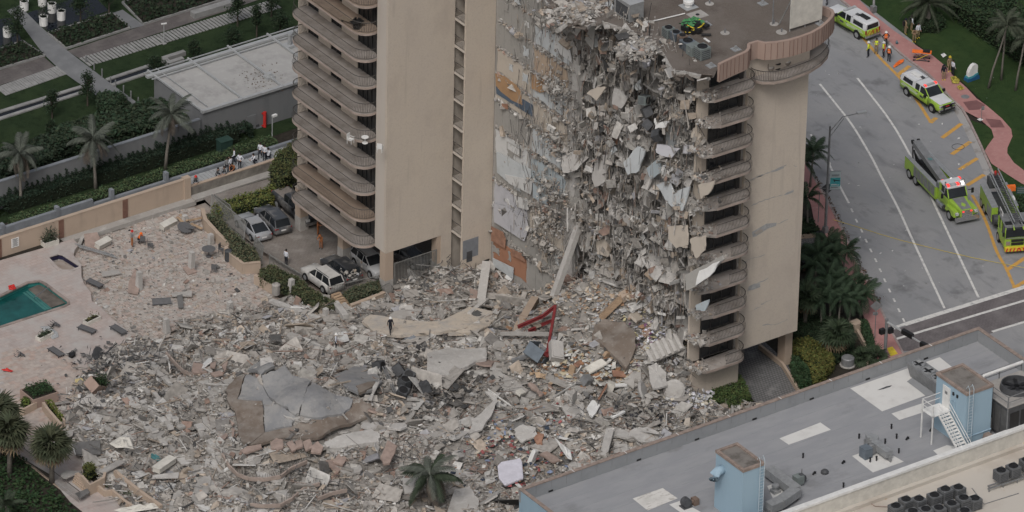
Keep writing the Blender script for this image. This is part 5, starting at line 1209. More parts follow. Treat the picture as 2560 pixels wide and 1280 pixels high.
# two stacked slatted trash cans
for(p,lab)in((P(*R6(1742,520),-.4),'dark round trash can with lid beside the tan planter wall'),(P(*R7(640,900),0),'pale slatted round trash can at the planter gap')):
    t=thing('trash_can',lab,'trash can',p);m=M['dkgrey']if 'dark' in lab else M['concrete']
    MB().lathe((0,0,0),[(.33,0),(.36,.95)],16).build('bin',m,t);MB().lathe((0,0,.95),[(.4,0),(.4,.08),(.24,.2),(.24,.12)],16).build('lid',m,t)
    for k in range(12):MB().box((math.cos(k*.5236)*.36,math.sin(k*.5236)*.36,.48),(.03,.1,.9),rz=k*.5236).build('slat',m,t)
# boards by the wall
for k,(a,b,z)in enumerate((((1350,190),(1400,235),.1),((1370,170),(1430,220),.25),((1455,240),(1540,280),.0),((1440,215),(1545,195),.2))):
    tag(MB().bar(P(*R6(*a),z),P(*R6(*b),z-.2),.3,.06).build('board',M['wood']),'loose timber board in the heap by the tan wall end','board','boards heaped by the wall')
# strip of bare concrete along the wall base
struct(MB().box2((tb-14,YT-.9,-.5),(tb+.6,YT-.02,-.05)).build('wall_footing',M['concrete']),'bare concrete footing strip below the tan wall')

# ---- parking court
park_px=[R7(290,380),R7(520,560),R7(640,640),R7(840,760),R7(1060,900),R7(1460,900)]
pk=[tuple(P(*p).xy)for p in park_px]+[(9,-3),(12,24),(-4.5,24.5)]
struct(sheet(pk,[],.0,'parking_floor',M['dust']),'dust-covered paving of the parking court')
struct(MB().box2((9.5,-1.2,-.05),(26,24,.02)).build('garage_floor',M['dust']),'dark garage floor below the towers')
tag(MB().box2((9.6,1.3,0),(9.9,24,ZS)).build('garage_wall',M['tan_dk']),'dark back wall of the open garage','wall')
def planter_wall(paths,z0,z1,label):
    t=thing('planter_wall',label,'wall',P(*paths[0][0]),world=True)
    for pt in paths:
        q=[tuple(P(*p,z1).xy)for p in pt];MB().wall(q,.3,z0,z1).build('wall',M['tan'],t);MB().wall(q,.38,z1,z1+.08).build('coping',M['tan'],t)
    return t
planter_wall([[R7(80,250),R7(100,330),R7(195,435),R7(300,525),R7(255,545),R7(310,605),R7(390,670),R7(520,655)]],-.6,.55,'stepped tan planter wall between dropped deck and parking')
planter_wall([[R7(480,755),R7(620,835),R7(650,830)]],-.3,.6,'short tan planter wall at the parking gap')
planter_wall([[R7(1210,985),R7(1385,920),R7(1465,885)]],-.3,.6,'tan planter wall below the dusty hedge by the corner column')
t=thing('timber_steps','loose set of timber steps lying against the hedge','steps',P(*R7(1130,960)),world=True)
for k in range(6):a=P(*R7(1062+k*17,910+k*16),.55-k*.05);b=P(*R7(1125+k*17,888+k*18),.75-k*.05);MB().bar(a,b,.3,.08).build('tread',M['wood'],t)
a,b=P(*R7(1060,915),.5),P(*R7(1165,1020),.2);MB().bar(a,b,.08,.3).build('stringer',M['wood'],t);a,b=P(*R7(1125,895),.6),P(*R7(1215,995),.3);MB().bar(a,b,.08,.3).build('stringer',M['wood'],t)
def barfence(a,b,z0,z1,label,rot=0.0,n=None,lean=(0,0)):
    A,B=Vector(a),Vector(b);t=thing('metal_fence',label,'fence',(A.x,A.y,z0),world=True);L=(B-A).length;n=n or int(L/.16)
    off=Vector((lean[0],lean[1],0))
    for zz,f in((z0+.1,0.05),(z1,1.0)):MB().bar(Vector((A.x,A.y,zz))+off*f,Vector((B.x,B.y,zz))+off*f,.06).build('rail',M['rail_grey'],t)
    mb=MB()
    for k in range(n+1):c=A.lerp(B,k/n);mb.bar((c.x,c.y,z0),Vector((c.x,c.y,z1))+off,.035)
    mb.build('bars',M['rail_grey'],t)
    for k in(0,1):c=A.lerp(B,k);MB().bar((c.x,c.y,z0-.1),Vector((c.x,c.y,z1+.05))+off*1.02,.08).build('post',M['rail_grey'],t)
barfence(P(*R7(140,290)),P(*R7(395,495)),.0,1.7,'leaning grey bar fence beside the silver sedan',lean=(.5,.5))
barfence(P(*R7(215,250)),P(*R7(330,330)),.1,1.6,'bent grey fence panel by the yellow hedge',lean=(-.5,.2))
barfence(P(*R7(470,580)),P(*R7(530,660)),.3,1.7,'short grey fence at the planter corner',lean=(.2,0))
barfence(P(*R7(590,690)),P(*R7(830,840)),.0,1.3,'grey bar fence along the long hedge',lean=(.0,0))
barfence(P(*R7(1040,920),.1),P(*R7(1440,830),.1),.1,1.3,'bowed grey bar fence in front of the dusty cars',lean=(-.2,-.2))
barfence(Vector((.7,.05,0)),Vector((5.4,.05,0)),.6,3.0,'tall grey bar gate under the tower end wall')
# driveway ramp below the damaged tower
struct(sheet([tuple(P(*p).xy)for p in(S1(458,1020),S1(600,930),S1(740,1060),S1(830,1220),S1(700,1330),S1(560,1290),S1(470,1150))],[],.045,'driveway',M['drive']),'grey paver driveway leading under the damaged tower')
struct(MB().box2((XB1+.02,YNW+.4,-.05),(XWW+.5,YC,.03)).build('driveway',M['drive']),'shaded paver driveway under the damaged tower')
t=thing('driveway_wall','low tan wall along the driveway','wall',P(*S1(720,1065)),world=True)
q=[tuple(P(*S1(*p),.5).xy)for p in((590,960),(722,1065),(770,1140),(815,1215),(850,1270))];MB().wall(q,.25,0,.5).build('wall',M['tan'],t)
# ================================================================== RUBBLE
CTRL=[(140,1010,0),(200,960,0.1),(250,900,0.05),(330,860,0.0),(420,840,-.2),(480,790,-.3),(560,780,-.2),(650,760,-.1),(800,800,.6),(870,780,.5),(980,750,.5),(1050,700,.5),(1120,660,1.2),(1170,665,1.1),(1200,700,.7),(1235,715,.4),(1270,745,.3),(1310,765,.5),(1350,790,1.0),
        (1395,700,4.0),(1450,680,8.2),(1440,770,4.2),(1520,650,9.6),(1600,710,9.2),(1680,770,7.6),(1720,850,5.5),(1700,930,3.6),(1760,990,1.2),(1800,1020,.3),(1600,850,5.8),(1500,850,5.0),(1400,850,2.6),(1250,810,.9),(1000,800,.9),(850,870,1.2),
        (700,880,3.0),(600,920,3.4),(690,930,5.0),(770,1000,5.0),(900,1000,4.4),(590,1000,3.6),(620,1105,2.9),(750,1105,3.2),(900,1075,3.2),(450,900,1.2),(400,1000,1.5),(300,1050,.6),(240,1150,.2),(500,1100,2.0),(600,1250,1.8),(400,1200,.6),(300,1280,.1),
        (800,1200,2.2),(1000,1200,1.9),(1100,950,2.4),(1200,1000,2.6),(1300,1000,2.7),(1400,1000,2.7),(1500,1000,2.7),(1600,1000,2.7),(1700,1040,1.3),(1500,1120,2.2),(1300,1150,1.8),(1150,1250,1.3),(1000,1300,1.2),(700,880,2.6),(520,850,.4),(700,830,.4),(1100,860,1.4),(980,860,1.2)]
CW=np.array([tuple(P(a,b,z))for a,b,z in CTRL])
def hgt(x,y,fine=True):
    x=np.atleast_1d(np.asarray(x,float));y=np.atleast_1d(np.asarray(y,float))
    d2=(x[:,None]-CW[None,:,0])**2+(y[:,None]-CW[None,:,1])**2
    w=1.0/(d2+1.2)**1.7;h=(w*CW[None,:,2]).sum(1)/w.sum(1)
    if fine:
        st=.6;tt=h/st+.35*np.sin(x*.5+y*.33)*np.cos(y*.41-x*.2);fr=tt-np.floor(tt);k=np.clip((fr-.72)/.28,0,1);k=k*k*(3-2*k);low=np.clip((-y-.0+4-x*.35)/6,0,1)*np.clip((3-x)/5,0,1);h=h+low*st*(k-fr)*.85
        f=.34*np.sin(x*.62+2.1*np.sin(y*.37))*np.cos(y*.83-1.4*np.sin(x*.45))+.24*np.abs(np.sin(x*1.05+y*.75+np.sin(y*.6)))*np.cos(x*.5-y*.9)+.16*np.sin(x*1.9+1.3*np.sin(y*.9))*np.cos(y*1.6+np.sin(x*1.1))+.1*np.sin(x*4.1+y*2.7)*np.cos(y*3.7-x*1.3)+.22*np.sin(x*.8-y*.5)*np.cos(y*.7+x*.3)
        h=h+f*np.clip(h*.9+.15,0,1)
    return h
def PM(px,py,lift=0.0):
    d=ray(px,py);zs=np.linspace(13,-1,113);t=(zs-CAMPOS[2])/d[2];p=CAMPOS[None]+d[None]*t[:,None]
    k=np.argmax(hgt(p[:,0],p[:,1],False)+lift>=p[:,2]);k=max(k,1)
    a,b=t[k-1],t[k]
    for _ in range(10):
        m=(a+b)/2;q=CAMPOS+d*m
        if hgt(q[0],q[1],False)[0]+lift>=q[2]:b=m
        else:a=m
    return Vector(CAMPOS+d*b)
RPX=[(150,1010),(210,930),(260,885),(335,838),(420,852),(450,800),(500,780),(640,765),(740,745),(800,760),(860,780),(985,742)]
rubpoly=[tuple(P(*p).xy)for p in RPX]+[(0.9,.1),(6.0,.1),(7.2,-1.5),(XE-.1,YFIN-.2),(XE-.1,YC-.3),(XE+2.6,YC-.4),(XE+2.6,YNW+.6),(XE+.4,YNW+.3),(XB0+.1,YNW-1.6),(14.6,-34.8),(15.2,-36.5),(16.5,-40),(12,-47.2),(-18,-47.2),(-22,-47.2),(-38,-44)]+[tuple(P(*p).xy)for p in((420,1400),(300,1270),(235,1180),(175,1120),(160,1060))]
# mound surface
gx=np.arange(-46,18,.28);gy=np.arange(-48,14,.28);X,Y=np.meshgrid(gx,gy)
H=hgt(X.ravel(),Y.ravel()).reshape(X.shape)
rp_=np.array(rubpoly)
def inside_np(px_,py_,pg):
    ins=np.zeros(px_.shape,bool)
    for i in range(len(pg)):
        a,b=pg[i],pg[(i+1)%len(pg)];k=(a[1]>py_)!=(b[1]>py_)
        if a[1]!=b[1]:ins^=k&(px_<(b[0]-a[0])*(py_-a[1])/(b[1]-a[1])+a[0])
    return ins
INS=inside_np(X,Y,rp_)
dist_in=INS.astype(float)
for _ in range(6):
    q=dist_in.copy();q[1:-1,1:-1]=(dist_in[1:-1,1:-1]+dist_in[:-2,1:-1]+dist_in[2:,1:-1]+dist_in[1:-1,:-2]+dist_in[1:-1,2:])/5;dist_in=q
ok=dist_in>.35
idx=np.arange(X.size).reshape(X.shape);f=np.stack([idx[:-1,:-1],idx[:-1,1:],idx[1:,1:],idx[1:,:-1]],-1);keep=ok[:-1,:-1]&ok[:-1,1:]&ok[1:,1:]&ok[1:,:-1]
f=f[keep];used=np.unique(f);remap=-np.ones(X.size,int);remap[used]=np.arange(len(used))
Hs=H-(1-np.clip((dist_in-.35)/.5,0,1))*.3
mound=struct(np_mesh('rubble_mound',np.column_stack([X.ravel(),Y.ravel(),Hs.ravel()])[used],remap[f],M['rubblebase'],smooth=True),'grey heap of pulverised concrete');mound['kind']='structure'
EXCL=[np.array([tuple(PM(*S4(*p),.6).xy)for p in ol])for ol in([(180,430),(250,340),(330,300),(450,215),(590,260),(640,330),(770,370),(860,420),(950,470),(1060,492),(1190,522),(1215,590),(1100,640),(920,700),(820,762),(600,760),(340,808),(280,780),(240,560),(200,520)],[(930,330),(1100,252),(1240,330),(1270,370),(1200,430),(1100,450),(980,390)],[(870,790),(1000,740),(1200,700),(1250,740),(1245,790),(1000,830),(880,840)])]+[np.array([tuple(PM(*p,.5).xy)for p in ol])for ol in([(905,803),(925,786),(1000,797),(1100,803),(1170,768),(1248,781),(1222,815),(1195,830),(1100,830),(1000,838),(940,832)],[S5(*q)for q in((985,210),(1000,130),(1060,90),(1180,110),(1250,180),(1255,260),(1190,400),(1130,330),(1060,260))],[S5(*q)for q in((-30,300),(100,265),(330,270),(335,330),(270,350),(130,430),(-30,445))])]
def in_r(p):return inside_np(p[:,0],p[:,1],rp_)
def scatter(n):
    out=np.zeros((0,2))
    while len(out)<n:
        c=np.column_stack([rng.uniform(-46,17,n*2),rng.uniform(-47.5,12,n*2)]);k=in_r(c)
        for i_,e in enumerate(EXCL):k&=~(inside_np(c[:,0],c[:,1],e)&(rng.random(len(c))<(.78 if i_<3 else .8)))
        out=np.concatenate([out,c[k]])
    return out[:n]
def zone_dark(x,y):return np.sin(x*.33+1.2*np.sin(y*.21))*np.cos(y*.29+.7)
def rub(name,n,smed,ssig,smax,aspect,tilt,w=PW,zoff=(0,.2),label=None,thick=None):
    p=scatter(n);h=hgt(p[:,0],p[:,1]);s=np.clip(rng.lognormal(math.log(smed),ssig,(n,1)),.04,smax);sz=s*rng.uniform(*aspect,(n,3))
    if thick:sz[:,2]=rng.uniform(*thick,n)
    else:sz[:,2]*=rng.uniform(.3,.8,n)
    pos=np.column_stack([p,h+rng.uniform(*zoff,n)+sz.min(1)*.25]);tn=pal(n,w)
    # shadow pockets painted darker and dusty areas lighter in broad tint zones
    tn*=(1+.16*zone_dark(p[:,0],p[:,1])+.10*zone_dark(p[:,1]*3.1,p[:,0]*2.3))[:,None]
    o=chunks(name,pos,sz,rotmats(n,tilt),tn,M['tint']);o['kind']='stuff';o['label']=label;o['category']='rubble';return o
rub('concrete_chunks',48000,.10,.55,.7,(.45,1.7),.75,label='countless small broken concrete chunks over the collapse heap')
W2=np.array([.2,.15,.2,.1,.08,.14,.03,.05,.01,.04])
rub('concrete_slabs',4200,.34,.6,1.8,(.5,1.6),.35,W2,thick=(.04,.14),label='flat broken concrete and plaster plates in the heap')
rub('leaning_slabs',850,.65,.5,2.3,(.5,1.4),.75,W2,zoff=(.1,.5),thick=(.06,.16),label='broken slabs leaning at steep angles in the heap')
rub('hollow_blocks',900,.32,.2,.45,(.7,1.1),None,np.array([.4,.3,.2,.1,0,0,0,0,0,0]),label='loose concrete blocks in the heap')
def sticks(name,n,lmed,wr,w,label,tilt=1.2,src=None,par=None):
    p=scatter(n)if src is None else src;L=np.clip(rng.lognormal(math.log(lmed),.5,n),.3,5);sz=np.column_stack([rng.uniform(*wr,n),L,rng.uniform(*wr,n)])
    Rm=rotmats(n,.25)
    z=hgt(p[:,0],p[:,1])+rng.uniform(.05,.4,n)if p.shape[1]==2 else p[:,2]
    o=chunks(name,np.column_stack([p[:,:2],z]),sz,Rm,pal(n,w),M['tint'],jit=.03,parent=par);o['kind']='stuff'
    if par is None:o['label']=label;o['category']='debris'
    return o
WS=np.array([.1,.1,.1,.15,.12,.15,.15,.08,.05,0])
sticks('timber_and_bars',4200,.9,(.025,.08),WS,'scattered boards, studs and bent bars in the heap')
sticks('long_pipes',420,2.4,(.05,.13),WS,'long pipes and rails lying across the heap')
sticks('reinforcing_bars',3200,1.6,(.018,.03),np.array([0,0,0,.2,0,0,.4,.3,.1,0]),'thin reinforcing bars sticking out of the heap')
# household scraps: papers, fabrics, coloured bits
def scraps(name,n,cx,cy,sx,sy,cols,label,s=(.1,.35)):
    pp=[PM(a,b)for a,b in zip(rng.normal(cx,sx,n),rng.normal(cy,sy,n))];pos=np.array([tuple(v)for v in pp])+np.column_stack([rng.normal(0,.15,(n,2)),rng.uniform(.08,.4,n)])
    sz=rng.uniform(*s,(n,1))*rng.uniform(.5,1.4,(n,3));sz[:,2]=rng.uniform(.01,.06,n);c=np.array(cols)[rng.integers(0,len(cols),n)]*rng.uniform(.8,1.1,(n,1))
    o=chunks(name,pos,sz,rotmats(n,.6),c,M['tint']);o['kind']='stuff';o['label']=label;o['category']='litter'
PAPER=[(.66,.66,.68),(.62,.62,.6),(.55,.57,.66),(.60,.55,.45),(.5,.5,.55)]
scraps('paper_litter',420,1725,1010,32,14,PAPER,'white paper spilled beside the driveway hedge')
scraps('paper_litter',500,1660,840,50,40,PAPER+[(.55,.5,.3),(.2,.1,.18),(.35,.26,.2)],'papers and clothes spilled below the torn floors',(.1,.3))
scraps('household_litter',500,1480,920,70,30,[(.55,.54,.5),(.38,.28,.19),(.5,.45,.33),(.30,.17,.1),(.1,.1,.1),(.6,.6,.58)],'smashed furniture bits by the red steel frame',(.1,.5))
scraps('household_litter',600,1500,740,90,45,[(.5,.44,.36),(.46,.36,.27),(.58,.56,.52),(.35,.22,.14),(.5,.5,.5)],'wood and plaster bits on the cone under the torn floors',(.1,.45))
scraps('household_litter',420,1300,1130,80,60,[(.6,.6,.58),(.2,.24,.34),(.36,.2,.12),(.55,.5,.42),(.04,.05,.07),(.3,.1,.1)],'coloured household scraps near the near building',(.08,.35))
scraps('dark_litter',500,1080,960,60,50,[(.06,.06,.06),(.10,.095,.09),(.16,.15,.14)],'sooty dark scraps around the fallen air conditioners',(.1,.5))
scraps('dark_litter',400,1650,1050,70,16,[(.05,.05,.055),(.12,.11,.1),(.25,.24,.22)],'dark scraps along the base of the heap',(.1,.45))
scraps('dark_litter',400,300,940,60,40,[(.09,.09,.09),(.14,.135,.13),(.2,.19,.18)],'bent dark railings and wire at the deck edge',(.1,.5))
n=2600;dp=inpoly(sp,n);o=chunks('deck_debris',np.column_stack([dp,np.array([sink(a,b)for a,b in dp])+.07]),np.clip(rng.lognormal(-2.5,.6,(n,1)),.03,.5)*rng.uniform(.5,1.6,(n,3))*np.array([1,1,.5]),rotmats(n,.4),pal(n),M['tint']);o['kind']='stuff';o['label']='small rubble strewn over the dropped pavers';o['category']='rubble'
CPX=lambda n:pcol(n,PANELC[n])
# ---- large pieces that can be picked out
def rslab(name,fn,pts,lift,th,m,label,cat='concrete slab',group=None,ragged_n=3,amp=.12,parent=None,flatten=False,dome=False):
    q0=[PM(*fn(*p),lift)for p in pts];q=[]
    for i in range(len(q0)):
        a,b=q0[i],q0[(i+1)%len(q0)]
        for j in range(ragged_n):
            v=a.lerp(b,j/ragged_n)
            if j:v+=Vector((random.uniform(-amp,amp),random.uniform(-amp,amp),random.uniform(-amp,amp)*.3))
            q.append(v)
    c=sum(q,Vector())/len(q);n=len(q)
    a=sum((q[i].x-c.x)*(q[(i+1)%n].y-c.y)-(q[(i+1)%n].x-c.x)*(q[i].y-c.y)for i in range(n))
    if a<0:q=q[::-1]
    loc=Vector((0,0,0))if parent else c
    if flatten:
        A_=np.array([(1,v.x-c.x,v.y-c.y)for v in q]);co=np.linalg.lstsq(A_,np.array([v.z for v in q]),rcond=None)[0];q=[Vector((v.x,v.y,co[0]+co[1]*(v.x-c.x)+co[2]*(v.y-c.y)+random.uniform(-.03,.03)))for v in q];c.z=co[0]
    if dome:
        A2=[Vector((v.x,v.y))for v in q];g=np.arange(-9,9,.45);ins_=[(c.x+a,c.y+b)for a in g for b in g if pip((c.x+a,c.y+b),[tuple(v)for v in A2])]
        r=geometry.delaunay_2d_cdt(A2+[Vector((a+random.uniform(-.1,.1),b+random.uniform(-.1,.1)))for a,b in ins_],[(i,(i+1)%n)for i in range(n)],[],1,1e-5);V2,F2=r[0],r[2]
        zz=[hgt(v.x,v.y,False)[0]+lift+random.uniform(-.02,.02)for v in V2];k=len(V2)
        fs=[tuple(f)for f in F2]+[tuple(k+i for i in reversed(f))for f in F2]+[(i,k+i,k+(i+1)%n,(i+1)%n)for i in range(n)]
        o=MB().add([(v.x-loc.x,v.y-loc.y,z-loc.z)for v,z in zip(V2,zz)]+[(v.x-loc.x,v.y-loc.y,z-th-loc.z)for v,z in zip(V2,zz)],fs).build(name,m,parent)
        if not parent:o.location=loc;tag(o,label,cat,group)
        return o
    vs=[tuple(c-loc)]+[tuple(v-loc)for v in q]+[tuple(v-loc-Vector((0,0,th)))for v in q]
    fs=[(0,1+i,1+(i+1)%n)for i in range(n)]+[(1+i,1+n+i,1+n+(i+1)%n,1+(i+1)%n)for i in range(n)]+[tuple(range(2*n,n,-1))]
    o=MB().add(vs,fs).build(name,m,parent)
    if not parent:o.location=loc;tag(o,label,cat,group)
    return o
rs=thing('collapsed_roof','huge cracked grey roof slab with brown stained edges atop the heap','roof slab',PM(*S4(650,560)),world=True)
for pts,m,lf in(([(430,330),(520,300),(590,255),(640,330),(740,350),(770,370),(720,480),(690,590),(665,605),(570,540),(480,475),(440,400)],'roofslab',.75),([(320,325),(400,352),(436,402),(476,480),(566,547),(660,612),(640,680),(452,718),(434,500),(262,488),(290,400)],'roofslab',.6),([(180,430),(250,340),(318,322),(288,400),(258,492),(428,503),(448,722),(340,808),(280,780),(240,560),(200,520)],'roofstain',.5),
                    ([(778,372),(860,420),(950,468),(1060,492),(1040,560),(960,598),(850,622),(695,602),(740,440)],'roofslab',.68),([(452,724),(640,684),(695,640),(850,630),(962,604),(1060,505),(1100,505),(1190,522),(1215,590),(1100,640),(920,700),(820,762),(600,760),(345,812)],'roofstain',.45),([(930,330),(1100,252),(1240,330),(1270,370),(1200,430),(1100,450),(980,390)],'roofslab',.45),([(330,290),(450,212),(520,260),(425,328)],'roofslab',.5),([(1085,400),(1215,368),(1225,400),(1110,450)],'roofstain',.6)):
    rslab('roof_plate',S4,pts,lf,.28,M[m],'',parent=rs,dome=True).location=tuple(-c for c in rs.location)
def FI(x,y):return(x,y)
layered('dusty_cream_slab',(.47,.415,.35),[((.37,.35,.325),.7,.45,.65,None),((.30,.275,.25),2.2,.56,.72,None)],.95,.1,.3,5);M['creamdust']=MATS['dusty_cream_slab']
rslab('fallen_wall',FI,[(905,803),(925,786),(1000,797),(1100,803),(1170,768),(1210,790),(1160,822),(1100,830),(1000,838),(940,832)],.45,.3,M['creamdust'],'large cream wall slab lying flat with a man standing on it','wall slab',dome=True)
rslab('fallen_wall',FI,[(1172,767),(1248,781),(1222,815),(1195,830),(1120,833),(1165,822),(1212,790)],.6,.3,M['creamdust'],'cream wall slab end lifted against the larger cream slab','wall slab',dome=True)
rslab('pancaked_slab',S5,[(-30,300),(100,265),(330,270),(335,330),(270,350),(130,430),(-30,445)],.6,.35,M['slab'],'layered pale slab stack below the cream wall slab',dome=True)
for pts,lab,m,lf in(([(230,795),(245,720),(330,640),(400,580),(385,640),(310,770)],'grey slab standing on edge beside the dark pipes','slab',.9),([(505,770),(560,740),(640,760),(650,800),(560,850),(520,820)],'pale rounded slab beside the twisted white strips','slab',.6),([(800,640),(860,590),(930,610),(940,680),(850,710)],'dusty grey plate in the middle of the heap','slab',.35),([(820,535),(900,530),(930,585),(860,595)],'small square hatch plate above the dusty grey plate','concrete',.5),([(1205,800),(1260,760),(1320,755),(1395,790),(1400,830),(1300,850)],'pale plate at the parapet edge','slab',.5),([(940,390),(1040,335),(1082,362),(970,425)],'white mattress-like panel leaning below the dark boulder','offwhite',.8),([(1180,480),(1230,420),(1290,380),(1290,480),(1240,520)],'grey sheet of plaster under the dark boulder','concrete',.6),([(1330,380),(1380,360),(1440,420),(1450,500),(1360,520)],'curved concrete shell below the stair flight','slab',1.1),
                        ([(950,640),(985,590),(1035,620),(985,695)],'white torn board standing in the heap','white',.7),([(1100,690),(1180,650),(1190,662),(1110,700)],'thin white strip lying in the heap','white',.5),([(590,490),(610,480),(690,550),(660,562)],'pink-tan panel lying beside the hatch plate','pinkslab',.5),([(660,925),(710,905),(790,960),(740,972)],'rusty brown panel near the white mattress','pinkslab',.5),([(620,790),(690,800),(680,860),(640,850)],'dark brown board near the pale rounded slab','terracotta',.6),([(140,1140),(230,1120),(290,1200),(280,1290),(90,1290)],'broad pale slab behind the coconut palm','slab',.4),([(1560,240),(1600,100),(1655,140),(1640,190)],'beige slab leaning at the balconies','creamp',.9),([(1475,210),(1510,180),(1535,230),(1500,260)],'cream plate below the papers','creamp',.8)):
    rslab('broken_slab',S5,pts,lf,.16,M[m]if m in M else pcol(m,PANELC[m]),lab)
for i,pts in enumerate(([(280,850),(330,822),(425,805),(432,830),(300,872)],[(488,800),(530,765),(575,775),(580,830),(540,850),(492,835)],[(600,800),(640,780),(680,830),(640,855)],[(660,785),(705,775),(715,825),(672,835)],[(715,790),(765,770),(782,830),(735,850)],[(775,820),(820,785),(858,825),(840,870),(770,862)],[(925,930),(965,875),(1022,905),(990,955)])):
    rslab('fascia_slab',S4,pts,.7,.18,M['pinkslab'],'broken pink-brown fascia slab in the row below the roof slab' if i<6 else 'tilted square pink-brown slab beyond the fascia row','fascia slab','fascia slabs below the roof slab' if i<6 else None,2,.06)
rslab('fascia_slab',S4,[(1255,900),(1305,780),(1372,820),(1360,860),(1320,940),(1275,945)],1.2,.2,M['pinkslab'],'tall pink-brown slab pair leaning above the coconut palm','fascia slab',None,2,.06)
for i,pts in enumerate(([(120,780),(180,730),(195,745),(140,800)],[(70,240),(110,235),(105,275),(70,270)],[(150,260),(195,225),(175,300)],[(70,310),(140,295),(160,320),(100,335)],[(210,640),(240,660),(225,680)],[(225,690),(240,700),(235,750),(220,745)])):
    rslab('fascia_slab',S4,pts,.6,.15,M['pinkslab'],'small pink-brown fascia piece at the stained side of the roof slab','fascia slab','small fascia pieces beside the roof slab',2,.05)
rslab('grey_plates',S4,[(480,50),(560,40),(570,90),(500,85)],.6,.1,M['dkslab'],'dark grey sheet among blocks above the roof slab','plate')
rslab('pale_strip',S4,[(600,45),(650,60),(810,95),(870,130),(850,135),(640,85)],.5,.25,M['slab'],'long pale kerb strip above the roof slab','slab')
rslab('timber_plank',S4,[(1165,490),(1225,372),(1250,372),(1195,505)],1.0,.1,M['slab'],'pale plank standing beside the roof slab','plank')
rslab('pancaked_slab',S4,[(870,790),(1000,740),(1200,700),(1250,740),(1245,790),(1000,830),(880,840)],.5,.5,M['slab'],'long pale crushed slab below the stained roof edge',dome=True)
SH=[]
for k in range(8):
    s_=random.uniform(.6,1.2);an=sorted(random.uniform(0,6.28)for _ in range(random.randrange(5,8)));SH.append(MB().prism([(math.cos(a)*s_*random.uniform(.6,1.1),math.sin(a)*s_*random.uniform(.5,1.0))for a in an],-.09,.09))
mm_=[M['slab'],M['slab'],M['concrete'],M['pinkslab'],M['dkslab'],CPX('creamp'),CPX('white'),M['slab']];first={}
for p in scatter(150):
    k=random.randrange(8);o=SH[k].build('slab_fragment',mm_[k])if k not in first else first[k].copy()
    if k in first:COL.objects.link(o)
    first[k]=o;o.location=(p[0],p[1],hgt(p[0],p[1])[0]+random.uniform(.05,.3));o.rotation_euler=(random.gauss(0,.3),random.gauss(0,.3),random.uniform(0,6));sc=random.uniform(.5,1.35);o.scale=(sc,sc,random.uniform(.7,1.3))
    kind=('grey','grey','dirty grey','pink-brown','dark','cream','white','grey')[k];tag(o,'loose %s slab fragment lying among the grey rubble'%kind,'slab fragment',kind+' slab fragments in the rubble')
# layered floor plates following the terraces of the heap
def grad(x,y):e=.25;return Vector(((hgt(x+e,y,False)-hgt(x-e,y,False))[0],(hgt(x,y+e,False)-hgt(x,y-e,False))[0]))
PLT=[]
for k in range(5):
    L_=1.0+.35*k;top=[(-L_,.1*random.random())]+[(-L_+2*L_*j/7,.55+random.uniform(-.1,.1))for j in range(1,7)]+[(L_,.1),(L_*.9,-.6),(0,-.75),(-L_*.9,-.6)];PLT.append(MB().prism(top,-.1,.1))
fp={};cnt=0
for p in scatter(2600):
    if cnt>=190:break
    if p[0]>2 or p[0]+p[1]>2:continue
    h0=hgt(p[0],p[1],False)[0];t_=h0/.6+.35*math.sin(p[0]*.5+p[1]*.33)*math.cos(p[1]*.41-p[0]*.2);fr_=t_-math.floor(t_);g_=grad(*p)
    if not .55<fr_<.8 or g_.length<.02 or h0<.5:continue
    k=random.randrange(5);o=PLT[k].build('floor_plate',M['slab']if k%2 else M['concrete'])if k not in fp else fp[k].copy()
    if k in fp:COL.objects.link(o)
    fp[k]=o;cnt+=1;o.location=(p[0],p[1],hgt(p[0],p[1])[0]+.12);o.rotation_euler=(random.gauss(0,.08),random.gauss(0,.08),math.atan2(-g_.y,-g_.x)-math.pi/2+random.gauss(0,.15));tag(o,'dusty floor plate edge stepping down the pancaked heap','floor plate','layered floor plates in the heap')
# pancaked floor edges, running across the heap
def strip(fn,pts,w,h,lift,m,label,group):
    q=[PM(*fn(*p),lift)for p in pts];t=thing('floor_edge',label,'slab edge',q[0],group=group,world=True)
    for i in range(len(q)-1):
        for j in range(3):
            a_,b_=q[i].lerp(q[i+1],j/3),q[i].lerp(q[i+1],(j+.92)/3);d_=Vector((random.gauss(0,.12),random.gauss(0,.12),random.gauss(-.05,.08)))
            MB().bar(a_+d_,b_+d_+Vector((random.gauss(0,.08),random.gauss(0,.08),random.gauss(0,.08))),w*random.uniform(.6,1.5),h*random.uniform(.5,1.0)).build('edge_piece',m if random.random()<.6 else M['concrete'],t)
    return t
for pts in([(1195,75),(1300,190),(1420,300),(1540,390)],[(1050,210),(1180,290),(1290,420),(1400,530),(1450,600)],[(830,450),(950,520),(1010,570)],[(1100,370),(1200,450),(1320,560),(1380,600)],[(1590,600),(1690,750),(1760,880)],[(800,550),(900,640),(1000,690)],[(1180,600),(1260,680),(1330,740)]):
    strip(S3,pts,.45,.3,.35,M['slab'],'long broken floor edge running across the pancaked heap','pancaked floor edges')
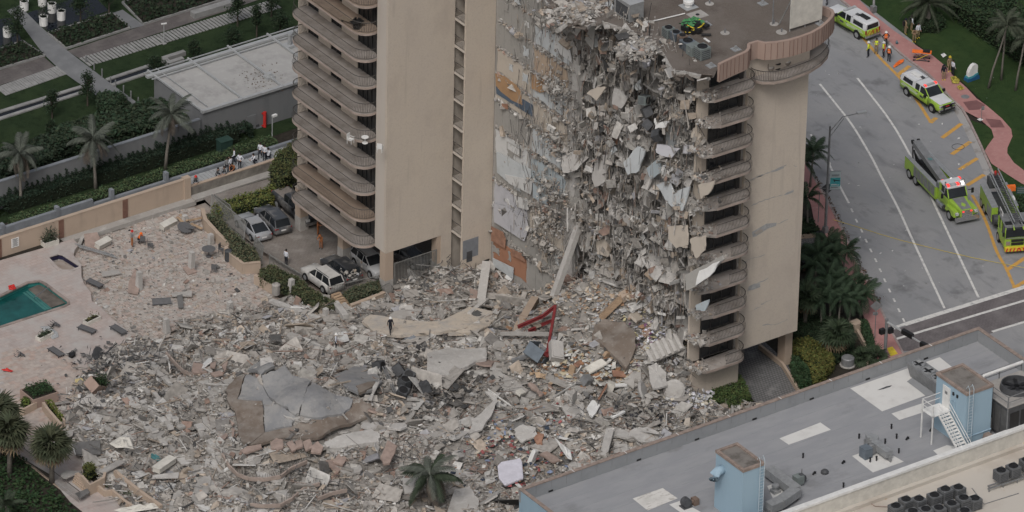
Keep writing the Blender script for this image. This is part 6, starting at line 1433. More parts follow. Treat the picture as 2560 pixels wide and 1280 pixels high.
# curved balcony edges in the heap
for fn,pts,lab in((S4,[(155,880),(200,960),(260,1020),(340,1050),(450,1055),(560,1035),(630,980),(745,930)],'curved balcony edge band below the fascia slabs'),(S4,[(350,1230),(440,1240),(560,1235),(640,1190),(720,1120),(830,1085)],'curved balcony edge band at the foot of the heap'),(S3,[(1330,10),(1400,90),(1460,150),(1530,180),(1600,190)],'curved brown balcony edge by the crumpled railing'),(S4,[(820,1190),(920,1150),(1020,1130)],'short curved balcony edge beside the dark railing')):
    q=[PM(*fn(*p),.45)for p in pts];t=thing('balcony_edge',lab,'balcony',q[0],world=True);
    for i in range(len(q)-1):MB().bar(q[i],q[i+1],.16,.34).build('edge_piece',M['slab_edge'],t)
    b=MB()
    for i in range(len(q)-1):
        n=int((q[i+1]-q[i]).length/.22)
        for j in range(n):c=q[i].lerp(q[i+1],j/n);b.bar(c,c+Vector((random.uniform(.1,.4),random.uniform(.2,.7),random.uniform(.15,.6))),.03)
    b.build('bent_railing',M['rail'],t)
def mangled(fn,c,n,L,lab,m='dkgrey',sp=1.2,w=.05):
    p=PM(*fn(*c),.3);mb=MB()
    for k in range(n):
        a=p+Vector((random.gauss(0,sp),random.gauss(0,sp),random.uniform(-.1,.5)));d=Vector((random.uniform(-1,1),random.uniform(-1,1),random.uniform(-.2,.5)))*L/2
        mid=a+d*.5+Vector((random.gauss(0,.2),random.gauss(0,.2),random.gauss(.1,.2)));mb.tube([a,mid,a+d],w/2,4)
    o=mb.build('twisted_metal',M[m]);tag(o,lab,'metal');o['kind']='stuff'
for fn,c,n,L,lab in((S4,(780,1040),26,2.6,'dark mangled railing on the curved balcony edge'),(S3,(880,110),26,3,'bent dark bars at the deck edge beside the tipped table'),(S3,(1180,60),20,3.4,'bundle of long dark rails above the pancaked floors'),(S3,(1480,440),18,2.6,'bundle of dark rails beside the roof slab'),(S5,(820,760),18,3.6,'long dark pipes running down the heap'),(S5,(160,850),14,2.6,'dark rail bundle beside the household scraps'),(S3,(700,470),24,2,'mangled patio frames by the leaning planter'),(S5,(1120,620),20,3,'black twisted bars below the dark boulder'),(S3,(1330,1090),22,2.4,'tangled grey pipes by the long planters'),(S4,(1480,880),16,2.4,'grey bars at the palm crown'),(R7,(1700,800),30,2.2,'bent bars in rubble below the grey gate'),(R7,(2000,700),24,2.0,'bent bars in the heap against the fin wall')):
    mangled(fn,c,n,L,lab)
# long straight beams
def beam(fn,a,b,w,h,la,lb,m,label,nm='concrete_beam'):
    p,q=PM(*fn(*a),la),PM(*fn(*b),lb);o=MB().bar(Vector(),q-p,w,h).build(nm,M[m]);o.location=p;return tag(o,label,'beam')
beam(R8,(1065,985),(1215,840),.5,.5,.6,.9,'wood','lower half of the broken tan beam across the cone');beam(R8,(1200,855),(1430,675),.75,.6,1.0,1.2,'tan','thick tan beam lying up the cone of rubble')
beam(R8,(485,1060),(605,855),.7,.5,.3,.6,'tan','tan beam leaning beside the red steel frame');beam(R8,(1205,680),(1272,570),.4,.4,.3,.4,'slab','short pale beam at the top of the cone');beam(R8,(1430,1075),(1512,880),.6,.5,.5,.7,'slab','pale grey beam among the spilled papers')
beam(S6,(730,840),(785,625),.7,.4,.3,.6,'slab','pale beam pointing at the near parapet');beam(S5,(230,60),(340,-30),.4,.3,.5,.5,'slab','slim beam end by the cream slab');beam(R7,(600,950),(975,1090),.5,.3,.35,.4,'slab','long thin kerb beam below the hedge');beam(R7,(1090,970),(1170,1075),.6,.5,.3,.4,'slab','stub of tan and grey beam below the timber steps')
p,q=PM(*R8(735,840),.3),PX(*R8(915,330),XE-.8);o=MB().bar(Vector(),q-p,.6,.5).build('concrete_beam',M['slab']);o.location=p;tag(o,'long concrete column leaning up against the shear wall corner','beam')
p,q=PM(*R8(225,905),.2),PY(*R8(268,600),-3.4);o=MB().bar(Vector(),q-p,.8,.3).build('concrete_beam',M['slab']);o.location=p;tag(o,'upright slab strip leaning beside the fin wall door','beam')
# red steel frame
rf=thing('red_steel_frame','bent red steel beam frame standing out of the heap','steel frame',PM(*R8(690,1240)),world=True)
def ibeam(a,b,nm='beam',m='redsteel',s=.24):
    d=(b-a);rot=d.to_track_quat('X','Z').to_matrix();c=(a+b)/2;L=d.length;mb=MB()
    mb.box(c+rot@Vector((0,0,s/2)),(L,s,.05),rot=rot).box(c-rot@Vector((0,0,s/2)),(L,s,.05),rot=rot).box(c,(L,.05,s-.05),rot=rot);return mb.build(nm,M[m],rf)
A1=PM(*R8(485,1050),.9);A2=PM(*R8(660,975),1.5);A3=PM(*R8(748,905),2.6);A4=PM(*R8(690,1230),.9);A5=PM(*R8(650,1035),1.3);A6=A3.lerp(A4,.3)
ibeam(A1,A2);ibeam(A2,A3);ibeam(A3,A4);ibeam(A5,A6);ibeam(PM(*R8(560,1078),.7),PM(*R8(610,1058),.8));MB().box(A4-Vector((0,0,.1)),(.9,.7,.12),rz=.4).build('foot_plate',M['redsteel'],rf)
beam(R8,(370,1095),(725,1100),.35,.25,.8,1.2,'concrete','grey channel beam crossing behind the red steel','steel_beam');beam(S5,(490,350),(700,280),.3,.3,.7,.9,'grey','grey channel beam below the red steel','steel_beam')
t=thing('broken_tank','broken dark grey metal tank split open below the red steel','tank',PM(*S5(640,330),.4),.5);t.rotation_euler=(.35,.5,.5)
for c,d in(((0,0,0),(2.6,1.7,.08)),((-1.3,0,.6),(.08,1.7,1.2)),((0,.85,.6),(2.6,.08,1.2)),((1.3,-.1,.5),(.08,1.5,1.0)),((.4,-.9,.25),(1.8,.08,.5))):MB().box(c,d).build('side',M['acblue'],t)
o=MB().box((0,0,0),(1.2,1.9,.7)).box((0,0,.4),(1.0,1.7,.12)).build('cabinet',M['slab']);o.location=PM(*S5(765,290),.9);o.rotation_euler=(.5,.3,-.4);tag(o,'pale broken cabinet beside the split tank','cabinet')
# mattress etc
o=slabpiece('mattress',S5,[(402,1005),(425,985),(545,958),(556,975),(565,1048),(450,1092),(410,1060)],2.6,.3,mat('lilac_white_fabric',(.55,.54,.60),.9,.08,2),(0.0,.25));tag(o,'lilac-white mattress lying on the heap near the parapet','mattress')
bmod=o.modifiers.new('bevel','BEVEL');bmod.width=.1;bmod.segments=2
crumple('white_sheeting',S5,[(745,820),(790,860),(850,910),(870,980),(840,970),(790,900)],2.7,M['white'],'twisted white sheeting running down the heap','sheeting',.4)
crumple('white_sheeting',S5,[(1235,90),(1270,60),(1320,75),(1290,140),(1255,150)],5.4,M['offwhite'],'white cloth bundle on the cone of rubble','cloth',.5)
crumple('metal_sheet',R7,[(1600,1225),(1690,1200),(1760,1195),(1770,1260),(1640,1280)],1.2,M['low_grey'],'crumpled pale blue metal sheet below the standing man','sheet',.4)
# dark boulder-like soil slab and stair flight
rslab('soil_slab',S5,[(985,210),(1000,130),(1060,90),(1180,110),(1250,180),(1255,260),(1190,400),(1130,330),(1060,260)],.9,.4,M['roofstain'],'dark brown roof slab standing under the papers',dome=True)
sf=thing('stair_flight','broken concrete stair flight lying upside down','stair',PM(*S5(1390,290),.9));sf.rotation_euler=(.5,-.35,-.35)
MB().box((0,0,0),(4.6,1.8,.2)).build('stair_slab',M['concrete'],sf)
for k in range(8):MB().box((-2.0+k*.57,0,.2),(.3,1.75,.26)).build('step',M['slab'],sf)
o=MB().lathe((0,0,0),[(.9,-.15),(1.1,0),(.9,.15)],16).build('round_slab',M['slab']);o.location=PM(*S5(1300,540),.7);o.rotation_euler=(1.1,.4,.6);tag(o,'rounded balcony corner standing on edge','slab')
o=MB().lathe((0,0,0),[(.8,-.15),(1.0,0),(.8,.15)],16).build('round_slab',M['slab']);o.location=PM(*S5(1490,530),.7);o.rotation_euler=(1.2,-.3,-.6);tag(o,'rounded balcony corner leaning beside the shell','slab')
# fallen air conditioners
for(x,y,r,lab)in((1215,255,(1.2,.2,.4),'fallen dark air conditioner at the end of the cluster above the roof slab'),(1350,295,(.9,.4,.9),'fallen dark air conditioner tipped on its side behind the open fan'),(1450,335,(.4,-.5,.3),'dusty brown air conditioner sunk in the heap'),(1415,395,(.2,.1,.2),'upright fallen air conditioner with open round fan'),(1400,460,(.3,-.2,.6),'fallen air conditioner below the open-fan one'),(1530,410,(1.3,.3,1.2),'black air conditioner lying face down in soot')):
    ac_unit(PM(*S4(x,y+15),.35),.95,.85,M['dkgrey'],lab,rot=r)
for k,(a,b)in enumerate((((1270,270),(1360,470)),((1285,265),(1370,460)))):beam(S4,a,b,.12,.08,.6,.6,'grey','thin metal rail below the fallen air conditioners' if k else 'thin metal rail beside the fallen air conditioners','metal_rail')
# furniture boxes and boards
for(x,y,s,r,m,lab)in((900,370,(1.0,.5,.15),(.3,.2,.5),'terracotta','orange-brown board behind the split tank'),(950,470,(.9,.8,.8),(.4,.3,.2),'grey','grey metal cabinet lying by the boards'),(1100,505,(1.0,.7,.6),(.3,.2,.8),'offwhite','white appliance box in the heap'),(1150,500,(1.5,.4,.15),(.1,.1,-.3),'white','white door lying by the appliance box'),(1050,540,(1.3,.1,1.4),(.5,.3,.9),'terracotta','rust and black torn panel standing upright'),(1150,430,(1.2,.7,.12),(.3,.2,-.4),'terracotta','rust brown panel beside the white mattress panel'),(860,410,(.2,.6,1.0),(.2,.1,.3),'wood','tan wooden door fragment beside the cabinet'),(1080,310,(.8,.3,.5),(.3,.5,.2),'wood','tan furniture piece above the white panel'),(545,545,(.8,.6,.3),(.3,.2,.3),'offwhite','pale box near the soot'),(160,930,(.8,.8,.4),(.5,.3,.3),'slab','pale block above the white mattress'),(1260,80,(1.2,1.0,.3),(.4,.2,.3),'creamp','beige cushion-like slab on the cone'),(620,940,(.5,.4,1.3),(.2,.3,.3),'white','white cabinet side beside the rusty panel')):
    mm=M[m]if m in M else pcol(m,PANELC[m]);o=MB().box((0,0,0),s).box((0,0,0),(s[0]*.8,s[1]*.8,s[2]*1.1)).build('furniture_piece',mm);o.location=PM(*S5(x,y),.6);o.rotation_euler=r;tag(o,lab,'debris')
# lower-left: planters, steps, panels, fence
def pwall(fn,pts,z0,z1,w,label,m='tan',nm='planter_wall'):
    q=[tuple(P(*fn(*p),z1).xy)for p in pts];o=MB().wall(q,w,z0,z1).build(nm,M[m]);return tag(o,label,'wall')
def hedgebox(name,label,pg,z0,z1,n,col,size=(.12,.28),cat='hedge'):
    pg=[tuple(p)for p in pg];c=np.mean(np.array(pg),0);t=thing(name,label,cat,(c[0],c[1],0),world=True)
    MB().prism([(c[0]+(p[0]-c[0])*.9,c[1]+(p[1]-c[1])*.9)for p in pg],z0,z1-.12).build('core',mat('hedge_core',(.012,.018,.009),.95,.3,3),t)
    # leaves on top and sides
    pts=inpoly(pg,n);top=np.column_stack([pts,z1+rng.normal(-.05,.1,n)+.12*np.sin(pts[:,0]*2.1)*np.cos(pts[:,1]*1.8)])
    m_=n//2;k=rng.integers(0,len(pg),m_);tt=rng.uniform(0,1,m_);A=np.array(pg);e=A[k]*(1-tt[:,None])+A[(k+1)%len(pg)]*tt[:,None]+rng.normal(0,.07,(m_,2));side=np.column_stack([e,rng.uniform(z0,z1,m_)])
    pos=np.concatenate([top,side]);leaves('foliage',pos,rng.uniform(*size,len(pos)),greens(len(pos),col),parent=t,aspect=.6)
    return t
HB=lambda fn,pts,z:[tuple(P(*fn(*p),z).xy)for p in pts]
t=planterbox(P(*S3(315,385),0),2.6,2.2,1.0,'square tan planter with clipped dark hedge on the pink deck',M['fascia'],0,0,None,nm='hedge_planter')
n=900;leaves('clipped_hedge',np.column_stack([rng.uniform(-1.1,1.1,n),rng.uniform(-.9,.9,n),1.0+rng.uniform(0,.55,n)]),rng.uniform(.1,.25,n),greens(n,(.02,.04,.016)),parent=t)
hedgebox('hedge','low yellow-green hedge in the tan planter beside the square one',HB(S3,[(165,385),(230,345),(275,380),(200,415)],.7),.1,.8,300,(.06,.08,.02));pwall(S3,[(130,440),(185,455),(290,400)],0,.7,.2,'low tan wall of the yellow-green planter')
pwall(S3,[(345,400),(380,450),(440,520),(490,575)],0,.8,.25,'tan planter wall running down from the square planter');pwall(S3,[(400,395),(450,450),(500,520),(515,545)],0,.8,.2,'inner tan planter wall beside the yellow shrubs')
hedgebox('shrubs','strip of yellow-green shrubs between two tan planter walls',HB(S3,[(375,395),(410,390),(510,530),(480,545)],.7),.1,.8,400,(.07,.085,.02),cat='shrub')
t=planterbox(PM(*S3(740,300),.1),1.8,1.2,1.0,'tan planter box toppled over with its dark hedge',M['fascia'],500,.7,(.02,.035,.015),nm='toppled_planter');t.rotation_euler=(.5,.6,.4)
pwall(S3,[(920,945),(1060,1060),(1180,1150),(1290,1225)],0,.9,.3,'long tan planter wall nearest the pancaked heap');pwall(S3,[(770,1055),(840,1110),(900,1100),(990,1180),(1090,1245)],0,.6,.25,'stepped tan planter wall beside the lower terrace');pwall(S3,[(655,985),(720,1060),(830,1000),(840,960)],0,1.1,.25,'tan corner planter with small shrub');hedgebox('shrubs','small olive shrub in the corner planter',HB(S3,[(660,930),(720,905),(770,940),(700,985)],1.0),.3,1.3,300,(.06,.065,.02),cat='shrub')
n=900;pg=HB(S3,[(800,1000),(920,960),(1260,1230),(1090,1230),(900,1090),(850,1090)],.1);pts=inpoly(pg,n);o=leaves('ground_cover',np.column_stack([pts,rng.uniform(.05,.3,n)]),rng.uniform(.1,.25,n),greens(n,(.045,.055,.03)));o['kind']='stuff';o['label']='dusty low plants between the long planter walls';o['category']='plants'
struct(sheet(HB(S3,[(280,540),(560,540),(780,680),(840,900),(660,990),(470,1020),(150,830),(180,690)],0),[],-.012,'lower_deck',M['deckpaver']),'dusty pink deck corner behind the fan palm')
struct(sheet(HB(S3,[(400,1000),(640,960),(760,1050),(900,1110),(1090,1250),(1000,1330),(720,1330),(560,1200)],0),[],.02,'terrace',M['deckpaver']),'pink lower terrace beside the fence')
st2=thing('steps','short flight of tan steps beside the corner planter','steps',P(*S3(640,1030)),world=True)
for k in range(5):p=P(*S3(655-k*6,1000+k*16),.75-k*.16);MB().box((p.x,p.y,(.75-k*.16)/2),(1.7,.36,.75-k*.16),rz=rad(90)).build('step',M['tan'],st2)
for pts,z,lab,m,lf in(([(575,725),(800,705),(805,815),(610,820)],.8,'large grey framed panel lying in the rubble near the planters','dkslab',.4),([(690,500),(890,455),(905,500),(720,555)],1,'grey slab plate above the framed panel','slab',.4),([(615,590),(790,560),(820,600),(660,630)],1,'dusty white slab above the framed panel','slab',.35),([(655,885),(850,845),(858,890),(665,930)],.8,'pale grey plate below the framed panel','slab',.4),([(785,950),(950,860),(1000,880),(830,970)],.8,'grey plate leaning on the corner planter','concrete',.6),([(480,1000),(520,945),(655,955),(530,1010)],.4,'grey plate at the head of the steps','concrete',.3),([(1220,985),(1430,962),(1425,1005),(1215,1008)],.6,'grey shelf plate below the white bench','slab',.4),([(600,1130),(700,1090),(720,1120),(640,1170)],.4,'dark tipped planter plate on the terrace','dkslab',.3),([(500,630),(580,620),(582,665),(510,680)],.5,'small grey plate beside the fan palm','concrete',.3),([(570,720),(600,800),(750,830),(745,845),(600,815)],.7,'white folded sheet under the framed panel','white',.25)):
    rslab('fallen_plate',S3,pts,lf,.1,M[m],lab,'plate',None,2,.05)
t=thing('white_bench','long white box bench lying on the rubble near the planters','bench',PM(*S3(1315,915),.4),.35);MB().box((0,0,.15),(2.4,.75,.45)).build('box',M['offwhite'],t);MB().box((0,0,.42),(2.5,.85,.08)).build('top',M['offwhite'],t);MB().box((-.9,0,-.12),(.3,.6,.2)).build('foot',M['dkgrey'],t)
crumple('teal_cloth',S3,[(1205,820),(1250,815),(1295,865),(1260,880),(1210,850)],.9,mat('teal_fabric',(.06,.17,.18),.7,.1,2),'crumpled teal cloth above the white bench','cloth',.3)
crumple('white_sheeting',S3,[(880,740),(960,690),(1050,700),(1080,790),(1000,780),(930,770)],1.1,M['offwhite'],'torn white sheeting in the rubble near the planters','sheeting',.5)
crumple('white_sheeting',S3,[(900,1270),(1080,1250),(1200,1230),(1280,1220),(1270,1260),(1000,1300)],.5,M['offwhite'],'long white sheeting at the foot of the planters','sheeting',.4)
crumple('yellow_foam',S3,[(598,225),(650,215),(680,240),(650,280),(600,270)],.2,mat('pale_yellow_foam',(.5,.42,.22),.9,.1,2),'pale yellow foam block beside the toppled planter','foam',.3)
# fence at the beach garden
a=P(*S3(150,830));b=P(*S3(640,1210));fe=thing('garden_fence','dark wavy-bar garden fence beside the ground cover','fence',a,world=True)
r_=srail([tuple(a.xy),tuple(b.xy)],-.1,parent=fe,step=.16,h=1.3,m=M['rail']);MB().wall([tuple(a.xy),tuple(b.xy)],.25,-.3,-.05).build('base_wall',M['tan'],fe);r_.location=tuple(-c for c in fe.location)
pg=[tuple(P(*p,0).xy)for p in((-60,1110),(30,1130),(60,1150),(190,1280),(240,1340),(-60,1360))]
n=5200;pts=inpoly(pg,n);o=leaves('ground_cover',np.column_stack([pts,rng.uniform(-.3,.35,n)+.2*np.sin(pts[:,0]*1.5)*np.cos(pts[:,1]*1.3)]),rng.uniform(.2,.42,n),greens(n,(.017,.034,.013)),aspect=.8);o['kind']='stuff';o['label']='dense dark leafy ground cover below the fan palms';o['category']='ground cover'

# ================================================================== debris hanging in the torn face
FCL=rng.uniform(YNW+.4,YC-.3,(NF+1,5))
def face_pts(n,xs=.55,up=.7):
    fl=rng.integers(0,NF+1,n);y=np.where(rng.random(n)<.72,np.clip(FCL[fl,rng.integers(0,5,n)]+rng.normal(0,.75,n),YNW+.1,YC),rng.uniform(YNW+.2,YC,n));dz=np.where(rng.random(n)<.55,rng.exponential(.35,n),-rng.exponential(.6,n))
    return np.column_stack([XE+.45+.5*np.sin(fl*1.7)+rng.normal(0,xs,n),y,ZS+fl*FH+.15+dz])
pos=face_pts(6000);n=len(pos);o=chunks('hanging_rubble',pos,np.clip(rng.lognormal(-2.1,.6,(n,1)),.04,.8)*rng.uniform(.35,2.0,(n,3))*np.array([1,1.1,.28]),rotmats(n),pal(n)*rng.uniform(.7,1.1,(n,1)),M['tint'],parent=wb);o['kind']='stuff'
n=1700;pos=face_pts(n,.55);pos[:,2]-=rng.uniform(0,1.0,n);s=np.column_stack([rng.uniform(.15,.9,n),rng.uniform(.02,.07,n),rng.lognormal(-.6,.5,n)]);o=chunks('hanging_panels',pos,s,rotmats(n,.5),pal(n,W2),M['tint'],.1,parent=wb);o['kind']='stuff'
n=3400;pos=face_pts(n,.6);pos[:,2]-=rng.uniform(0,.8,n);s=np.column_stack([rng.uniform(.015,.05,n),rng.uniform(.015,.05,n),rng.uniform(.6,2.6,n)]);o=chunks('hanging_cables',pos,s,rotmats(n,.35),pal(n,np.array([.1,.1,.1,.2,.05,.05,.2,.05,.3,.02])),M['tint'],.02,parent=wb);o['kind']='stuff'
n=500;y=rng.uniform(YC,YM+2,n);pos=np.column_stack([rng.normal(XE-.5,.25,n),y,rng.uniform(6,ZR,n)]);s=np.column_stack([rng.uniform(.015,.04,n),rng.uniform(.015,.04,n),rng.uniform(.6,2.2,n)]);o=chunks('hanging_cables',pos,s,rotmats(n,.3),pal(n,np.array([.1,.1,.1,.2,.05,.05,.2,.05,.3,.02])),M['tint'],.02,parent=wb);o['kind']='stuff'
n=420;pos=face_pts(n,.4);pos[:,2]-=rng.uniform(.5,1.6,n);s=np.column_stack([rng.uniform(.04,.16,n),rng.uniform(.015,.03,n),rng.uniform(1.4,4.2,n)]);o=chunks('draped_strips',pos,s,rotmats(n,.14),pal(n,np.array([.15,.15,.1,.2,.05,.08,.2,.02,.1,.02])),M['tint'],.05,parent=wb);o['kind']='stuff'
# big identifiable hanging pieces (R3 / R8 / S1 pixels) facing the camera side
def hang(fn,pts,x,th,m,label,tilt=.0):
    q0=[PX(*fn(*p),x)for p in pts];q=[]
    for i in range(len(q0)):
        a,b=q0[i],q0[(i+1)%len(q0)]
        for j in range(3):v=a.lerp(b,j/3);q.append(v+(Vector((0,random.uniform(-.1,.1),random.uniform(-.1,.1)))if j else Vector()))
    c=sum(q,Vector())/len(q);k=len(q)
    mb=MB().add([((v.z-c.z)*tilt,v.y-c.y,v.z-c.z)for v in q]+[((v.z-c.z)*tilt+th,v.y-c.y,v.z-c.z)for v in q],[tuple(range(k)),tuple(range(2*k-1,k-1,-1))]+[(i,k+i,k+(i+1)%k,(i+1)%k)for i in range(k)])
    o=mb.build('hanging_slab',m);o.location=c;return tag(o,label,'hanging slab')
CP=lambda n:pcol(n,PANELC[n])
for fn,pts,x,m,lab,tl in((R3,[(668,620),(720,580),(768,590),(735,668)],9.6,'creamp','cream angular plate hanging on the fourth torn floor from the roof',.3),(R3,[(830,590),(930,635),(900,720),(840,690)],9.7,'slab','grey plate pair hanging beside the cream angular plate',.3),(R3,[(485,1045),(560,1010),(640,1060),(600,1130),(530,1140)],9.3,'slab','broad rounded grey slab hanging off the shear wall corner',.4),(R3,[(720,1050),(790,1030),(785,1210),(730,1240),(700,1150)],9.4,'slab','tall grey slab hanging with a row of holes',.2),(R3,[(910,1080),(980,980),(1030,1010),(1010,1140),(950,1160)],9.6,'bluewhite','pale tile-faced slab hanging mid face',.2),(R3,[(755,290),(830,230),(905,250),(880,310),(800,330)],10.2,'dkslab','dark roof slab sagging into the torn corner',.6),(R3,[(1105,790),(1130,830),(1190,815),(1180,850),(1130,855)],9.6,'white','white cloth draped over a torn floor',.5),(R3,[(795,850),(900,870),(890,950),(800,990)],10.3,'terracotta','brown wooden panel deep in a torn room',0),
                               (R3,[(1125,960),(1250,1000),(1230,1050),(1140,1010)],9.5,'lilac','pale lilac sheet spilled from a torn room',.6),(R3,[(1060,1120),(1140,1060),(1150,1150),(1090,1190)],9.5,'paleblue','blue-grey tiled panel hanging mid face',.1),(R8,[(1000,-10),(1090,-5),(1080,70),(1030,60)],9.4,'slab','rounded slab hanging above the beam recess',.3),(R8,[(1530,360),(1640,350),(1665,480),(1600,500),(1540,430)],9.3,'creamp','large beige slab hanging by the lower balconies',.2),(R8,[(1680,440),(1770,420),(1781,520),(1740,570),(1700,510)],9.2,'creamp','shield-shaped beige slab hanging in front of a balcony',.2),(R8,[(1450,60),(1530,40),(1570,120),(1660,80),(1640,240),(1560,200)],9.4,'bluewhite','pale kite-shaped slab hanging by the balconies',.2),(R8,[(915,420),(960,395),(990,450),(980,525),(940,520)],9.6,'slab','pale rounded slab beside the leaning column',.2),(R8,[(1030,450),(1090,430),(1140,480),(1120,560),(1050,540)],9.8,'creamp','stack of tan slabs in the recess above the cone',.2),
                               (S1,[(240,50),(320,30),(310,90),(270,130)],9.6,'creamp','pointed beige plaster piece under a broken balcony',.2),(S1,[(185,560),(330,470),(345,490),(260,620),(215,640)],9.3,'greyp','tiled balcony floor plate tipped down with white tiles',.4),(S1,[(250,540),(335,495),(305,575),(255,615)],9.2,'white','white tile patch on the tipped balcony plate',.4),(S1,[(65,290),(130,285),(175,330),(180,410),(110,380)],9.4,'creamp','beige wall plate with round top hanging low',.2),(S1,[(230,735),(290,710),(280,770),(235,765)],9.4,'paleblue','pale glassy sheet at a lower balcony',.2)):
    hang(fn,pts,x+.45,.14,M[m]if m in M else CP(m),lab,tl)
for(fn,x,y,s,r,lab)in((R3,1015,660,.8,(1.4,.2,.3),'grey-green air conditioner caught in the torn face, standing upright'),(R3,1030,760,.85,(1.2,.5,1.2),'dark finned air conditioner caught below the upright one'),(R3,1050,860,.85,(.5,.6,.5),'black air conditioner wedged between torn floors'),(R3,1100,910,.8,(1.0,-.4,.8),'pale finned condenser dangling below the black one')):
    ac_unit(PX(*fn(x,y),9.6),s,.8,M['acgreen']if 'green' in lab else M['dkgrey'],lab,rot=r)
for k in range(120):
    v=face_pts(1,.35)[0];s_=random.uniform(.5,1.3);np_=random.randrange(5,8);an=sorted(random.uniform(0,6.28)for _ in range(np_));pl_=[(math.cos(a)*s_*random.uniform(.55,1.1),math.sin(a)*s_*random.uniform(.5,1.0))for a in an]
    o=MB().prism(pl_,-.05,.05).build('hanging_fragment',random.choice([M['slab'],M['slab'],M['concrete'],CP('creamp'),CP('white'),CP('greyp'),CP('tanp'),CP('greyd'),M['dkslab'],CP('bluewhite')]),wb);o.location=Vector(v)-wb.location+Vector((-.15,0,-.3));o.rotation_euler=(random.uniform(-.6,.6),rad(-90)+random.gauss(.25,.4),random.gauss(.5,.5))
# debris on the torn roof edge and heaps at the fin wall
pp=np.array([tuple(P(*R3(a,b),ROOFZ))for a,b in zip(np.concatenate([rng.normal(560,90,900),rng.normal(1010,70,800),rng.normal(760,90,250)]),np.concatenate([rng.normal(80,40,900),rng.normal(320,35,800),rng.normal(60,30,250)]))]);n=len(pp)
pp[:,2]+=rng.uniform(-.3,.3,n);o=chunks('roof_edge_rubble',pp,np.clip(rng.lognormal(-2.1,.7,(n,1)),.04,.8)*rng.uniform(.4,1.8,(n,3))*np.array([1,1,.35]),rotmats(n,.5),pal(n),M['tint'],parent=wb);o['kind']='stuff'
# ================================================================== PLANTS
def R7z(x,y):return(540+x/4.0,440+y/4.0)
def T1(x,y):return(2060+x/4.2676,y/4.2676)
def T2(x,y):return(2260+x/4.0,320+y/4.0)
def T7(x,y):return(1980+x/3.2,560+y/3.2)
def frond_mesh(L,droop,col,nl=36,ll=.75,name='frond'):
    """arching feather frond along +X"""
    vs,fs,tn=[],[],[]
    def pt(s):return np.array([L*s*(1-.18*droop*s),0,.35*L*s*.5-droop*L*.62*s**2.2])
    for i in range(8):
        a,b=pt(i/8),pt((i+1)/8);w=.045*(1-i/9);o=len(vs)
        vs+=[a+(0,-w,0),a+(0,w,0),b+(0,w*.9,0),b+(0,-w*.9,0)];fs.append((o,o+3,o+2,o+1));tn.append(np.array(col)*1.5)
    for i in range(nl):
        s=.12+.86*i/nl;p=pt(s);d=pt(min(1,s+.02))-p;d=d/np.linalg.norm(d);l=ll*(math.sin(math.pi*(s*.82+.12))**.7)*random.uniform(.85,1.1)
        for sd in(-1,1):
            t=d*.55+np.array([0,sd*.75,-.25-.35*random.random()]);t/=np.linalg.norm(t);q=p+t*l*.55;e=p+t*l+np.array([0,0,-.22*l]);w=d*.032
            o=len(vs);vs+=[p-w,p+w,q+w*1.1,q-w*1.1,e];fs+=[(o,o+1,o+2,o+3),(o+3,o+2,o+4,o+4)];c=np.array(col)*random.uniform(.7,1.3);tn+=[c,c]
    me=bpy.data.meshes.new(name);me.from_pydata([tuple(v)for v in vs],[],[f if len(set(f))==4 else f[:3]for f in fs])
    a=me.attributes.new('tint','FLOAT_COLOR','FACE');a.data.foreach_set('color',np.concatenate([np.clip(np.array(tn),0,1),np.ones((len(tn),1))],1).astype(np.float32).ravel());me.materials.append(M['leaf']);return me
def fan_mesh(r,col,name='fan_leaf'):
    vs,fs,tn=[(0,0,0)],[],[];vs+=[(-.03,0,0),(.0,.03,0),(.62*r,.02,.1*r),(.62*r,-.02,.1*r)];fs.append((1,4,3,2));tn.append(np.array(col))
    n=13;c0=np.array([.6*r,0,.1*r])
    for k in range(n):
        a=rad(-115+230*k/(n-1));d=np.array([math.cos(a),math.sin(a),-.12]);sd=np.array([-math.sin(a),math.cos(a),0])*.06*r;o=len(vs);m=c0+d*r*.35;e=c0+d*r*.72+np.array([0,0,-.22*r*random.uniform(.5,1.3)])
        vs+=[tuple(c0),tuple(m-sd),tuple(e),tuple(m+sd)];fs.append((o,o+1,o+2,o+3));tn.append(np.array(col)*random.uniform(.7,1.35))
    me=bpy.data.meshes.new(name);me.from_pydata(vs,[],fs);a=me.attributes.new('tint','FLOAT_COLOR','FACE');a.data.foreach_set('color',np.concatenate([np.clip(np.array(tn),0,1),np.ones((len(tn),1))],1).astype(np.float32).ravel());me.materials.append(M['leaf']);return me
COCO=[frond_mesh(2.7,d,(.075,.085,.07))for d in(.7,1.1,1.5)];COCO_DRY=frond_mesh(2.4,1.5,(.14,.12,.10))
GREEN=[frond_mesh(2.3,d,(.028,.048,.026),24,.7)for d in(.6,1.0,1.4)];ROYAL=[frond_mesh(2.0,d,(.05,.06,.04),22,.6)for d in(.7,1.1,1.5)]
DATE=[frond_mesh(3.6,d,(.045,.055,.035),40,.5)for d in(.7,1.0,1.4)];COCOG=[frond_mesh(2.5,d,(.035,.048,.03))for d in(.55,.9,1.3)]
SABAL=[fan_mesh(1.5,(.055,.062,.035)),fan_mesh(1.4,(.04,.05,.028))];SABAL_DRY=fan_mesh(1.3,(.16,.12,.075));SABALG=[fan_mesh(1.5,(.035,.05,.028)),fan_mesh(1.4,(.025,.04,.02))]
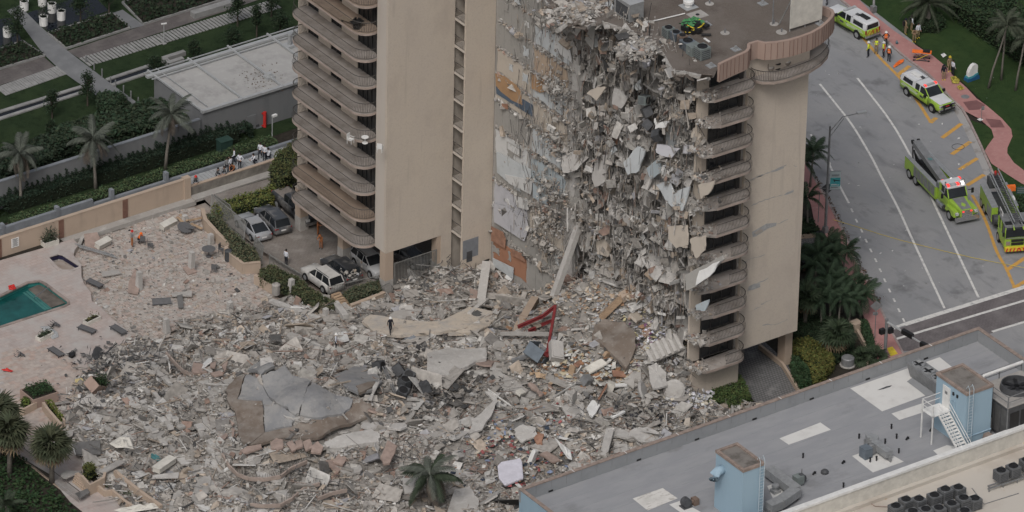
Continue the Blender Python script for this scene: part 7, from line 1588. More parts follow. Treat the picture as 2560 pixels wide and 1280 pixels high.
def palm(base,crown,label,fr,n=15,dry=None,ndry=3,r=.17,scale=1.0,group=None,nm='palm_tree',spread=1.0,m='trunk'):
    base=Vector(base);crown=Vector(crown);t=thing(nm,label,'palm tree',base,group=group);d=crown-base
    pts=[Vector((0,0,0)),d*.3+Vector((d.x*-.08,d.y*-.08,0)),d*.65,d]
    MB().tube(pts,[r*1.4,r,r*.85,r*.8],8).build('trunk',M[m],t,smooth=True)
    for k in range(n+(ndry if dry else 0)):
        isd=k>=n;me=dry if isd else fr[min(len(fr)-1,int((k/n)*len(fr)))]
        o=bpy.data.objects.new('frond',me);COL.objects.link(o);o.parent=t;o.location=d;lev=k/n
        pitch=rad(-62+62*lev)*spread if not isd else rad(25);o.rotation_euler=Euler((random.uniform(-.5,.5),pitch+random.uniform(-.25,.25),k*2.399+random.uniform(-.3,.3)));s=scale*random.uniform(.88,1.1);o.scale=(s*random.uniform(.8,1.1),s*random.uniform(.75,1.1),s)
    return t
def fanpalm(base,h,label,fr,n=34,scale=1.0,ndry=8,r=.2,group=None):
    t=thing('fan_palm',label,'palm tree',base,group=group);MB().tube([(0,0,-.1),(.05,0,h*.5),(0,0,h)],[r*1.2,r,r],8).build('trunk',M['trunk'],t,smooth=True)
    for k in range(n+ndry):
        me=SABAL_DRY if k>=n else fr[k%2];o=bpy.data.objects.new('fan_leaf',me);COL.objects.link(o);o.parent=t;o.location=(0,0,h)
        el=math.asin(1-1.25*(k+.5)/n)if k<n else rad(-38);o.rotation_euler=Euler((random.uniform(-.4,.4),-el+random.uniform(-.15,.15),k*2.399));s=scale*random.uniform(.85,1.15);o.scale=(s,s,s)
    return t
def tall(px,py,qx,qy,fn):
    """base point on the ground and crown point straight above it (seen at the second pixel)"""
    b=P(*fn(px,py));h=(fn(px,py)[1]-fn(qx,qy)[1])/(27*.868);c=P(*fn(qx,qy),h);return b,c
for(a,b,lab)in(((945,975),(978,655),'tall grey-green coconut palm in front of the pavilion wall'),((547,1090),(530,800),'grey-green coconut palm along the middle of the grey wall'),((120,1195),(112,880),'drooping grey coconut palm at the far end of the grey wall')):
    p,c=tall(*a,*b,R1);c=Vector((c.x,c.y,c.z));palm(p,c,lab,COCO,17,COCO_DRY,5,.15)
for(a,b,lab)in(((1310,590),(1435,170),'leaning slim palm behind the dolphin-fin shaped sign'),((1395,535),(1430,150),'slim palm standing between the two leaning palms'),((1490,605),(1555,250),'slim palm near the tall verge hedge')):
    p,c=tall(*a,*b,R5);palm(p+Vector((0,0,.04)),c,lab,ROYAL,13,None,0,.1)
p,c=tall(905,175,905,25,R5);palm(p,c,'big date palm with long drooping fronds on the verge',DATE,34,None,0,.35,1.0)
# palms beside the tower, road side
for(a,b,lab)in(((55,330),(75,130),'green feather palm beside the lamp post, close to the tower wall'),((15,330),(20,190),'green feather palm hugging the tower edge'),((40,560),(40,390),'bushy green palm in the low kerbed planter')):
    p,c=tall(*a,*b,S2);palm(p,c,lab,GREEN,15,None,0,.1,.9)
crowns=[(300,150,0),(210,230,0),(320,260,0),(430,215,1.0),(190,330,0),(290,430,0),(400,470,0),(520,490,0),(560,570,0),(390,590,0),(480,600,0),(300,540,0),(230,600,0),(90,560,0)]
for i,(x,y,k)in enumerate(crowns):
    h=random.uniform(2.4,3.6);c=P(*T7(x,y),h);palm((c.x+random.uniform(-.3,.3),c.y,.03),c,'dense dark green feather palm in the planting beside the pavement',GREEN,16,None,0,.09,random.uniform(.8,1.05),'dark palms beside the pavement')
for(x,y,h,lab)in((370,900,2.3,'fan palm with brown skirt beside the curved garden wall'),(110,600,3.2,'grey fan palm with dry leaves at the tower corner')):
    c=P(*T7(x,y),h);fanpalm((c.x,c.y,0),h,lab,SABALG,34,1.0,10)
for(x,y,s,lab)in((560,1060,.7,'small spiky fan plant inside the curved garden wall'),(670,1060,.75,'small spiky fan plant by the signal pole')):
    c=P(*T7(x,y),.6);fanpalm((c.x,c.y,0),.5,lab,SABALG,22,s,0,.08)
for(x,y,h,lab)in((128,1118,3.6,'large fan palm with straw-coloured skirt beside the garden fence'),(22,1085,4.2,'fan palm behind the beach garden ground cover'),(-5,1035,4.6,'dark fan palm at the edge of the pink deck')):
    c=P(x,y,h);fanpalm((c.x,c.y,0),h,lab,SABAL,46,1.15,14,.22)
p=P(1072,1290,1.6);c=P(1075,1190,4.6);palm((c.x,c.y,1.3),c,'dusty coconut palm rising out of the foot of the heap',COCO[1:]+COCOG,18,COCO_DRY,5,.16,1.25)
c=P(15,1265,2.2);palm((c.x,c.y,-.2),c,'small coconut palm in the ground cover',COCOG,10,None,0,.1,.8)
# ---- hedges
def strip_poly(fn,pts_top,pts_bot,z):return[tuple(P(*fn(*p),z).xy)for p in pts_top+pts_bot[::-1]]
xw0,xw1=P(-40,470,0).x,P(600,300,0).x
pg=[(xw0-2,YGW-.15),(xr+1.5,YGW-.15),(xr+1.5,YGW-1.3),(xw0-2,YGW-1.3)]
iv=hedgebox('ivy_hedge','dark ivy hedge with pointed tips climbing the grey wall',pg,-.05,1.35,6000,(.014,.024,.015),(.14,.3))
n=40
for k in range(n):
    x=xw0+(xr-xw0)*k/n+random.uniform(-.15,.15);m_=130;h=random.uniform(.6,1.2);zz=rng.uniform(0,1,m_)**1.3
    pos=np.column_stack([x+rng.normal(0,.26,m_)*(1.05-zz),YGW-.25+rng.normal(0,.12,m_),1.1+zz*h]);leaves('climber',pos,rng.uniform(.12,.24,m_),greens(m_,(.014,.024,.015)),parent=iv)['kind']='stuff'
pg=[(xw0-2,YLW+2.0),(xr+2,YLW+2.0),(xr+2,YLW+.5),(xw0-2,YLW+.5)]
hedgebox('clipped_hedge','clipped green hedge between ivy and low grey wall',pg,-.05,1.15,6500,(.042,.062,.028),(.12,.26))
hedgebox('hedge','yellow-green hedge behind the parked cars along the wall',HB(R7,[(150,240),(250,190),(560,100),(760,10),(760,90),(640,150),(600,190),(330,260),(230,290)],.9),0,1.1,2200,(.075,.085,.025))
hedgebox('hedge','tall olive shrub between boardwalk and tower corner',HB(ID,[(690,400),(745,360),(745,440),(700,470),(672,440)],1.6),0,2.4,1800,(.055,.062,.024))
hedgebox('hedge','dusty hedge inside the stepped planter wall',HB(R7,[(110,290),(190,290),(300,420),(480,560),(510,640),(400,650),(310,590),(290,520)],.7),0,.8,2000,(.065,.068,.04))
hedgebox('hedge','long dusty hedge below the parking court',HB(R7,[(520,720),(600,685),(720,740),(860,820),(1000,930),(1090,960),(1080,1010),(960,1030),(820,930),(760,860),(640,820),(520,770)],.9),0,1.1,3200,(.05,.056,.028))
hedgebox('hedge','dusty grey-green hedge behind the planter by the corner column',HB(R7,[(1150,900),(1240,850),(1420,810),(1440,870),(1300,920),(1200,960)],.8),0,1.0,1500,(.052,.058,.035))
hedgebox('hedge','green hedge beside the driveway against the base wall',HB(S1,[(300,1190),(330,1150),(450,1130),(500,1180),(545,1290),(430,1330),(310,1290)],1.0),0,1.4,3000,(.045,.066,.022))
hedgebox('hedge','olive shrub mass between driveway wall and fan palm',HB(T7,[(0,950),(120,930),(250,980),(340,1100),(250,1230),(180,1260),(150,1150),(60,1040),(0,1000)],.9),0,1.2,3600,(.075,.078,.022))
hedgebox('hedge','dark clipped mound hedge beside the driveway wall',HB(T7,[(0,1060),(60,1080),(140,1180),(150,1280),(60,1300),(0,1200)],.8),0,1.0,1600,(.022,.042,.018))
hedgebox('hedge','dark shrub mass under the palms by the tower',HB(T7,[(30,620),(250,760),(330,740),(480,800),(500,1000),(350,1080),(250,960),(100,900),(20,880)],.7),0,.9,3800,(.018,.030,.015))
hedgebox('hedge','narrow hedge outside the curved garden wall',HB(T7,[(545,770),(600,780),(640,880),(670,1020),(620,1060),(600,960),(560,860)],.7),0,.9,1400,(.022,.040,.018))
hedgebox('hedge','clipped hedge in the kerbed planter by the lamp post',HB(T7,[(0,-40),(150,-40),(215,50),(210,62),(0,75)],.6),0,.8,1300,(.02,.034,.017))
hedgebox('hedge','dark hedge against the tower behind the palm planting',HB(T7,[(40,200),(170,190),(190,260),(150,330),(50,330)],.8),0,1.2,1400,(.018,.030,.016))
hedgebox('hedge','tall dark verge hedge behind the slim palms',HB(R5,[(1050,20),(1150,-60),(1400,-60),(1720,420),(1720,560),(1560,430),(1300,260),(1080,110)],.5),0,2.2,5200,(.018,.032,.014),(.2,.4))
hedgebox('bush','round dark bush at the foot of the date palm',HB(R5,[(790,130),(880,100),(990,120),(1020,170),(960,205),(850,200)],.4),0,1.0,1300,(.02,.034,.016),cat='bush')
hedgebox('bush','green bush beside the ladder truck',HB(S2,[(1190,420),(1250,380),(1330,420),(1300,500),(1200,480)],.4),0,1.0,900,(.022,.040,.018),cat='bush')
hedgebox('bush','tropical shrubs behind the grey wall end',HB(R1,[(640,660),(860,600),(1120,560),(1130,690),(900,740),(650,800),(300,850),(300,760)],1.3),0,2.0,4200,(.020,.032,.018),(.25,.55),cat='bush')
hedgebox('bush','dark tropical shrubs around the drooping palm',HB(R1,[(0,880),(330,780),(420,830),(300,920),(0,1010)],1.2),0,1.8,2400,(.015,.024,.014),(.25,.55),cat='bush')
hedgebox('bush','dark shrubs beside the stone path end',HB(R1,[(560,575),(690,570),(760,660),(680,700),(560,640)],.4),0,1.3,1500,(.020,.034,.018),(.2,.4),cat='bush')
# garden trees
def tree(base,h,w,label,col,n=1300,group=None):
    t=thing('garden_tree',label,'tree',base,group=group);MB().tube([(0,0,0),(.04,.02,h*.45),(0,0,h*.85)],[.09,.07,.03],6).build('trunk',M['bark'],t)
    for k in range(5):a=k*1.26;MB().tube([(0,0,h*.35+k*.1*h),(math.cos(a)*w*.6,math.sin(a)*w*.6,h*.5+k*.1*h)],[.04,.015],5).build('limb',M['bark'],t)
    cl=16;cc=np.column_stack([rng.normal(0,w*.42,cl),rng.normal(0,w*.42,cl),h*rng.uniform(.38,1.0,cl)]);cc[:,:2]*=(1.25-cc[:,2:3]/h)
    k=rng.integers(0,cl,n);pos=cc[k]+rng.normal(0,w*.2,(n,3));leaves('crown',pos,rng.uniform(.12,.28,n),greens(n,col,.5),parent=t);return t
GT=[((500,605),3.6,1.1,'dense conical dark tree beside the stone path'),((298,680),3.2,1.0,'sparse dark tree beside the water channel'),((1108,350),2.0,.9,'small round dark tree behind the pavilion corner'),((888,425),1.7,1.2,'low bushy dark tree over the water channel'),((1335,275),2.0,1.3,'bushy dark tree behind the pavilion roof'),((1466,220),3.6,1.0,'tall thin dark tree behind the pavilion'),((1357,150),3.4,1.1,'thin tree in the lawn near the long stone bench'),((1550,95),3.0,1.2,'dark tree at the end of the stepping slabs'),((1600,190),2.2,1.4,'bushy dark tree against the balconies'),((100,260),4.2,1.4,'large dark tree at the head of the stone path'),((622,85),3.0,1.2,'dark tree at the corner of the planted bed'),((700,690),2.6,1.0,'rounded dark tree above the grey wall'),((290,790),1.8,.8,'small pale shrub tree on the lower lawn'),((460,120),2.6,1.6,'dark tree in the bed by the reflecting pool')]
for(b,h,w,lab)in GT:tree(P(*R1(*b)),h,w,lab,(.014,.024,.012))
for i,(x,y,hh)in enumerate(((139,55,1.0),(242,30,1.3),(297,68,1.0),(350,110,1.0),(249,142,1.0),(42,205,.9))):
    p=P(*R1(x,y));t=thing('white_planter','white cylindrical planter with dark plant in the reflecting pool' if i<5 else 'white basket-like planter in the dark pool','planter',p,group='white planters in the reflecting pool' if i<5 else None)
    MB().lathe((0,0,0),[(.42,0),(.45,hh),(.38,hh),(.36,hh-.1)],16).build('pot',M['white'],t);MB().lathe((0,0,hh-.12),[(.37,0),(.37,.02)],12).build('soil',M['soil'],t)
    n=160;leaves('plant',np.column_stack([rng.normal(0,.3,n),rng.normal(0,.3,n),hh+rng.uniform(0,1.2,n)]),rng.uniform(.12,.26,n),greens(n,(.012,.02,.011)),parent=t)['kind']='stuff'
# garden wall curve, planters near the tower
q=[tuple(P(*T7(*p),.5).xy)for p in((290,760),(340,770),(390,805),(450,815),(510,820),(545,880),(590,960),(610,1020),(600,1100))]
t=thing('curved_garden_wall','low tan curved garden wall with square pier','wall',(*q[0],0),world=True);MB().wall(q,.25,0,.5).build('wall',M['tan'],t);MB().box((*q[4],.5),(.9,.9,1.0)).build('pier',M['tan'],t)
q=[tuple(P(*T7(*p),.4).xy)for p in((0,92),(150,80),(222,68),(240,82))];tag(MB().wall(q,.3,0,.4).build('planter_kerb',M['tan']),'tan kerb of the clipped planter by the lamp post','kerb')
flat('entry_paving',T7,[(0,100),(150,92),(240,80),(260,130),(170,185),(0,190)],.05,M['drive'],'grey lattice paving of the tower entry')
q=[tuple(P(*T7(*p),.4).xy)for p in((40,500),(160,490))];tag(MB().wall(q,.25,0,.45).build('planter_kerb',M['tan']),'tan kerb at the dark hedge by the tower','kerb')
for(x,y,lab)in((222,135,'black lantern pedestal at the tower entry paving'),(92,360,'black lantern pedestal beside the dark hedge')):
    p=P(*T7(x,y+20));t=thing('lantern',lab,'lantern',p);MB().box((0,0,.25),(.35,.35,.5)).build('pedestal',M['brown'],t);MB().box((0,0,.85),(.6,.6,.7)).build('lamp_box',M['black'],t);MB().box((0,0,1.25),(.3,.3,.15),taper=.4).build('cap',M['black'],t)
p=P(*T7(445,1130));t=thing('round_drum','grey round drum planter beside the fan palm','drum',p);MB().lathe((0,0,0),[(.75,0),(.75,.12)],18).build('base_ring',M['concrete'],t);MB().lathe((0,0,.1),[(.6,0),(.6,.7),(.52,.78)],18).build('drum',M['grey'],t)
# ================================================================== STREET FURNITURE
b=P(2063,580,.1);t=thing('street_lamp','tall grey street lamp with curved arm and banner','street lamp',b);H=11.4
MB().tube([(0,0,0),(0,0,H)],[.15,.1],10).build('pole',M['grey'],t);MB().box((0,0,.3),(.5,.5,.6),taper=.8).build('base',M['grey'],t)
e=P(*R5(458,748),H+.9)-b;aend=Vector((e.x,e.y,e.z));MB().tube([(0,0,H-.6),aend*.4+Vector((0,0,(H-.2)*.6+.5)),aend*.8+Vector((0,0,H*.2+.1)),aend],.055,6).build('arm',M['grey'],t);MB().tube([(0,0,H-1.2),aend*.45+Vector((0,0,H*.55+.15))],.04,6).build('brace',M['grey'],t)
MB().box(aend+Vector((.1,-.05,-.02)),(.95,.34,.16),rz=math.atan2(e.y,e.x)).build('lamp_head',M['alu'],t)
# banner
ba=P(2076,466,0);bz0=(580-466)/(27*.868);rb=math.atan2(_r[1],_r[0])+.1
bn=thing('banner','teal and white street banner with a dark swimming shape','banner',b+Vector((0,0,0)),rb)
def bpanel(x0,x1,z0,z1,m,nm,d=0.0,pts=None):
    return MB().add([(x0,-.02-d,z0),(x1,-.02-d,z0),(x1,-.02-d,z1),(x0,-.02-d,z1)],[(0,1,2,3)]).build(nm,m,bn)
zb0,zb1=4.55,6.55;
MB().box((.72,0,(zb0+zb1)/2),(.98,.03,zb1-zb0)).build('cloth',mat('pale_grey_banner',(.36,.42,.43),.8,.05),bn);TEAL=mat('teal_banner',(.06,.30,.32),.8,.15,2)
bpanel(.25,1.2,zb0+.38,zb0+1.3,TEAL,'teal_field',.005)
MB().add([(.42,-.03,5.62),(.62,-.03,5.55),(.8,-.03,5.5),(1.15,-.03,5.48),(1.17,-.03,5.56),(.85,-.03,5.6),(.6,-.03,5.68)],[(0,1,2,3,4,5,6)]).add([(.55,-.031,5.5),(.7,-.031,5.38),(.74,-.031,5.42),(.64,-.031,5.56)],[(0,1,2,3)]).build('swimming_shape',M['black'],bn)
for k,(x0,x1,z,m)in enumerate(((.35,1.1,6.13,'dkgrey'),(.35,1.05,6.02,'dkgrey'),(.33,.85,5.12,'white'),(.33,1.12,5.04,'white'),(.33,1.0,4.78,'dkgrey'))):bpanel(x0,x1,z,z+.05,M[m],'text_line',.012)
for z in(zb0,zb1):MB().bar((0,0,z),(1.25,0,z),.04).build('bracket',M['grey'],bn)
# diamond sign seen from behind
b=P(*S2(100,520),.1);t=thing('diamond_sign','dark diamond traffic sign seen from behind beside the lamp','sign',b,rb);MB().tube([(0,0,0),(0,0,3.3)],.04,6).build('post',M['grey'],t)
hh=(520-362)/2.2071/(27*.868);MB().box((.75,.02,hh+.6),(.85,.03,.85),rot=Matrix.Rotation(rad(45),3,'Y')).build('plate',M['dkgrey'],t);MB().bar((0,0,hh+.6),(.75,0,hh+.6),.05).build('bracket',M['grey'],t)
b=P(*S2(412,1160),.1);t=thing('diamond_sign','grey diamond traffic sign on a post near the signal pole','sign',b,rb);MB().tube([(0,0,0),(0,0,3.8)],.04,6).build('post',M['grey'],t);MB().box((.0,.04,3.4),(.8,.03,.8),rot=Matrix.Rotation(rad(45),3,'Y')).build('plate',M['grey'],t);MB().box((-.05,.04,2.6),(.45,.03,.35)).build('plaque',M['grey'],t)
# signal mast
b=P(*S2(468,1270),.1);H=(1270-1055)/2.2071/(27*.868);t=thing('signal_mast','grey traffic signal mast with arm reaching over the crossing','traffic light',b,world=True);top=b+Vector((0,0,H));en=P(*S2(700,1205),H-.6+.1);
MB().tube([b,top],.16,10).build('pole',M['grey'],t);MB().tube([top-Vector((0,0,.3)),en],[.12,.07],8).build('arm',M['alu'],t)
d=(en-top).normalized()
for f,k in((.52,3),(.98,3)):
    c=top.lerp(en,f);hd=MB().box(c+Vector((0,0,-.05)),(1.3,.35,.45),rz=math.atan2(d.y,d.x)).build('signal_head',M['black'],t)
    for j in(-1,0,1):q=c+Vector((d.x,d.y,0)).normalized()*j*.4;MB().lathe(q+Vector((0,0,-.05)),[(.15,-.25),(.15,.25)],10,rot=Matrix.Rotation(rad(90),3,'X')).build('lens',M['dkgrey'],hd).location=(0,0,0)
c=b+Vector((0,0,2.9));
for s in(-.45,.45):MB().box(c+Vector((s*.8,-s*.3,0)),(.5,.4,.5)).build('pedestrian_signal',M['black'],t)
tp=flat('tactile_paving',S2,[(480,1215),(510,1205),(540,1245),(500,1260)],.115,M['yellow'],'yellow tactile paving at the crossing')
# white and blue fin shaped sign on the grass
p=P(*R5(1195,530),.05);t=thing('monument_sign','white rounded fin sign on a blue wave base on the grass','sign',p,rb+.55);t.scale=(.68,.68,.68)
fin=[(-.75,.75),(-.72,1.35),(-.5,1.9),(-.1,2.35),(.35,2.5),(.75,2.35),(.9,2.1),(.88,.75)]
def yprism(pts,y0,y1):k=len(pts);return MB().add([(x,y0,z)for x,z in pts]+[(x,y1,z)for x,z in pts],[tuple(range(k)),tuple(range(2*k-1,k-1,-1))]+[(i,k+i,k+(i+1)%k,(i+1)%k)for i in range(k)])
yprism(fin,-.3,.3).build('fin',M['white'],t);SB=mat('sign_blue',(.02,.10,.22),.6,.1);ST=mat('sign_teal',(.06,.26,.30),.6,.1)
yprism([(-1.0,0),(1.15,0),(1.1,.55),(.7,.75),(.2,.55),(-.4,.45),(-.95,.5)],-.5,.5).build('blue_base',SB,t);yprism([(-.9,.5),(-.35,.45),(.2,.55),(.7,.76),(1.0,.7),(.95,1.0),(.5,.95),(0,.75),(-.85,.75)],-.4,.4).build('teal_wave',ST,t)
# lamp base at top, wayfinding sign, verge sign
b=P(*R5(543,75),.1);t=thing('street_lamp','white lamp column with grey base on the pink pavement','street lamp',b);MB().box((0,0,.3),(.5,.5,.6)).build('base',M['grey'],t);MB().tube([(0,0,.5),(0,0,7)],.12,8).build('pole',M['alu'],t)
b=P(*R5(1262,800),.1);t=thing('small_sign','small white sign on a thin post by the grass island','sign',b,rb);MB().tube([(0,0,0),(0,0,1.5)],.03,6).build('post',M['grey'],t);MB().box((.1,0,1.3),(.3,.03,.4)).build('plate',M['grey'],t);MB().box((-.1,0,.05),(.4,.4,.08),rz=.6).build('foot',M['white'],t)
b=P(2550,510,.05);t=thing('street_name_sign','dark green direction sign with pale lettering on the verge','sign',b,rb);MB().tube([(0,0,0),(0,0,1.9)],.04,6).build('post',M['grey'],t);MB().box((0,-.02,1.5),(.9,.04,.75)).build('plate',mat('sign_green',(.05,.10,.09),.6,.1),t)
for k in range(3):MB().box((0,-.05,1.72-k*.2),(.7,.01,.07)).build('lettering',M['grey'],t)
# court lines at the top right
cp=flat('sports_court',R5,[(1340,10),(1400,-40),(1700,-40),(1700,260),(1560,160)],.03,mat('court_grey',(.10,.12,.12),.8,.1,1),'grey-green paved court behind the verge hedge')
mark('court_line',R5,[(1340,12),(1560,155)],.08,M['white_line'],'white line at the edge of the court',.05)
# green cabinet and path lamp by the boardwalk
p=P(*R1(1282,862));t=thing('green_cabinet','dark green utility cabinet in the hedge','cabinet',p);MB().box((0,0,.6),(1.3,.9,1.2)).build('box',mat('cabinet_green',(.03,.06,.05),.5,.1),t);MB().box((0,0,1.25),(1.4,1.0,.1)).build('lid',MATS['cabinet_green'],t)
p=P(*R1(1555,820));t=thing('path_lamp','white path lamp on a pole by the boardwalk','lamp post',p);MB().tube([(0,0,0),(0,0,3.0)],.05,6).build('pole',M['alu'],t);MB().box((.25,0,3.0),(.5,.25,.2)).build('lamp_head',M['white'],t)
# ================================================================== VEHICLES
def loft(secs):
    """secs: [(x, [(y,z) half profile, bottom to top])] mirrored into a closed shell"""
    mb=MB();n=len(secs[0][1]);ring=2*n;vs=[]
    for x,pr in secs:vs+=[(x,y,z)for y,z in pr]+[(x,-y,z)for y,z in reversed(pr)]
    fs=[]
    for i in range(len(secs)-1):
        for k in range(ring):a=i*ring+k;b=i*ring+(k+1)%ring;fs.append((a,a+ring,b+ring,b))
    fs.append(tuple(range(ring)));fs.append(tuple((len(secs)-1)*ring+k for k in range(ring-1,-1,-1)))
    return mb.add(vs,fs)
def bodysec(x,w,zl,zt):return(x,[(0.02,zl),(w*.9,zl),(w*.98,zl+.12),(w,(zl+zt)/2),(w*.97,zt-.06),(w*.90,zt),(0.02,zt+.03)])
def glasssec(x,wb,wt,zb,zt):return(x,[(0.02,zb),(wb,zb),(wb*.98,zb+(zt-zb)*.3),(wt,zt-.04),(wt*.93,zt),(0.02,zt+.02)])
def wheel(t,x,y,r,w,nm='wheel'):
    o=MB().lathe((x,y,r),[(r*.6,-w/2),(r*.96,-w/2),(r,-w/2+.03),(r,w/2-.03),(r*.96,w/2),(r*.6,w/2)],18,rot=Matrix.Rotation(rad(90),3,'X')).build(nm,M['tyre'],t)
    s=1 if y>0 else-1
    MB().lathe((x,y+s*(w/2-.02),r),[(r*.62,-.03),(r*.6,.03),(r*.2,.035)],14,rot=Matrix.Rotation(rad(90),3,'X')).build('rim',M['steel'],o);return o
PAINT={}
def paint(n,c,dusty=.3):
    if n not in MATS:layered(n,c,[((.30,.285,.265),.9,.5-dusty*.1,.85,None)],.35,.5)
    return MATS[n]
def car(name,label,a,b,spec,col,cat='car',z=0.0):
    """a = rear pixel, b = front pixel (on the ground)"""
    A,B=P(*a,z),P(*b,z);c=(A+B)/2;t=thing(name,label,cat,(c.x,c.y,z),math.atan2(B.y-A.y,B.x-A.x));L,W,Ht=spec['L'],spec['W'],spec['H'];w=W/2;bt=spec['belt'];hd=spec['hood']
    f=L/2;x0,x1,x2,x3=spec['cab']  # rear glass base, roof rear, roof front, windscreen base (fractions of half length)
    secs=[bodysec(-f,w*.86,.38,bt*.93),bodysec(-f+.12,w*.95,.26,bt*.99),bodysec(-f*.6,w,.22,bt),bodysec(0,w,.22,bt*.98),bodysec(x3*f-.1,w,.22,bt*.98),bodysec(x3*f+.25,w*.99,.22,hd),bodysec(f*.82,w*.97,.22,hd*.95),bodysec(f-.1,w*.9,.26,hd*.85),bodysec(f,w*.8,.38,hd*.72)]
    MB_=loft(secs);MB_.build('body',col,t,smooth=True)
    ws,wr=w*.90,w*.74
    g=[glasssec(x0*f,ws*.97,ws*.9,bt-.05,bt+.02),glasssec(x1*f,ws,wr,bt-.05,Ht-.05),glasssec((x1+x2)/2*f,ws,wr*1.02,bt-.05,Ht),glasssec(x2*f,ws,wr,bt-.05,Ht-.04),glasssec(x3*f,ws*.97,ws*.88,bt-.07,bt)]
    loft(g).build('windows',M['glass'],t,smooth=False)
    rl=(x2-x1)*f;MB().add([(x1*f-.05,-wr,Ht-.03),(x2*f+.05,-wr,Ht-.03),(x2*f+.02,wr,Ht-.03),(x1*f-.05,wr,Ht-.03),((x1+x2)/2*f,-wr*.98,Ht+.035),((x1+x2)/2*f,wr*.98,Ht+.035)],[(0,4,5,3),(4,1,2,5)]).box(((x1+x2)/2*f,0,Ht-.0),(rl+.02,wr*1.9,.06)).build('roof',col,t)
    for s in(-1,1):
        MB().bar((x0*f,s*ws*.93,bt),(x1*f,s*wr,Ht-.03),.09,.06).build('pillar',col,t);MB().bar((x3*f,s*ws*.93,bt-.02),(x2*f,s*wr,Ht-.03),.08,.06).build('pillar',col,t)
        for xm in spec.get('posts',(.0,)):MB().bar((xm*f,s*(ws+.005),bt),(xm*f,s*(wr+.015),Ht-.05),.09,.05).build('pillar',col,t)
        MB().box((x3*f-.25,s*(w+.08),bt+.08),(.18,.16,.13)).build('mirror',col,t)
        MB().box((f-.12,s*w*.68,hd*.78),(.16,.34,.14)).build('headlight',M['lens'],t);MB().box((-f+.05,s*w*.72,bt*.84),(.1,.36,.14)).build('tail_light',M['tail'],t)
        for k in range(2):MB().box((x2*f*.4-k*.9+.1,s*(w+.012),bt*.86),(.18,.03,.04)).build('door_handle',M['steel'],t)
    if spec.get('rails'):
        for s in(-1,1):MB().bar((x1*f+.1,s*wr*.88,Ht+.06),(x2*f-.1,s*wr*.88,Ht+.06),.05).build('roof_rail',M['dkgrey'],t)
    MB().box((-f-.01,0,bt*.66),(.02,.5,.13)).build('number_plate',M['white'],t);MB().box((f-.02,0,hd*.5),(.08,w*1.0,.16)).build('grille',M['black'],t)
    r=spec['wr']
    for sx in spec['axles']:
        for s in(-1,1):
            MB().lathe((sx*f,s*(w-.02),r),[(r*1.18,-.03),(r*1.18,.03)],16,rot=Matrix.Rotation(rad(90),3,'X')).build('wheel_arch',M['black'],t);wheel(t,sx*f,s*(w-.07),r,.24)
    return t
SEDAN=dict(L=4.85,W=1.84,H=1.46,belt=.98,hood=.92,cab=(-.80,-.38,.12,.50),wr=.34,axles=(-.58,.60),posts=(-.12,))
SUV=dict(L=4.75,W=1.9,H=1.72,belt=1.08,hood=1.06,cab=(-.97,-.82,.12,.46),wr=.37,axles=(-.58,.60),posts=(-.45,-.02),rails=1)
Q=R7z
car('parked_car','dusty silver sedan parked beside the leaning fence',Q(500,690),Q(235,430),SEDAN,paint('silver_paint',(.30,.31,.325)))
car('parked_car','dark grey estate SUV parked beside the silver sedan',Q(710,640),Q(420,350),SUV,paint('charcoal_paint',(.055,.06,.068)))
car('parked_car','white SUV with dust-covered roof behind the long hedge',Q(1200,1175),Q(930,985),SUV,paint('dusty_white_paint',(.50,.49,.465)))
car('parked_car','black SUV with rubble on its crushed tail',Q(1370,1085),Q(1130,900),SUV,paint('black_car_paint',(.035,.037,.04)))
car('parked_car','pale silver SUV with sunroof under the tower edge',Q(1450,850),Q(1640,1010),dict(SUV,H=1.66),paint('pale_silver_paint',(.36,.365,.37)))
car('parked_car','dark sedan behind the tall bar gate',Q(1790,800),Q(2030,900),SEDAN,paint('dark_sedan_paint',(.06,.062,.066)))
n=90;pp=P(*Q(1330,950),1.3);o=chunks('car_rubble',np.column_stack([rng.normal(pp.x,.5,n),rng.normal(pp.y-.1,.45,n),rng.uniform(1.05,1.6,n)]),rng.uniform(.05,.25,(n,3)),rotmats(n),pal(n),M['tint']);o['kind']='stuff';o['label']='rubble lying on the black SUV';o['category']='rubble'
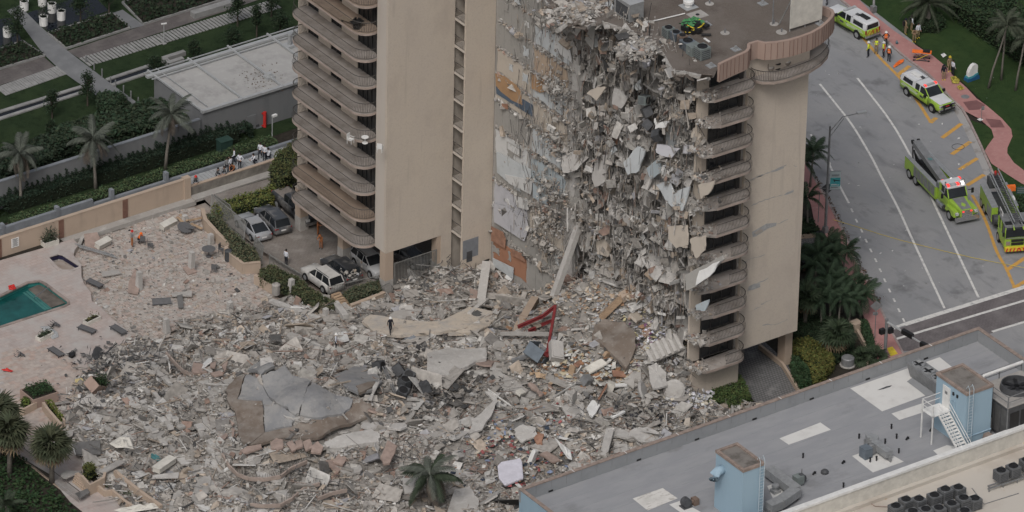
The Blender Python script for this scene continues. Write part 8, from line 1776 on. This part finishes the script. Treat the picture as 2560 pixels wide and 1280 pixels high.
def pickup(name,label,a,b,low,top,bed='open',z=0.0,fire=False):
    A,B=P(*a,z),P(*b,z);c=(A+B)/2;t=thing(name,label,'pickup truck',(c.x,c.y,z),math.atan2(B.y-A.y,B.x-A.x));L,w=6.3,1.02;f=L/2
    # body: bed sides, cab lower, hood
    secs=[bodysec(-f,w*.95,.55,1.28),bodysec(-f+.1,w,.48,1.3),bodysec(-.9,w,.45,1.3),bodysec(.2,w,.42,1.28),bodysec(1.25,w,.42,1.28)]
    loft(secs).build('body',low,t,smooth=True)
    loft([bodysec(1.25,w,.42,1.24),bodysec(2.2,w*.98,.42,1.2),bodysec(2.9,w*.96,.45,1.14),bodysec(f,w*.9,.5,1.02)]).build('front_body',low,t,smooth=True)
    MB().add([(1.3,-.86,1.275),(3.0,-.78,1.17),(3.0,.78,1.17),(1.3,.86,1.275),(2.1,0,1.31)],[(0,1,4),(1,2,4),(2,3,4),(3,0,4)]).build('hood',top,t)
    g=[glasssec(-.95,.92,.80,1.25,1.88),glasssec(-.8,.92,.80,1.25,1.93),glasssec(.5,.92,.80,1.25,1.93),glasssec(1.35,.9,.84,1.23,1.28)]
    loft(g).build('windows',M['glass'],t)
    MB().box((-.15,0,1.95),(1.5,1.62,.07)).build('roof',top,t)
    for s in(-1,1):
        MB().bar((1.35,s*.86,1.26),(.55,s*.78,1.93),.08,.06).build('pillar',low,t);MB().bar((-.1,s*.925,1.27),(-.1,s*.82,1.92),.1,.05).build('pillar',top if fire else low,t);MB().bar((-.9,s*.925,1.27),(-.9,s*.82,1.92),.12,.05).build('pillar',top if fire else low,t)
        MB().box((1.05,s*1.16,1.4),(.16,.26,.3)).build('mirror',M['black'],t);MB().box((f-.06,s*.72,.98),(.16,.38,.22)).build('headlight',M['lens'],t);MB().box((-f-.01,s*.86,1.08),(.06,.18,.4)).build('tail_light',M['tail'],t)
        MB().box((.2,s*(w+.02),.42),(2.2,.12,.06)).build('running_board',M['black'],t)
        for xh in(.75,-.35):MB().box((xh,s*(w+.01),1.12),(.2,.03,.05)).build('door_handle',M['black'],t)
    MB().box((f+.02,0,.62),(.18,1.95,.28)).build('bumper',M['chrome'],t);MB().box((f-.02,0,.92),(.1,1.0,.3)).build('grille',M['black'],t);MB().box((-f-.06,0,.58),(.14,1.9,.22)).build('bumper',M['chrome'],t)
    for sx in(-2.0,2.05):
        for s in(-1,1):MB().lathe((sx,s*(w-.01),.44),[(.53,-.03),(.53,.03)],16,rot=Matrix.Rotation(rad(90),3,'X')).build('wheel_arch',M['black'],t);wheel(t,sx,s*(w-.08),.43,.28)
    if bed=='open':
        MB().box((-2.05,0,1.305),(2.0,1.6,.03)).build('bed_cover',M['dkgrey'],t)
        if not fire:MB().box((-2.05,0,1.33),(1.9,1.5,.02)).build('dust_layer',M['dust'],t)
    else:
        loft([glasssec(-f+.02,w*.93,.80,1.28,1.92),glasssec(-f+.25,w*.93,.82,1.28,2.02),glasssec(-1.05,w*.93,.82,1.28,2.02),glasssec(-1.0,w*.93,.82,1.28,2.0)]).build('camper_cap',top,t)
        for s in(-1,1):MB().add([(-2.75,s*.955,1.42),(-1.25,s*.955,1.42),(-1.25,s*.875,1.86),(-2.65,s*.875,1.86)],[(0,1,2,3)]).build('cap_window',M['glass'],t)
        MB().add([(-f-.005,-.74,1.36),(-f-.005,.74,1.36),(-f+.0,.68,1.86),(-f+.0,-.68,1.86)],[(0,1,2,3)]).build('rear_window',M['glass'],t)
        MB().box((.35,0,2.05),(.28,1.5,.14)).build('light_bar',M['alu'],t)
        for s in(-.62,.62):MB().box((.35,s,2.06),(.3,.22,.15)).build('beacon',M['redlamp']if bed=='cap_lit' else M['lens'],t)
        MB().box((-1.9,0,2.1),(1.2,.5,.14)).build('roof_gear',M['black']if bed=='cap' else M['white'],t)
        MB().box((-1.15,.2,2.08),(.5,.3,.1)).build('roof_gear',M['dkgrey'],t)
        for k in range(8):MB().add([(-f-.015,-.9+k*.225,.72),(-f-.015,-.9+k*.225+.12,.72),(-f-.015,-.9+k*.225+.26*(1 if k<4 else-1),1.2),(-f-.015,-.9+k*.225+(.14 if k<4 else-.38),1.2)],[(0,1,2,3)]).build('chevron',M['red']if k%2 else M['yellow'],t)
        for s in(-1,1):
            for k in range(3):MB().bar((-2.9+k*.1,s*(w+.006),.95+k*.1),(-.4+k*.1,s*(w+.006),.85+k*.1),.012,.035).build('stripe',M['vwhite'],t)
            MB().box((.35,s*(w+.004),.95),(.55,.012,.22)).build('door_emblem',M['dkgrey'],t)
        if bed=='cap_lit':
            MB().bar((f+.15,-.85,.55),(f+.15,.85,.55),.1).bar((f+.15,-.85,1.1),(f+.15,.85,1.1),.08).bar((f+.15,-.45,.5),(f+.15,-.45,1.15),.08).bar((f+.15,.45,.5),(f+.15,.45,1.15),.08).build('bull_bar',M['black'],t)
            for s in(-.12,.12):MB().box((f+.05,s,1.0),(.06,.18,.09)).build('warning_lamp',M['redlamp'],t)
    return t
pickup('parked_pickup','black pickup truck with dusty bed cover half under the tower',Q(640,240),Q(985,520),paint('black_car_paint',(.035,.037,.04)),paint('black_car_paint',(0,0,0)))
pickup('rescue_pickup','lime and white rescue pickup with rear chevrons beside the men in vests',T1(480,410),T1(105,190),M['lime'],M['vwhite'],'cap',0,True)
pickup('rescue_pickup','lime and white rescue pickup with bull bar and lit red lights',T1(935,970),T1(1265,1190),M['lime'],M['vwhite'],'cap_lit',0,True)
def text(body,size,m,parent,loc,rot,nm='lettering'):
    cu=bpy.data.curves.new(nm,'FONT');cu.body=body;cu.size=size;cu.extrude=.004;cu.align_x='CENTER';cu.align_y='CENTER'
    tmp=bpy.data.objects.new(nm,cu);COL.objects.link(tmp);bpy.context.view_layer.update();me=bpy.data.meshes.new_from_object(tmp.evaluated_get(bpy.context.evaluated_depsgraph_get()));bpy.data.objects.remove(tmp);me.materials.clear();me.materials.append(m)
    o=link(nm,me,parent);o.location=loc;o.rotation_euler=rot;return o
# ---- heavy rescue tow truck
A,B=P(*T2(95,470)),P(*T2(590,985));c=(A+B)/2;c+=Vector((.6,.3,0));t=thing('tow_truck','lime heavy rescue truck with grey boom and lit red lamps','truck',(c.x,c.y,0),math.atan2(B.y-A.y,B.x-A.x));f=(B-A).length/2+.2;hw=1.28
TW=t
MB().box((0,0,.75),(2*f-.6,1.0,.3)).build('chassis',M['dkgrey'],t)
bx0,bx1=-f+.1,f-4.35
for s in(-1,1):
    MB().box(((bx0+bx1)/2,s*(hw-.22),1.35),(bx1-bx0,.42,1.3)).build('side_body',M['lime'],t)
    k=6
    for j in range(k):MB().box((bx0+1.9+(bx1-bx0-2.1)*(j+.5)/k,s*(hw+.003),1.4),((bx1-bx0-2.1)/k-.1,.02,1.0)).build('locker_door',M['grey'],t)
    MB().box(((bx0+bx1)/2,s*(hw-.22),2.02),(bx1-bx0,.46,.04)).build('deck_plate',M['steel'],t)
    MB().box((f-1.3,s*(hw-.28),1.05),(1.9,.55,.5),taper=.85).build('fender',M['lime'],t);MB().tube([(f-3.0,s*.95,1.2),(f-3.0,s*.95,3.2)],.09,8).build('exhaust_stack',M['chrome'],t)
    MB().bar((f-2.4,s*1.15,2.3),(f-2.3,s*1.55,2.3),.05).build('mirror_arm',M['black'],t);MB().box((f-2.3,s*1.6,2.2),(.12,.22,.5)).build('mirror',M['black'],t)
    MB().box((f-.28,s*.98,1.15),(.25,.3,.22)).build('headlight',M['lens'],t);MB().box((bx0-.02,s*1.0,1.7),(.1,.2,.2)).build('beacon',M['redlamp'],t);MB().box((f-.05,s*.42,1.4),(.04,.18,.12)).build('warning_lamp',M['redlamp'],t)
    MB().tube([(f-3.9,s*1.15,.75),(f-2.6,s*1.15,.75)],.28,12).build('fuel_tank',M['chrome'],t)
for xx in(-f+1.1,-f+2.45,f-1.35):
    for s in(-1,1):wheel(t,xx,s*(hw-.18),.53,.36)
loft([bodysec(f-3.0,.98,.8,1.75),bodysec(f-2.2,.98,.8,1.75),bodysec(f-.9,.78,.8,1.62),bodysec(f-.15,.66,.75,1.5)]).build('engine_hood',M['lime'],t)
MB().add([(f-2.2,-.62,1.8),(f-.25,-.5,1.56),(f-.25,.5,1.56),(f-2.2,.62,1.8)],[(0,1,2,3)]).build('hood_panel',M['grey'],t)
loft([bodysec(f-4.2,1.08,.8,1.85),bodysec(f-2.4,1.08,.8,1.85),bodysec(f-2.15,1.05,.8,1.8)]).build('cab',M['lime'],t)
loft([glasssec(f-4.15,1.04,.96,1.82,2.65),glasssec(f-3.0,1.04,.96,1.82,2.7),glasssec(f-2.6,1.02,.94,1.82,2.65),glasssec(f-2.15,1.0,.95,1.78,1.85)]).build('cab_windows',M['glass'],t);MB().box((f-3.35,0,2.72),(1.65,1.95,.12)).build('cab_roof',M['vwhite'],t)
for s in(-1,1):MB().bar((f-2.16,s*.97,1.85),(f-2.62,s*.93,2.66),.09).build('pillar',M['lime'],t);MB().box((f-3.9,s*1.03,2.25),(.5,.06,.8)).build('cab_corner',M['lime'],t)
lb=MB().box((f-2.9,0,2.86),(.35,1.9,.16)).build('light_bar',M['alu'],t)
for k,m in enumerate(('redlamp','lens','redlamp','whitelamp')):MB().box((f-2.88,-.75+k*.5,2.87),(.38,.26,.17)).build('beacon',M[m],t)
MB().box((f-.02,0,.68),(.2,2.45,.45)).build('bumper',M['chrome'],t);MB().box((f-.12,0,1.2),(.06,1.1,.6)).build('grille',M['chrome'],t)
for k in range(5):MB().box((f-2.55,-.55+k*.27,2.7),(.02,.17,.07)).build('roof_lettering',M['red'],t)
MB().box(((bx0+bx1)/2,0,1.1),(bx1-bx0,1.7,.3)).build('bed',M['black'],t)
bm0=Vector((bx1-.6,0,1.9));bm1=Vector((bx0-.3,0,3.0));MB().bar(bm0,bm1,.75,.55).build('boom',M['grey'],t)
dv=(bm1-bm0).normalized();text('SQUR',.5,mat('teal_lettering',(.03,.30,.30),.6,.05),t,(bm0+bm1)/2+Vector((-.4,0,.33)),Euler((0,math.atan2(dv.z,-dv.x)*1.0,math.pi)),'boom_lettering')
MB().bar(bm0+Vector((.2,.45,-.4)),bm1*.5+bm0*.5+Vector((0,.45,-.1)),.16).build('hydraulic_ram',M['steel'],t)
for s in(-.3,.3):MB().lathe((bm1.x-.1,s,bm1.z+.1),[(.22,-.1),(.22,.1)],12,rot=Matrix.Rotation(rad(90),3,'X')).build('sheave',M['black'],t)
for k in range(4):MB().bar((bx0+.2+.5*k,-.5+.2*k,1.3),(bx0-.3+.3*k,-.35,2.7-.25*k),.12).build('tow_arm',M['black'],t)
pl=MB().box((bx1+.1,0,2.3),(.5,2.3,.5)).build('light_pylon',M['acgreen'],t);MB().box((bx1+.12,0,2.62),(.3,2.2,.12)).build('light_bar',M['alu'],t)
for y,m in((-.6,'redlamp'),(.3,'whitelamp'),(1.12,'redlamp')):MB().box((bx1+.16,y,2.63),(.34,.2,.16)).build('beacon',M[m],t)
MB().box((bx1+.9,.0,1.95),(.9,2.2,.1)).build('deck_plate',M['steel'],t);MB().box((bx1+.9,.1,2.1),(.6,.8,.3)).build('green_box',M['lime'],t)
# ---- ladder truck, partly out of view
A,B=P(*T2(745,760)),P(*T2(985,1255));hd=(B-A).normalized();sd=Vector((-hd.y,hd.x,0));rzl=math.atan2(hd.y,hd.x)
front=P(*T2(1075,1250));Lt=10.2;c=front-hd*(Lt/2)+Vector((0,0,0));c+=sd*(-.2)+Vector((.55,-.4,0))
t=thing('ladder_truck','lime fire truck with grey aerial ladder and chevron bumper','fire truck',(c.x,c.y,0),rzl);f=Lt/2;hw=1.28
MB().box((-1.0,0,.8),(Lt-2.2,1.4,.4)).build('chassis',M['dkgrey'],t)
loft([bodysec(f-2.6,hw,.55,1.75),bodysec(f-.1,hw,.55,1.75),bodysec(f,hw*.97,.55,1.7)]).build('cab',M['lime'],t)
loft([glasssec(f-2.55,hw*.97,hw*.93,1.72,2.75),glasssec(f-.2,hw*.97,hw*.93,1.72,2.75),glasssec(f-.03,hw*.96,hw*.9,1.72,2.6)]).build('cab_windows',M['glass'],t);MB().box((f-1.4,0,2.8),(2.5,2.4,.14)).build('cab_roof',M['grey'],t)
for s in(-1,1):
    MB().bar((f-.04,s*1.2,1.75),(f-.1,s*1.16,2.75),.1).build('pillar',M['lime'],t);MB().box((f-1.5,s*(hw-.03),2.25),(.5,.06,1.0)).build('door_post',M['lime'],t);MB().box((f-2.5,s*(hw-.03),2.25),(.3,.06,1.0)).build('door_post',M['lime'],t)
    MB().box((f+.02,s*.9,1.15),(.08,.42,.42)).build('headlight',M['chrome'],t);MB().box((f+.25,s*1.45,2.3),(.14,.2,.45)).build('mirror',M['black'],t);MB().box((f-.7,s*.7,2.92),(.5,.8,.12)).build('roof_vent',M['black'],t)
    MB().box((-f+2.9,s*(hw-.3),1.45),(4.6,.6,1.5)).build('side_body',M['lime'],t);MB().box((-f+2.9,s*(hw-.3),2.23),(4.6,.64,.05)).build('deck_plate',M['steel'],t);MB().box((-f+4.2,s*(hw+.005),1.3),(1.6,.02,1.1)).build('pump_panel',M['steel'],t)
    MB().lathe((-f+5.7,s*1.0,1.2),[(.5,-.25),(.5,.25)],12,rot=Matrix.Rotation(rad(90),3,'X')).build('hose_reel',M['dkgrey'],t)
for xx in(-f+1.2,-f+2.4,f-2.4):
    for s in(-1,1):wheel(t,xx,s*(hw-.18),.53,.36)
MB().box((f+.01,0,1.4),(.06,1.2,.28)).build('grille',M['black'],t);MB().box((f+.01,0,1.05),(.06,1.2,.28)).build('grille',M['black'],t);MB().box((f+.05,0,1.7),(.05,2.4,.08)).build('trim',M['chrome'],t);MB().box((f+.15,0,.62),(.4,2.5,.36)).build('bumper',M['yellow'],t)
for k in range(7):MB().add([(f+.355,-1.2+k*.35,.44),(f+.355,-1.05+k*.35,.44),(f+.355,-.92+k*.35+(0 if k<3.5 else-.28),.8),(f+.355,-1.07+k*.35+(0 if k<3.5 else-.28),.8)],[(0,1,2,3)]).build('chevron',M['red'],t)
ld=thing('aerial_ladder','grey aerial ladder lying along the lime fire truck','ladder',(c.x,c.y,0),rzl)
for s in(-.42,.42):
    for z in(3.1,3.6):MB().bar((-f+.3,s,z),(f+.1,s,z-.1),.1).build('rail',M['steel'],ld)
    for k in range(13):MB().bar((-f+.5+k*.74,s,3.1),(-f+.87+k*.74,s,3.58),.05).build('lattice',M['steel'],ld)
for k in range(30):MB().bar((-f+.4+k*.32,-.42,3.1),(-f+.4+k*.32,.42,3.1),.06).build('rung',M['dkgrey'],ld)
MB().bar((-f+2.0,.62,2.9),(f-2.0,.62,2.8),.08,.35).build('lime_side_plate',M['lime'],ld)
for s in(-.45,.45):MB().bar((f-.1,s,3.0),(f+.3,s,2.7),.1).build('tip_hook',M['lime'],ld)
MB().box((-f+.8,0,2.5),(1.0,1.2,.9)).build('turntable',M['dkgrey'],ld);MB().bar((-f+.9,.7,2.3),(-f+3.4,.7,2.6),.22).build('lift_ram',M['steel'],ld)
for s in(.2,.55):MB().lathe((-f+.3,s,2.9),[(.12,0),(.12,.4),(.06,.5)],10).build('extinguisher',M['red'],ld)
for k in range(4):MB().box((-f+3.7+.3*(k%2),.8+.3*(k//2),2.35),(.25,.25,.2)).build('white_box',M['white'],t)
pn=MB().box((f-2.6,-1.0,3.1),(1.2,.04,.5)).build('number_panel',M['white'],ld);text('600',.4,M['black'],ld,(f-2.6,-1.03,3.1),Euler((rad(90),0,0)),'panel_number')
# ---- stretcher, orange board, gear
p=P(*T1(1040,640),.1);t=thing('stretcher','wheeled ambulance stretcher with orange straps on the pavement','stretcher',p,-.75)
MB().box((0,0,.92),(1.9,.6,.1)).build('mattress',M['orange'],t);MB().box((.45,0,1.03),(.7,.5,.14)).build('bag',M['black'],t)
for s in(-.3,.3):MB().bar((-.95,s,.85),(.95,s,.85),.05).build('side_rail',M['steel'],t);MB().bar((-.7,s,.85),(.55,s,.12),.05).build('leg',M['dkgrey'],t);MB().bar((.7,s,.85),(-.55,s,.12),.05).build('leg',M['yellow'],t);MB().bar((-.75,s,.12),(.75,s,.12),.06).build('base_rail',M['dkgrey'],t)
for sx in(-.75,.75):
    for s in(-.3,.3):MB().lathe((sx,s,.09),[(.09,-.03),(.09,.03)],10,rot=Matrix.Rotation(rad(90),3,'X')).build('wheel',M['tyre'],t)
A,B=P(*T1(740,715)),P(*T1(850,650));o=crumple('rescue_board',T1,[(735,715),(760,680),(810,645),(850,640),(855,665),(800,695),(750,725)],.05,M['orange'],'bright orange rescue sled lying on the road','rescue board',.16)
for fn,pts,lab in((T1,[(1345,830),(1400,820),(1450,870),(1440,900),(1370,895)],'heap of yellow and black turnout gear on the pavement edge'),(T1,[(1410,940),(1460,920),(1500,950),(1450,970)],'small heap of yellow turnout gear on the pavement')):
    o=crumple('turnout_gear_heap',fn,pts,.1,mat('yellow_gear',(.36,.31,.06),.9,.5,5),lab,'clothing',.4)
crumple('white_cloth',T1,[(1240,590),(1280,570),(1310,600),(1270,620)],.1,M['white'],'white cloth lying on the grass edge','cloth',.2)
crumple('blue_bag',T1,[(760,455),(785,445),(795,470),(765,480)],.1,mat('teal_bag',(.12,.20,.23),.8,.1),'small teal bag on the pink pavement','bag',.3)
tag(MB().box(P(2524,470,2.2),(.4,1.1,.5),rz=rzl).build('orange_case',M['orange']),'orange rescue case strapped beside the aerial ladder','case')
# ================================================================== PEOPLE
def human(pose):
    """one continuous skinned body, 1.75 m tall; returns mesh with slots skin, top, trousers, shoes"""
    J=dict(pel=(0,0,.95),sp=(0,.0,1.14),ch=(0,.01,1.34),nk=(0,.01,1.48),hd=(0,.03,1.58),tp=(0,.02,1.70),ns=(0,.12,1.60))
    for s,n in((1,'l'),(-1,'r')):
        J.update({'sh'+n:(s*.18,0,1.41),'el'+n:(s*.25,-.02,1.14),'wr'+n:(s*.26,.08,.91),'hp'+n:(s*.1,0,.90),'kn'+n:(s*.11,.03,.50),'an'+n:(s*.11,-.02,.09),'to'+n:(s*.13,.15,.04)})
    J.update(pose)
    for s,n in((1,'l'),(-1,'r')):
        e,w=Vector(J['el'+n]),Vector(J['wr'+n]);d=(w-e).normalized();J['pm'+n]=tuple(w+d*.07)
        side=d.cross(Vector((0,1,0.2))).normalized()
        for k in range(4):J['f%d'%k+n]=tuple(w+d*(.15+.02*(1.5-abs(k-1.5)))+side*(k-1.5)*.024+Vector((0,.02,0)))
        J['th'+n]=tuple(w+d*.08+side*.065)
    R=dict(pel=.125,sp=.125,ch=.145,nk=.058,hd=.088,tp=.07,ns=.025)
    E=[('pel','sp'),('sp','ch'),('ch','nk'),('nk','hd'),('hd','tp'),('hd','ns')]
    for n in 'lr':
        R.update({'sh'+n:.075,'el'+n:.05,'wr'+n:.035,'pm'+n:.04,'hp'+n:.1,'kn'+n:.066,'an'+n:.046,'to'+n:.04,'th'+n:.012});E+=[('ch','sh'+n),('sh'+n,'el'+n),('el'+n,'wr'+n),('wr'+n,'pm'+n),('pel','hp'+n),('hp'+n,'kn'+n),('kn'+n,'an'+n),('an'+n,'to'+n),('pm'+n,'th'+n)]
        for k in range(4):R['f%d'%k+n]=.009;E.append(('pm'+n,'f%d'%k+n))
    keys=list(J);me=bpy.data.meshes.new('person');me.from_pydata([J[k]for k in keys],[(keys.index(a),keys.index(b))for a,b in E],[])
    o=bpy.data.objects.new('person',me);COL.objects.link(o);o.modifiers.new('skin','SKIN');sk=me.skin_vertices[0].data
    for i,k in enumerate(keys):sk[i].radius=(R[k],R[k]*(.8 if k in('pel','sp','ch')else 1));sk[i].use_root=(k=='pel')
    o.modifiers.new('sub','SUBSURF').levels=1;bpy.context.view_layer.update();ev=o.evaluated_get(bpy.context.evaluated_depsgraph_get());out=bpy.data.meshes.new_from_object(ev);bpy.data.objects.remove(o)
    segs=[(np.array(J[a]),np.array(J[b]),a,b)for a,b in E];mi=[]
    for p in out.polygons:
        c=np.array(p.center);best=None
        for a,b,ka,kb in segs:
            d=b-a;t=np.clip(np.dot(c-a,d)/max(1e-9,d@d),0,1);q=np.linalg.norm(c-a-d*t)-(R[ka]*(1-t)+R[kb]*t)*.7
            if best is None or q<best[0]:best=(q,ka,kb,t)
        _,ka,kb,t=best;k=1
        if kb in('hd','tp','ns')or kb[:2]in('pm','th')or kb[0]=='f':k=0
        elif kb[:2]in('hp','kn','an'):k=2
        elif kb[:2]=='to':k=3
        elif(ka,kb)==('pel','sp')and t<.25:k=2
        mi.append(k)
    out.materials.clear()
    for _ in range(4):out.materials.append(M['skin'])
    out.polygons.foreach_set('material_index',mi);out.shade_smooth();return out
POSES=dict(stand={},walk=dict(knl=(.1,.16,.52),anl=(.1,.24,.1),tol=(.1,.4,.06),knr=(-.1,.02,.5),anr=(-.1,-.22,.14),tor=(-.1,-.06,.05),wrl=(.25,-.08,.93),wrr=(-.25,.2,.98)),phone=dict(ell=(.27,.1,1.2),wrl=(.12,.22,1.42),wrr=(-.2,.2,1.1),elr=(-.28,.02,1.14)),hips=dict(ell=(.38,-.06,1.16),wrl=(.2,.06,1.0),elr=(-.38,-.06,1.16),wrr=(-.2,.06,1.0)),
             point=dict(ell=(.34,.2,1.3),wrl=(.38,.46,1.34)),crouch=dict(pel=(0,-.1,.42),sp=(0,.02,.6),ch=(0,.14,.78),nk=(0,.2,.9),hd=(0,.26,.99),tp=(0,.28,1.1),ns=(0,.36,1.0),shl=(.18,.16,.84),shr=(-.18,.16,.84),ell=(.26,.34,.62),elr=(-.26,.34,.62),wrl=(.14,.5,.5),wrr=(-.14,.5,.5),hpl=(.12,-.06,.4),hpr=(-.12,-.06,.4),knl=(.2,.36,.48),knr=(-.2,.36,.48),anl=(.16,.06,.09),anr=(-.16,.06,.09),tol=(.18,.24,.04),tor=(-.18,.24,.04)),
             bend=dict(ch=(0,.12,1.3),nk=(0,.2,1.41),hd=(0,.26,1.48),tp=(0,.29,1.6),ns=(0,.36,1.48),shl=(.18,.14,1.36),shr=(-.18,.14,1.36),ell=(.26,.3,1.14),elr=(-.26,.3,1.14),wrl=(.12,.45,1.2),wrr=(-.12,.45,1.2)))
HM={k:human(v)for k,v in POSES.items()}
HEADZ={k:Vector(POSES[k].get('hd',(0,.03,1.58)))for k in POSES}
CUT={}
def cap_mesh(kind):
    if kind=='helmet':return MB().lathe((0,0,0),[(.16,.03),(.155,.045),(.125,.06),(.115,.12),(.08,.175),(.02,.19)],14)
    if kind=='hair':return MB().lathe((0,-.015,.02),[(.095,-.02),(.108,.05),(.09,.11),(.04,.145),(.005,.15)],12)
def person(at,label,top,trousers,pose='stand',rz=0.0,head='hair',hm='hair',shoes='black',group=None,vest=None,scale=1.0,pack=False,boots=None):
    t=thing('person',label,'person',at,rz,group);t.scale=(scale,)*3
    o=link('body',HM[pose],t)
    for i,m in enumerate(('skin',top,trousers,boots or shoes)):o.material_slots[i].link='OBJECT';o.material_slots[i].material=M[m]
    cm=cap_mesh(head).build('helmet' if head=='helmet' else 'hair',M[hm],t,smooth=False);cm.location=HEADZ[pose]+Vector((0,.0,.0))+Vector((0,0,.02))
    if vest:
        ch=Vector(POSES[pose].get('ch',(0,.01,1.34)));v=MB().lathe((0,0,0),[(.165,-.3),(.175,-.05),(.172,.05),(.12,.12)],14).build('vest',M[vest],t);v.location=ch;v.scale=(1.05,.92,1)
        b=MB().lathe((0,0,0),[(.178,-.02),(.178,.02)],14).build('reflective_band',M['lens'],t);b.location=ch-Vector((0,0,.14));b.scale=(1.05,.92,1)
    if pack:p_=MB().box((0,-.2,1.25),(.3,.16,.5)).build('air_pack',M['black'],t)
    return t
face_cam=math.atan2(-_fh[1],-_fh[0])-math.pi/2  # facing the camera side
g=lambda x,y:P(*T1(x,y))
person(g(472,610),'man in lime jacket and white helmet standing apart on the road','hiviz','navy','stand',face_cam-2,'helmet','helmet_white')
person(g(555,572),'bareheaded man in lime vest and khaki trousers behind the pickup','turnout','turnout','hips',face_cam,'hair','hair',vest='hiviz')
person(g(635,610),'man in red shirt with lime vest and white helmet','red','navy','stand',face_cam-1.2,'helmet','helmet_white',vest='hiviz')
person(g(655,500),'man in orange vest and white helmet beside the pickup tail','navy','navy','hips',face_cam+.3,'helmet','helmet_white',vest='orange')
person(g(690,660),'man in orange vest and white helmet seen from behind','navy','navy','stand',face_cam+2.6,'helmet','helmet_white',vest='orange')
person(P(*T1(865,365),.05),'firefighter in tan gear with air pack on the grass edge','turnout','turnout','stand',face_cam+2,'helmet','navy',boots='yellow',pack=True)
person(P(*T1(930,330),.05),'firefighter in grey shirt under the date palm fronds','shirt','turnout','stand',face_cam+2,'hair','hair',boots='yellow',pack=True)
person(P(*T1(960,450),.1),'firefighter in tan gear with yellow boots at the pavement edge','turnout','turnout','bend',face_cam,'hair','hair',boots='yellow')
person(P(*T1(1000,410),.05),'firefighter in pale shirt behind the one with yellow boots','shirt','turnout','stand',face_cam+.6,'hair','hair',boots='yellow')
person(P(*T1(1275,855),.1),'firefighter with dark helmet and bright yellow gaiters by the gear heap','navy','turnout','stand',face_cam+.2,'helmet','navy',boots='yellow',pack=True)
person(P(*T1(1335,765),.05),'firefighter with yellow helmet standing on the grass','turnout','turnout','stand',face_cam+.5,'helmet','yellow',boots='yellow',pack=True)
person(P(*T1(1372,805),.1),'man in white shirt and black trousers beside firefighters','shirt','navy','stand',face_cam+2.2,'hair','hair')
person(g(32,52),'person in dark uniform standing at the orange edge line','navy','navy','stand',1)
person(P(*R7z(700,895)),'man in white shirt with dark shoulder bag in the parking court','shirt','navy','stand',face_cam+2.4)
person(P(*R7z(1020,590)),'rescuer in rust-orange gear with white helmet by the pickup','rust','rust','point',face_cam+1.2,'helmet','helmet_white')
person(P(*R7z(1050,728)),'rescuer in rust-orange gear bending forward under the tower','rust','rust','bend',face_cam-.4,'helmet','rust')
person(P(*R7z(1500,760)),'rescuer in yellow vest half hidden under the soffit','hiviz','navy','stand',face_cam,'helmet','hiviz')
person(PM(*R7(1510,1200),.48),'man in black with white helmet standing on the cream slab','navy','navy','walk',face_cam+.4,'helmet','helmet_white')
person(PM(*S4(945,152),.15),'man in pale blue shirt and white helmet in the grey rubble','shirt','navy','stand',face_cam+1.5,'helmet','helmet_white')
person(P(*R6(1005,415),-.5),'firefighter with red helmet and brown trousers on the dropped deck','greyshirt' if 'greyshirt' in M else 'grey','rust','phone',face_cam+2.0,'helmet','red')
person(P(*R6(1058,385),-.5),'crouching rescuer in orange vest beside patio chairs','orange','navy','crouch',face_cam+1.0,'helmet','orange')
BW=lambda x,y:P(*R1(x,y),ZBW)
for(x,y,pose,rz,top,tr,lab,hd,hm)in((1338,938,'walk',1,'shirt','navy','man in white shirt walking along the low wall','hair','hair'),(1370,965,'hips',2,'shirt','navy','man in white shirt with arms spread on the boardwalk','hair','hair'),(1318,985,'phone',.4,'shirt','navy','man in white shirt beside the tan wall crowd','hair','hair'),(1296,990,'stand',3,'grey','navy','person in grey shirt leaning at the tan wall','hair','hair'),(1240,1012,'crouch',3,'grey','navy','crouching person in grey at the wall','hair','hair'),(1282,1003,'crouch',2.4,'grey','navy','second crouching person in dark clothes at the wall','hair','hair'),(1335,985,'crouch',2,'rust','navy','crouching person in brown at the wall','hair','hair'),(1487,905,'walk',2.2,'shirt','navy','man in white shirt striding near the boardwalk end','hair','hair'),(1512,918,'phone',2.0,'shirt','navy','man in white shirt holding a phone at the boardwalk end','hair','hair'),(1462,935,'crouch',1.2,'shirt','navy','man in white shirt crouching near the striding man','hair','hair'),(1532,912,'crouch',-.6,'shirt','navy','man in white shirt kneeling beside the shrub','hair','hair'),(1118,1056,'crouch',2.6,'grey','navy','lone person in red cap behind the tan wall pier','helmet','red')):
    person(BW(x,y),lab,top,tr,pose,rz,hd,hm)
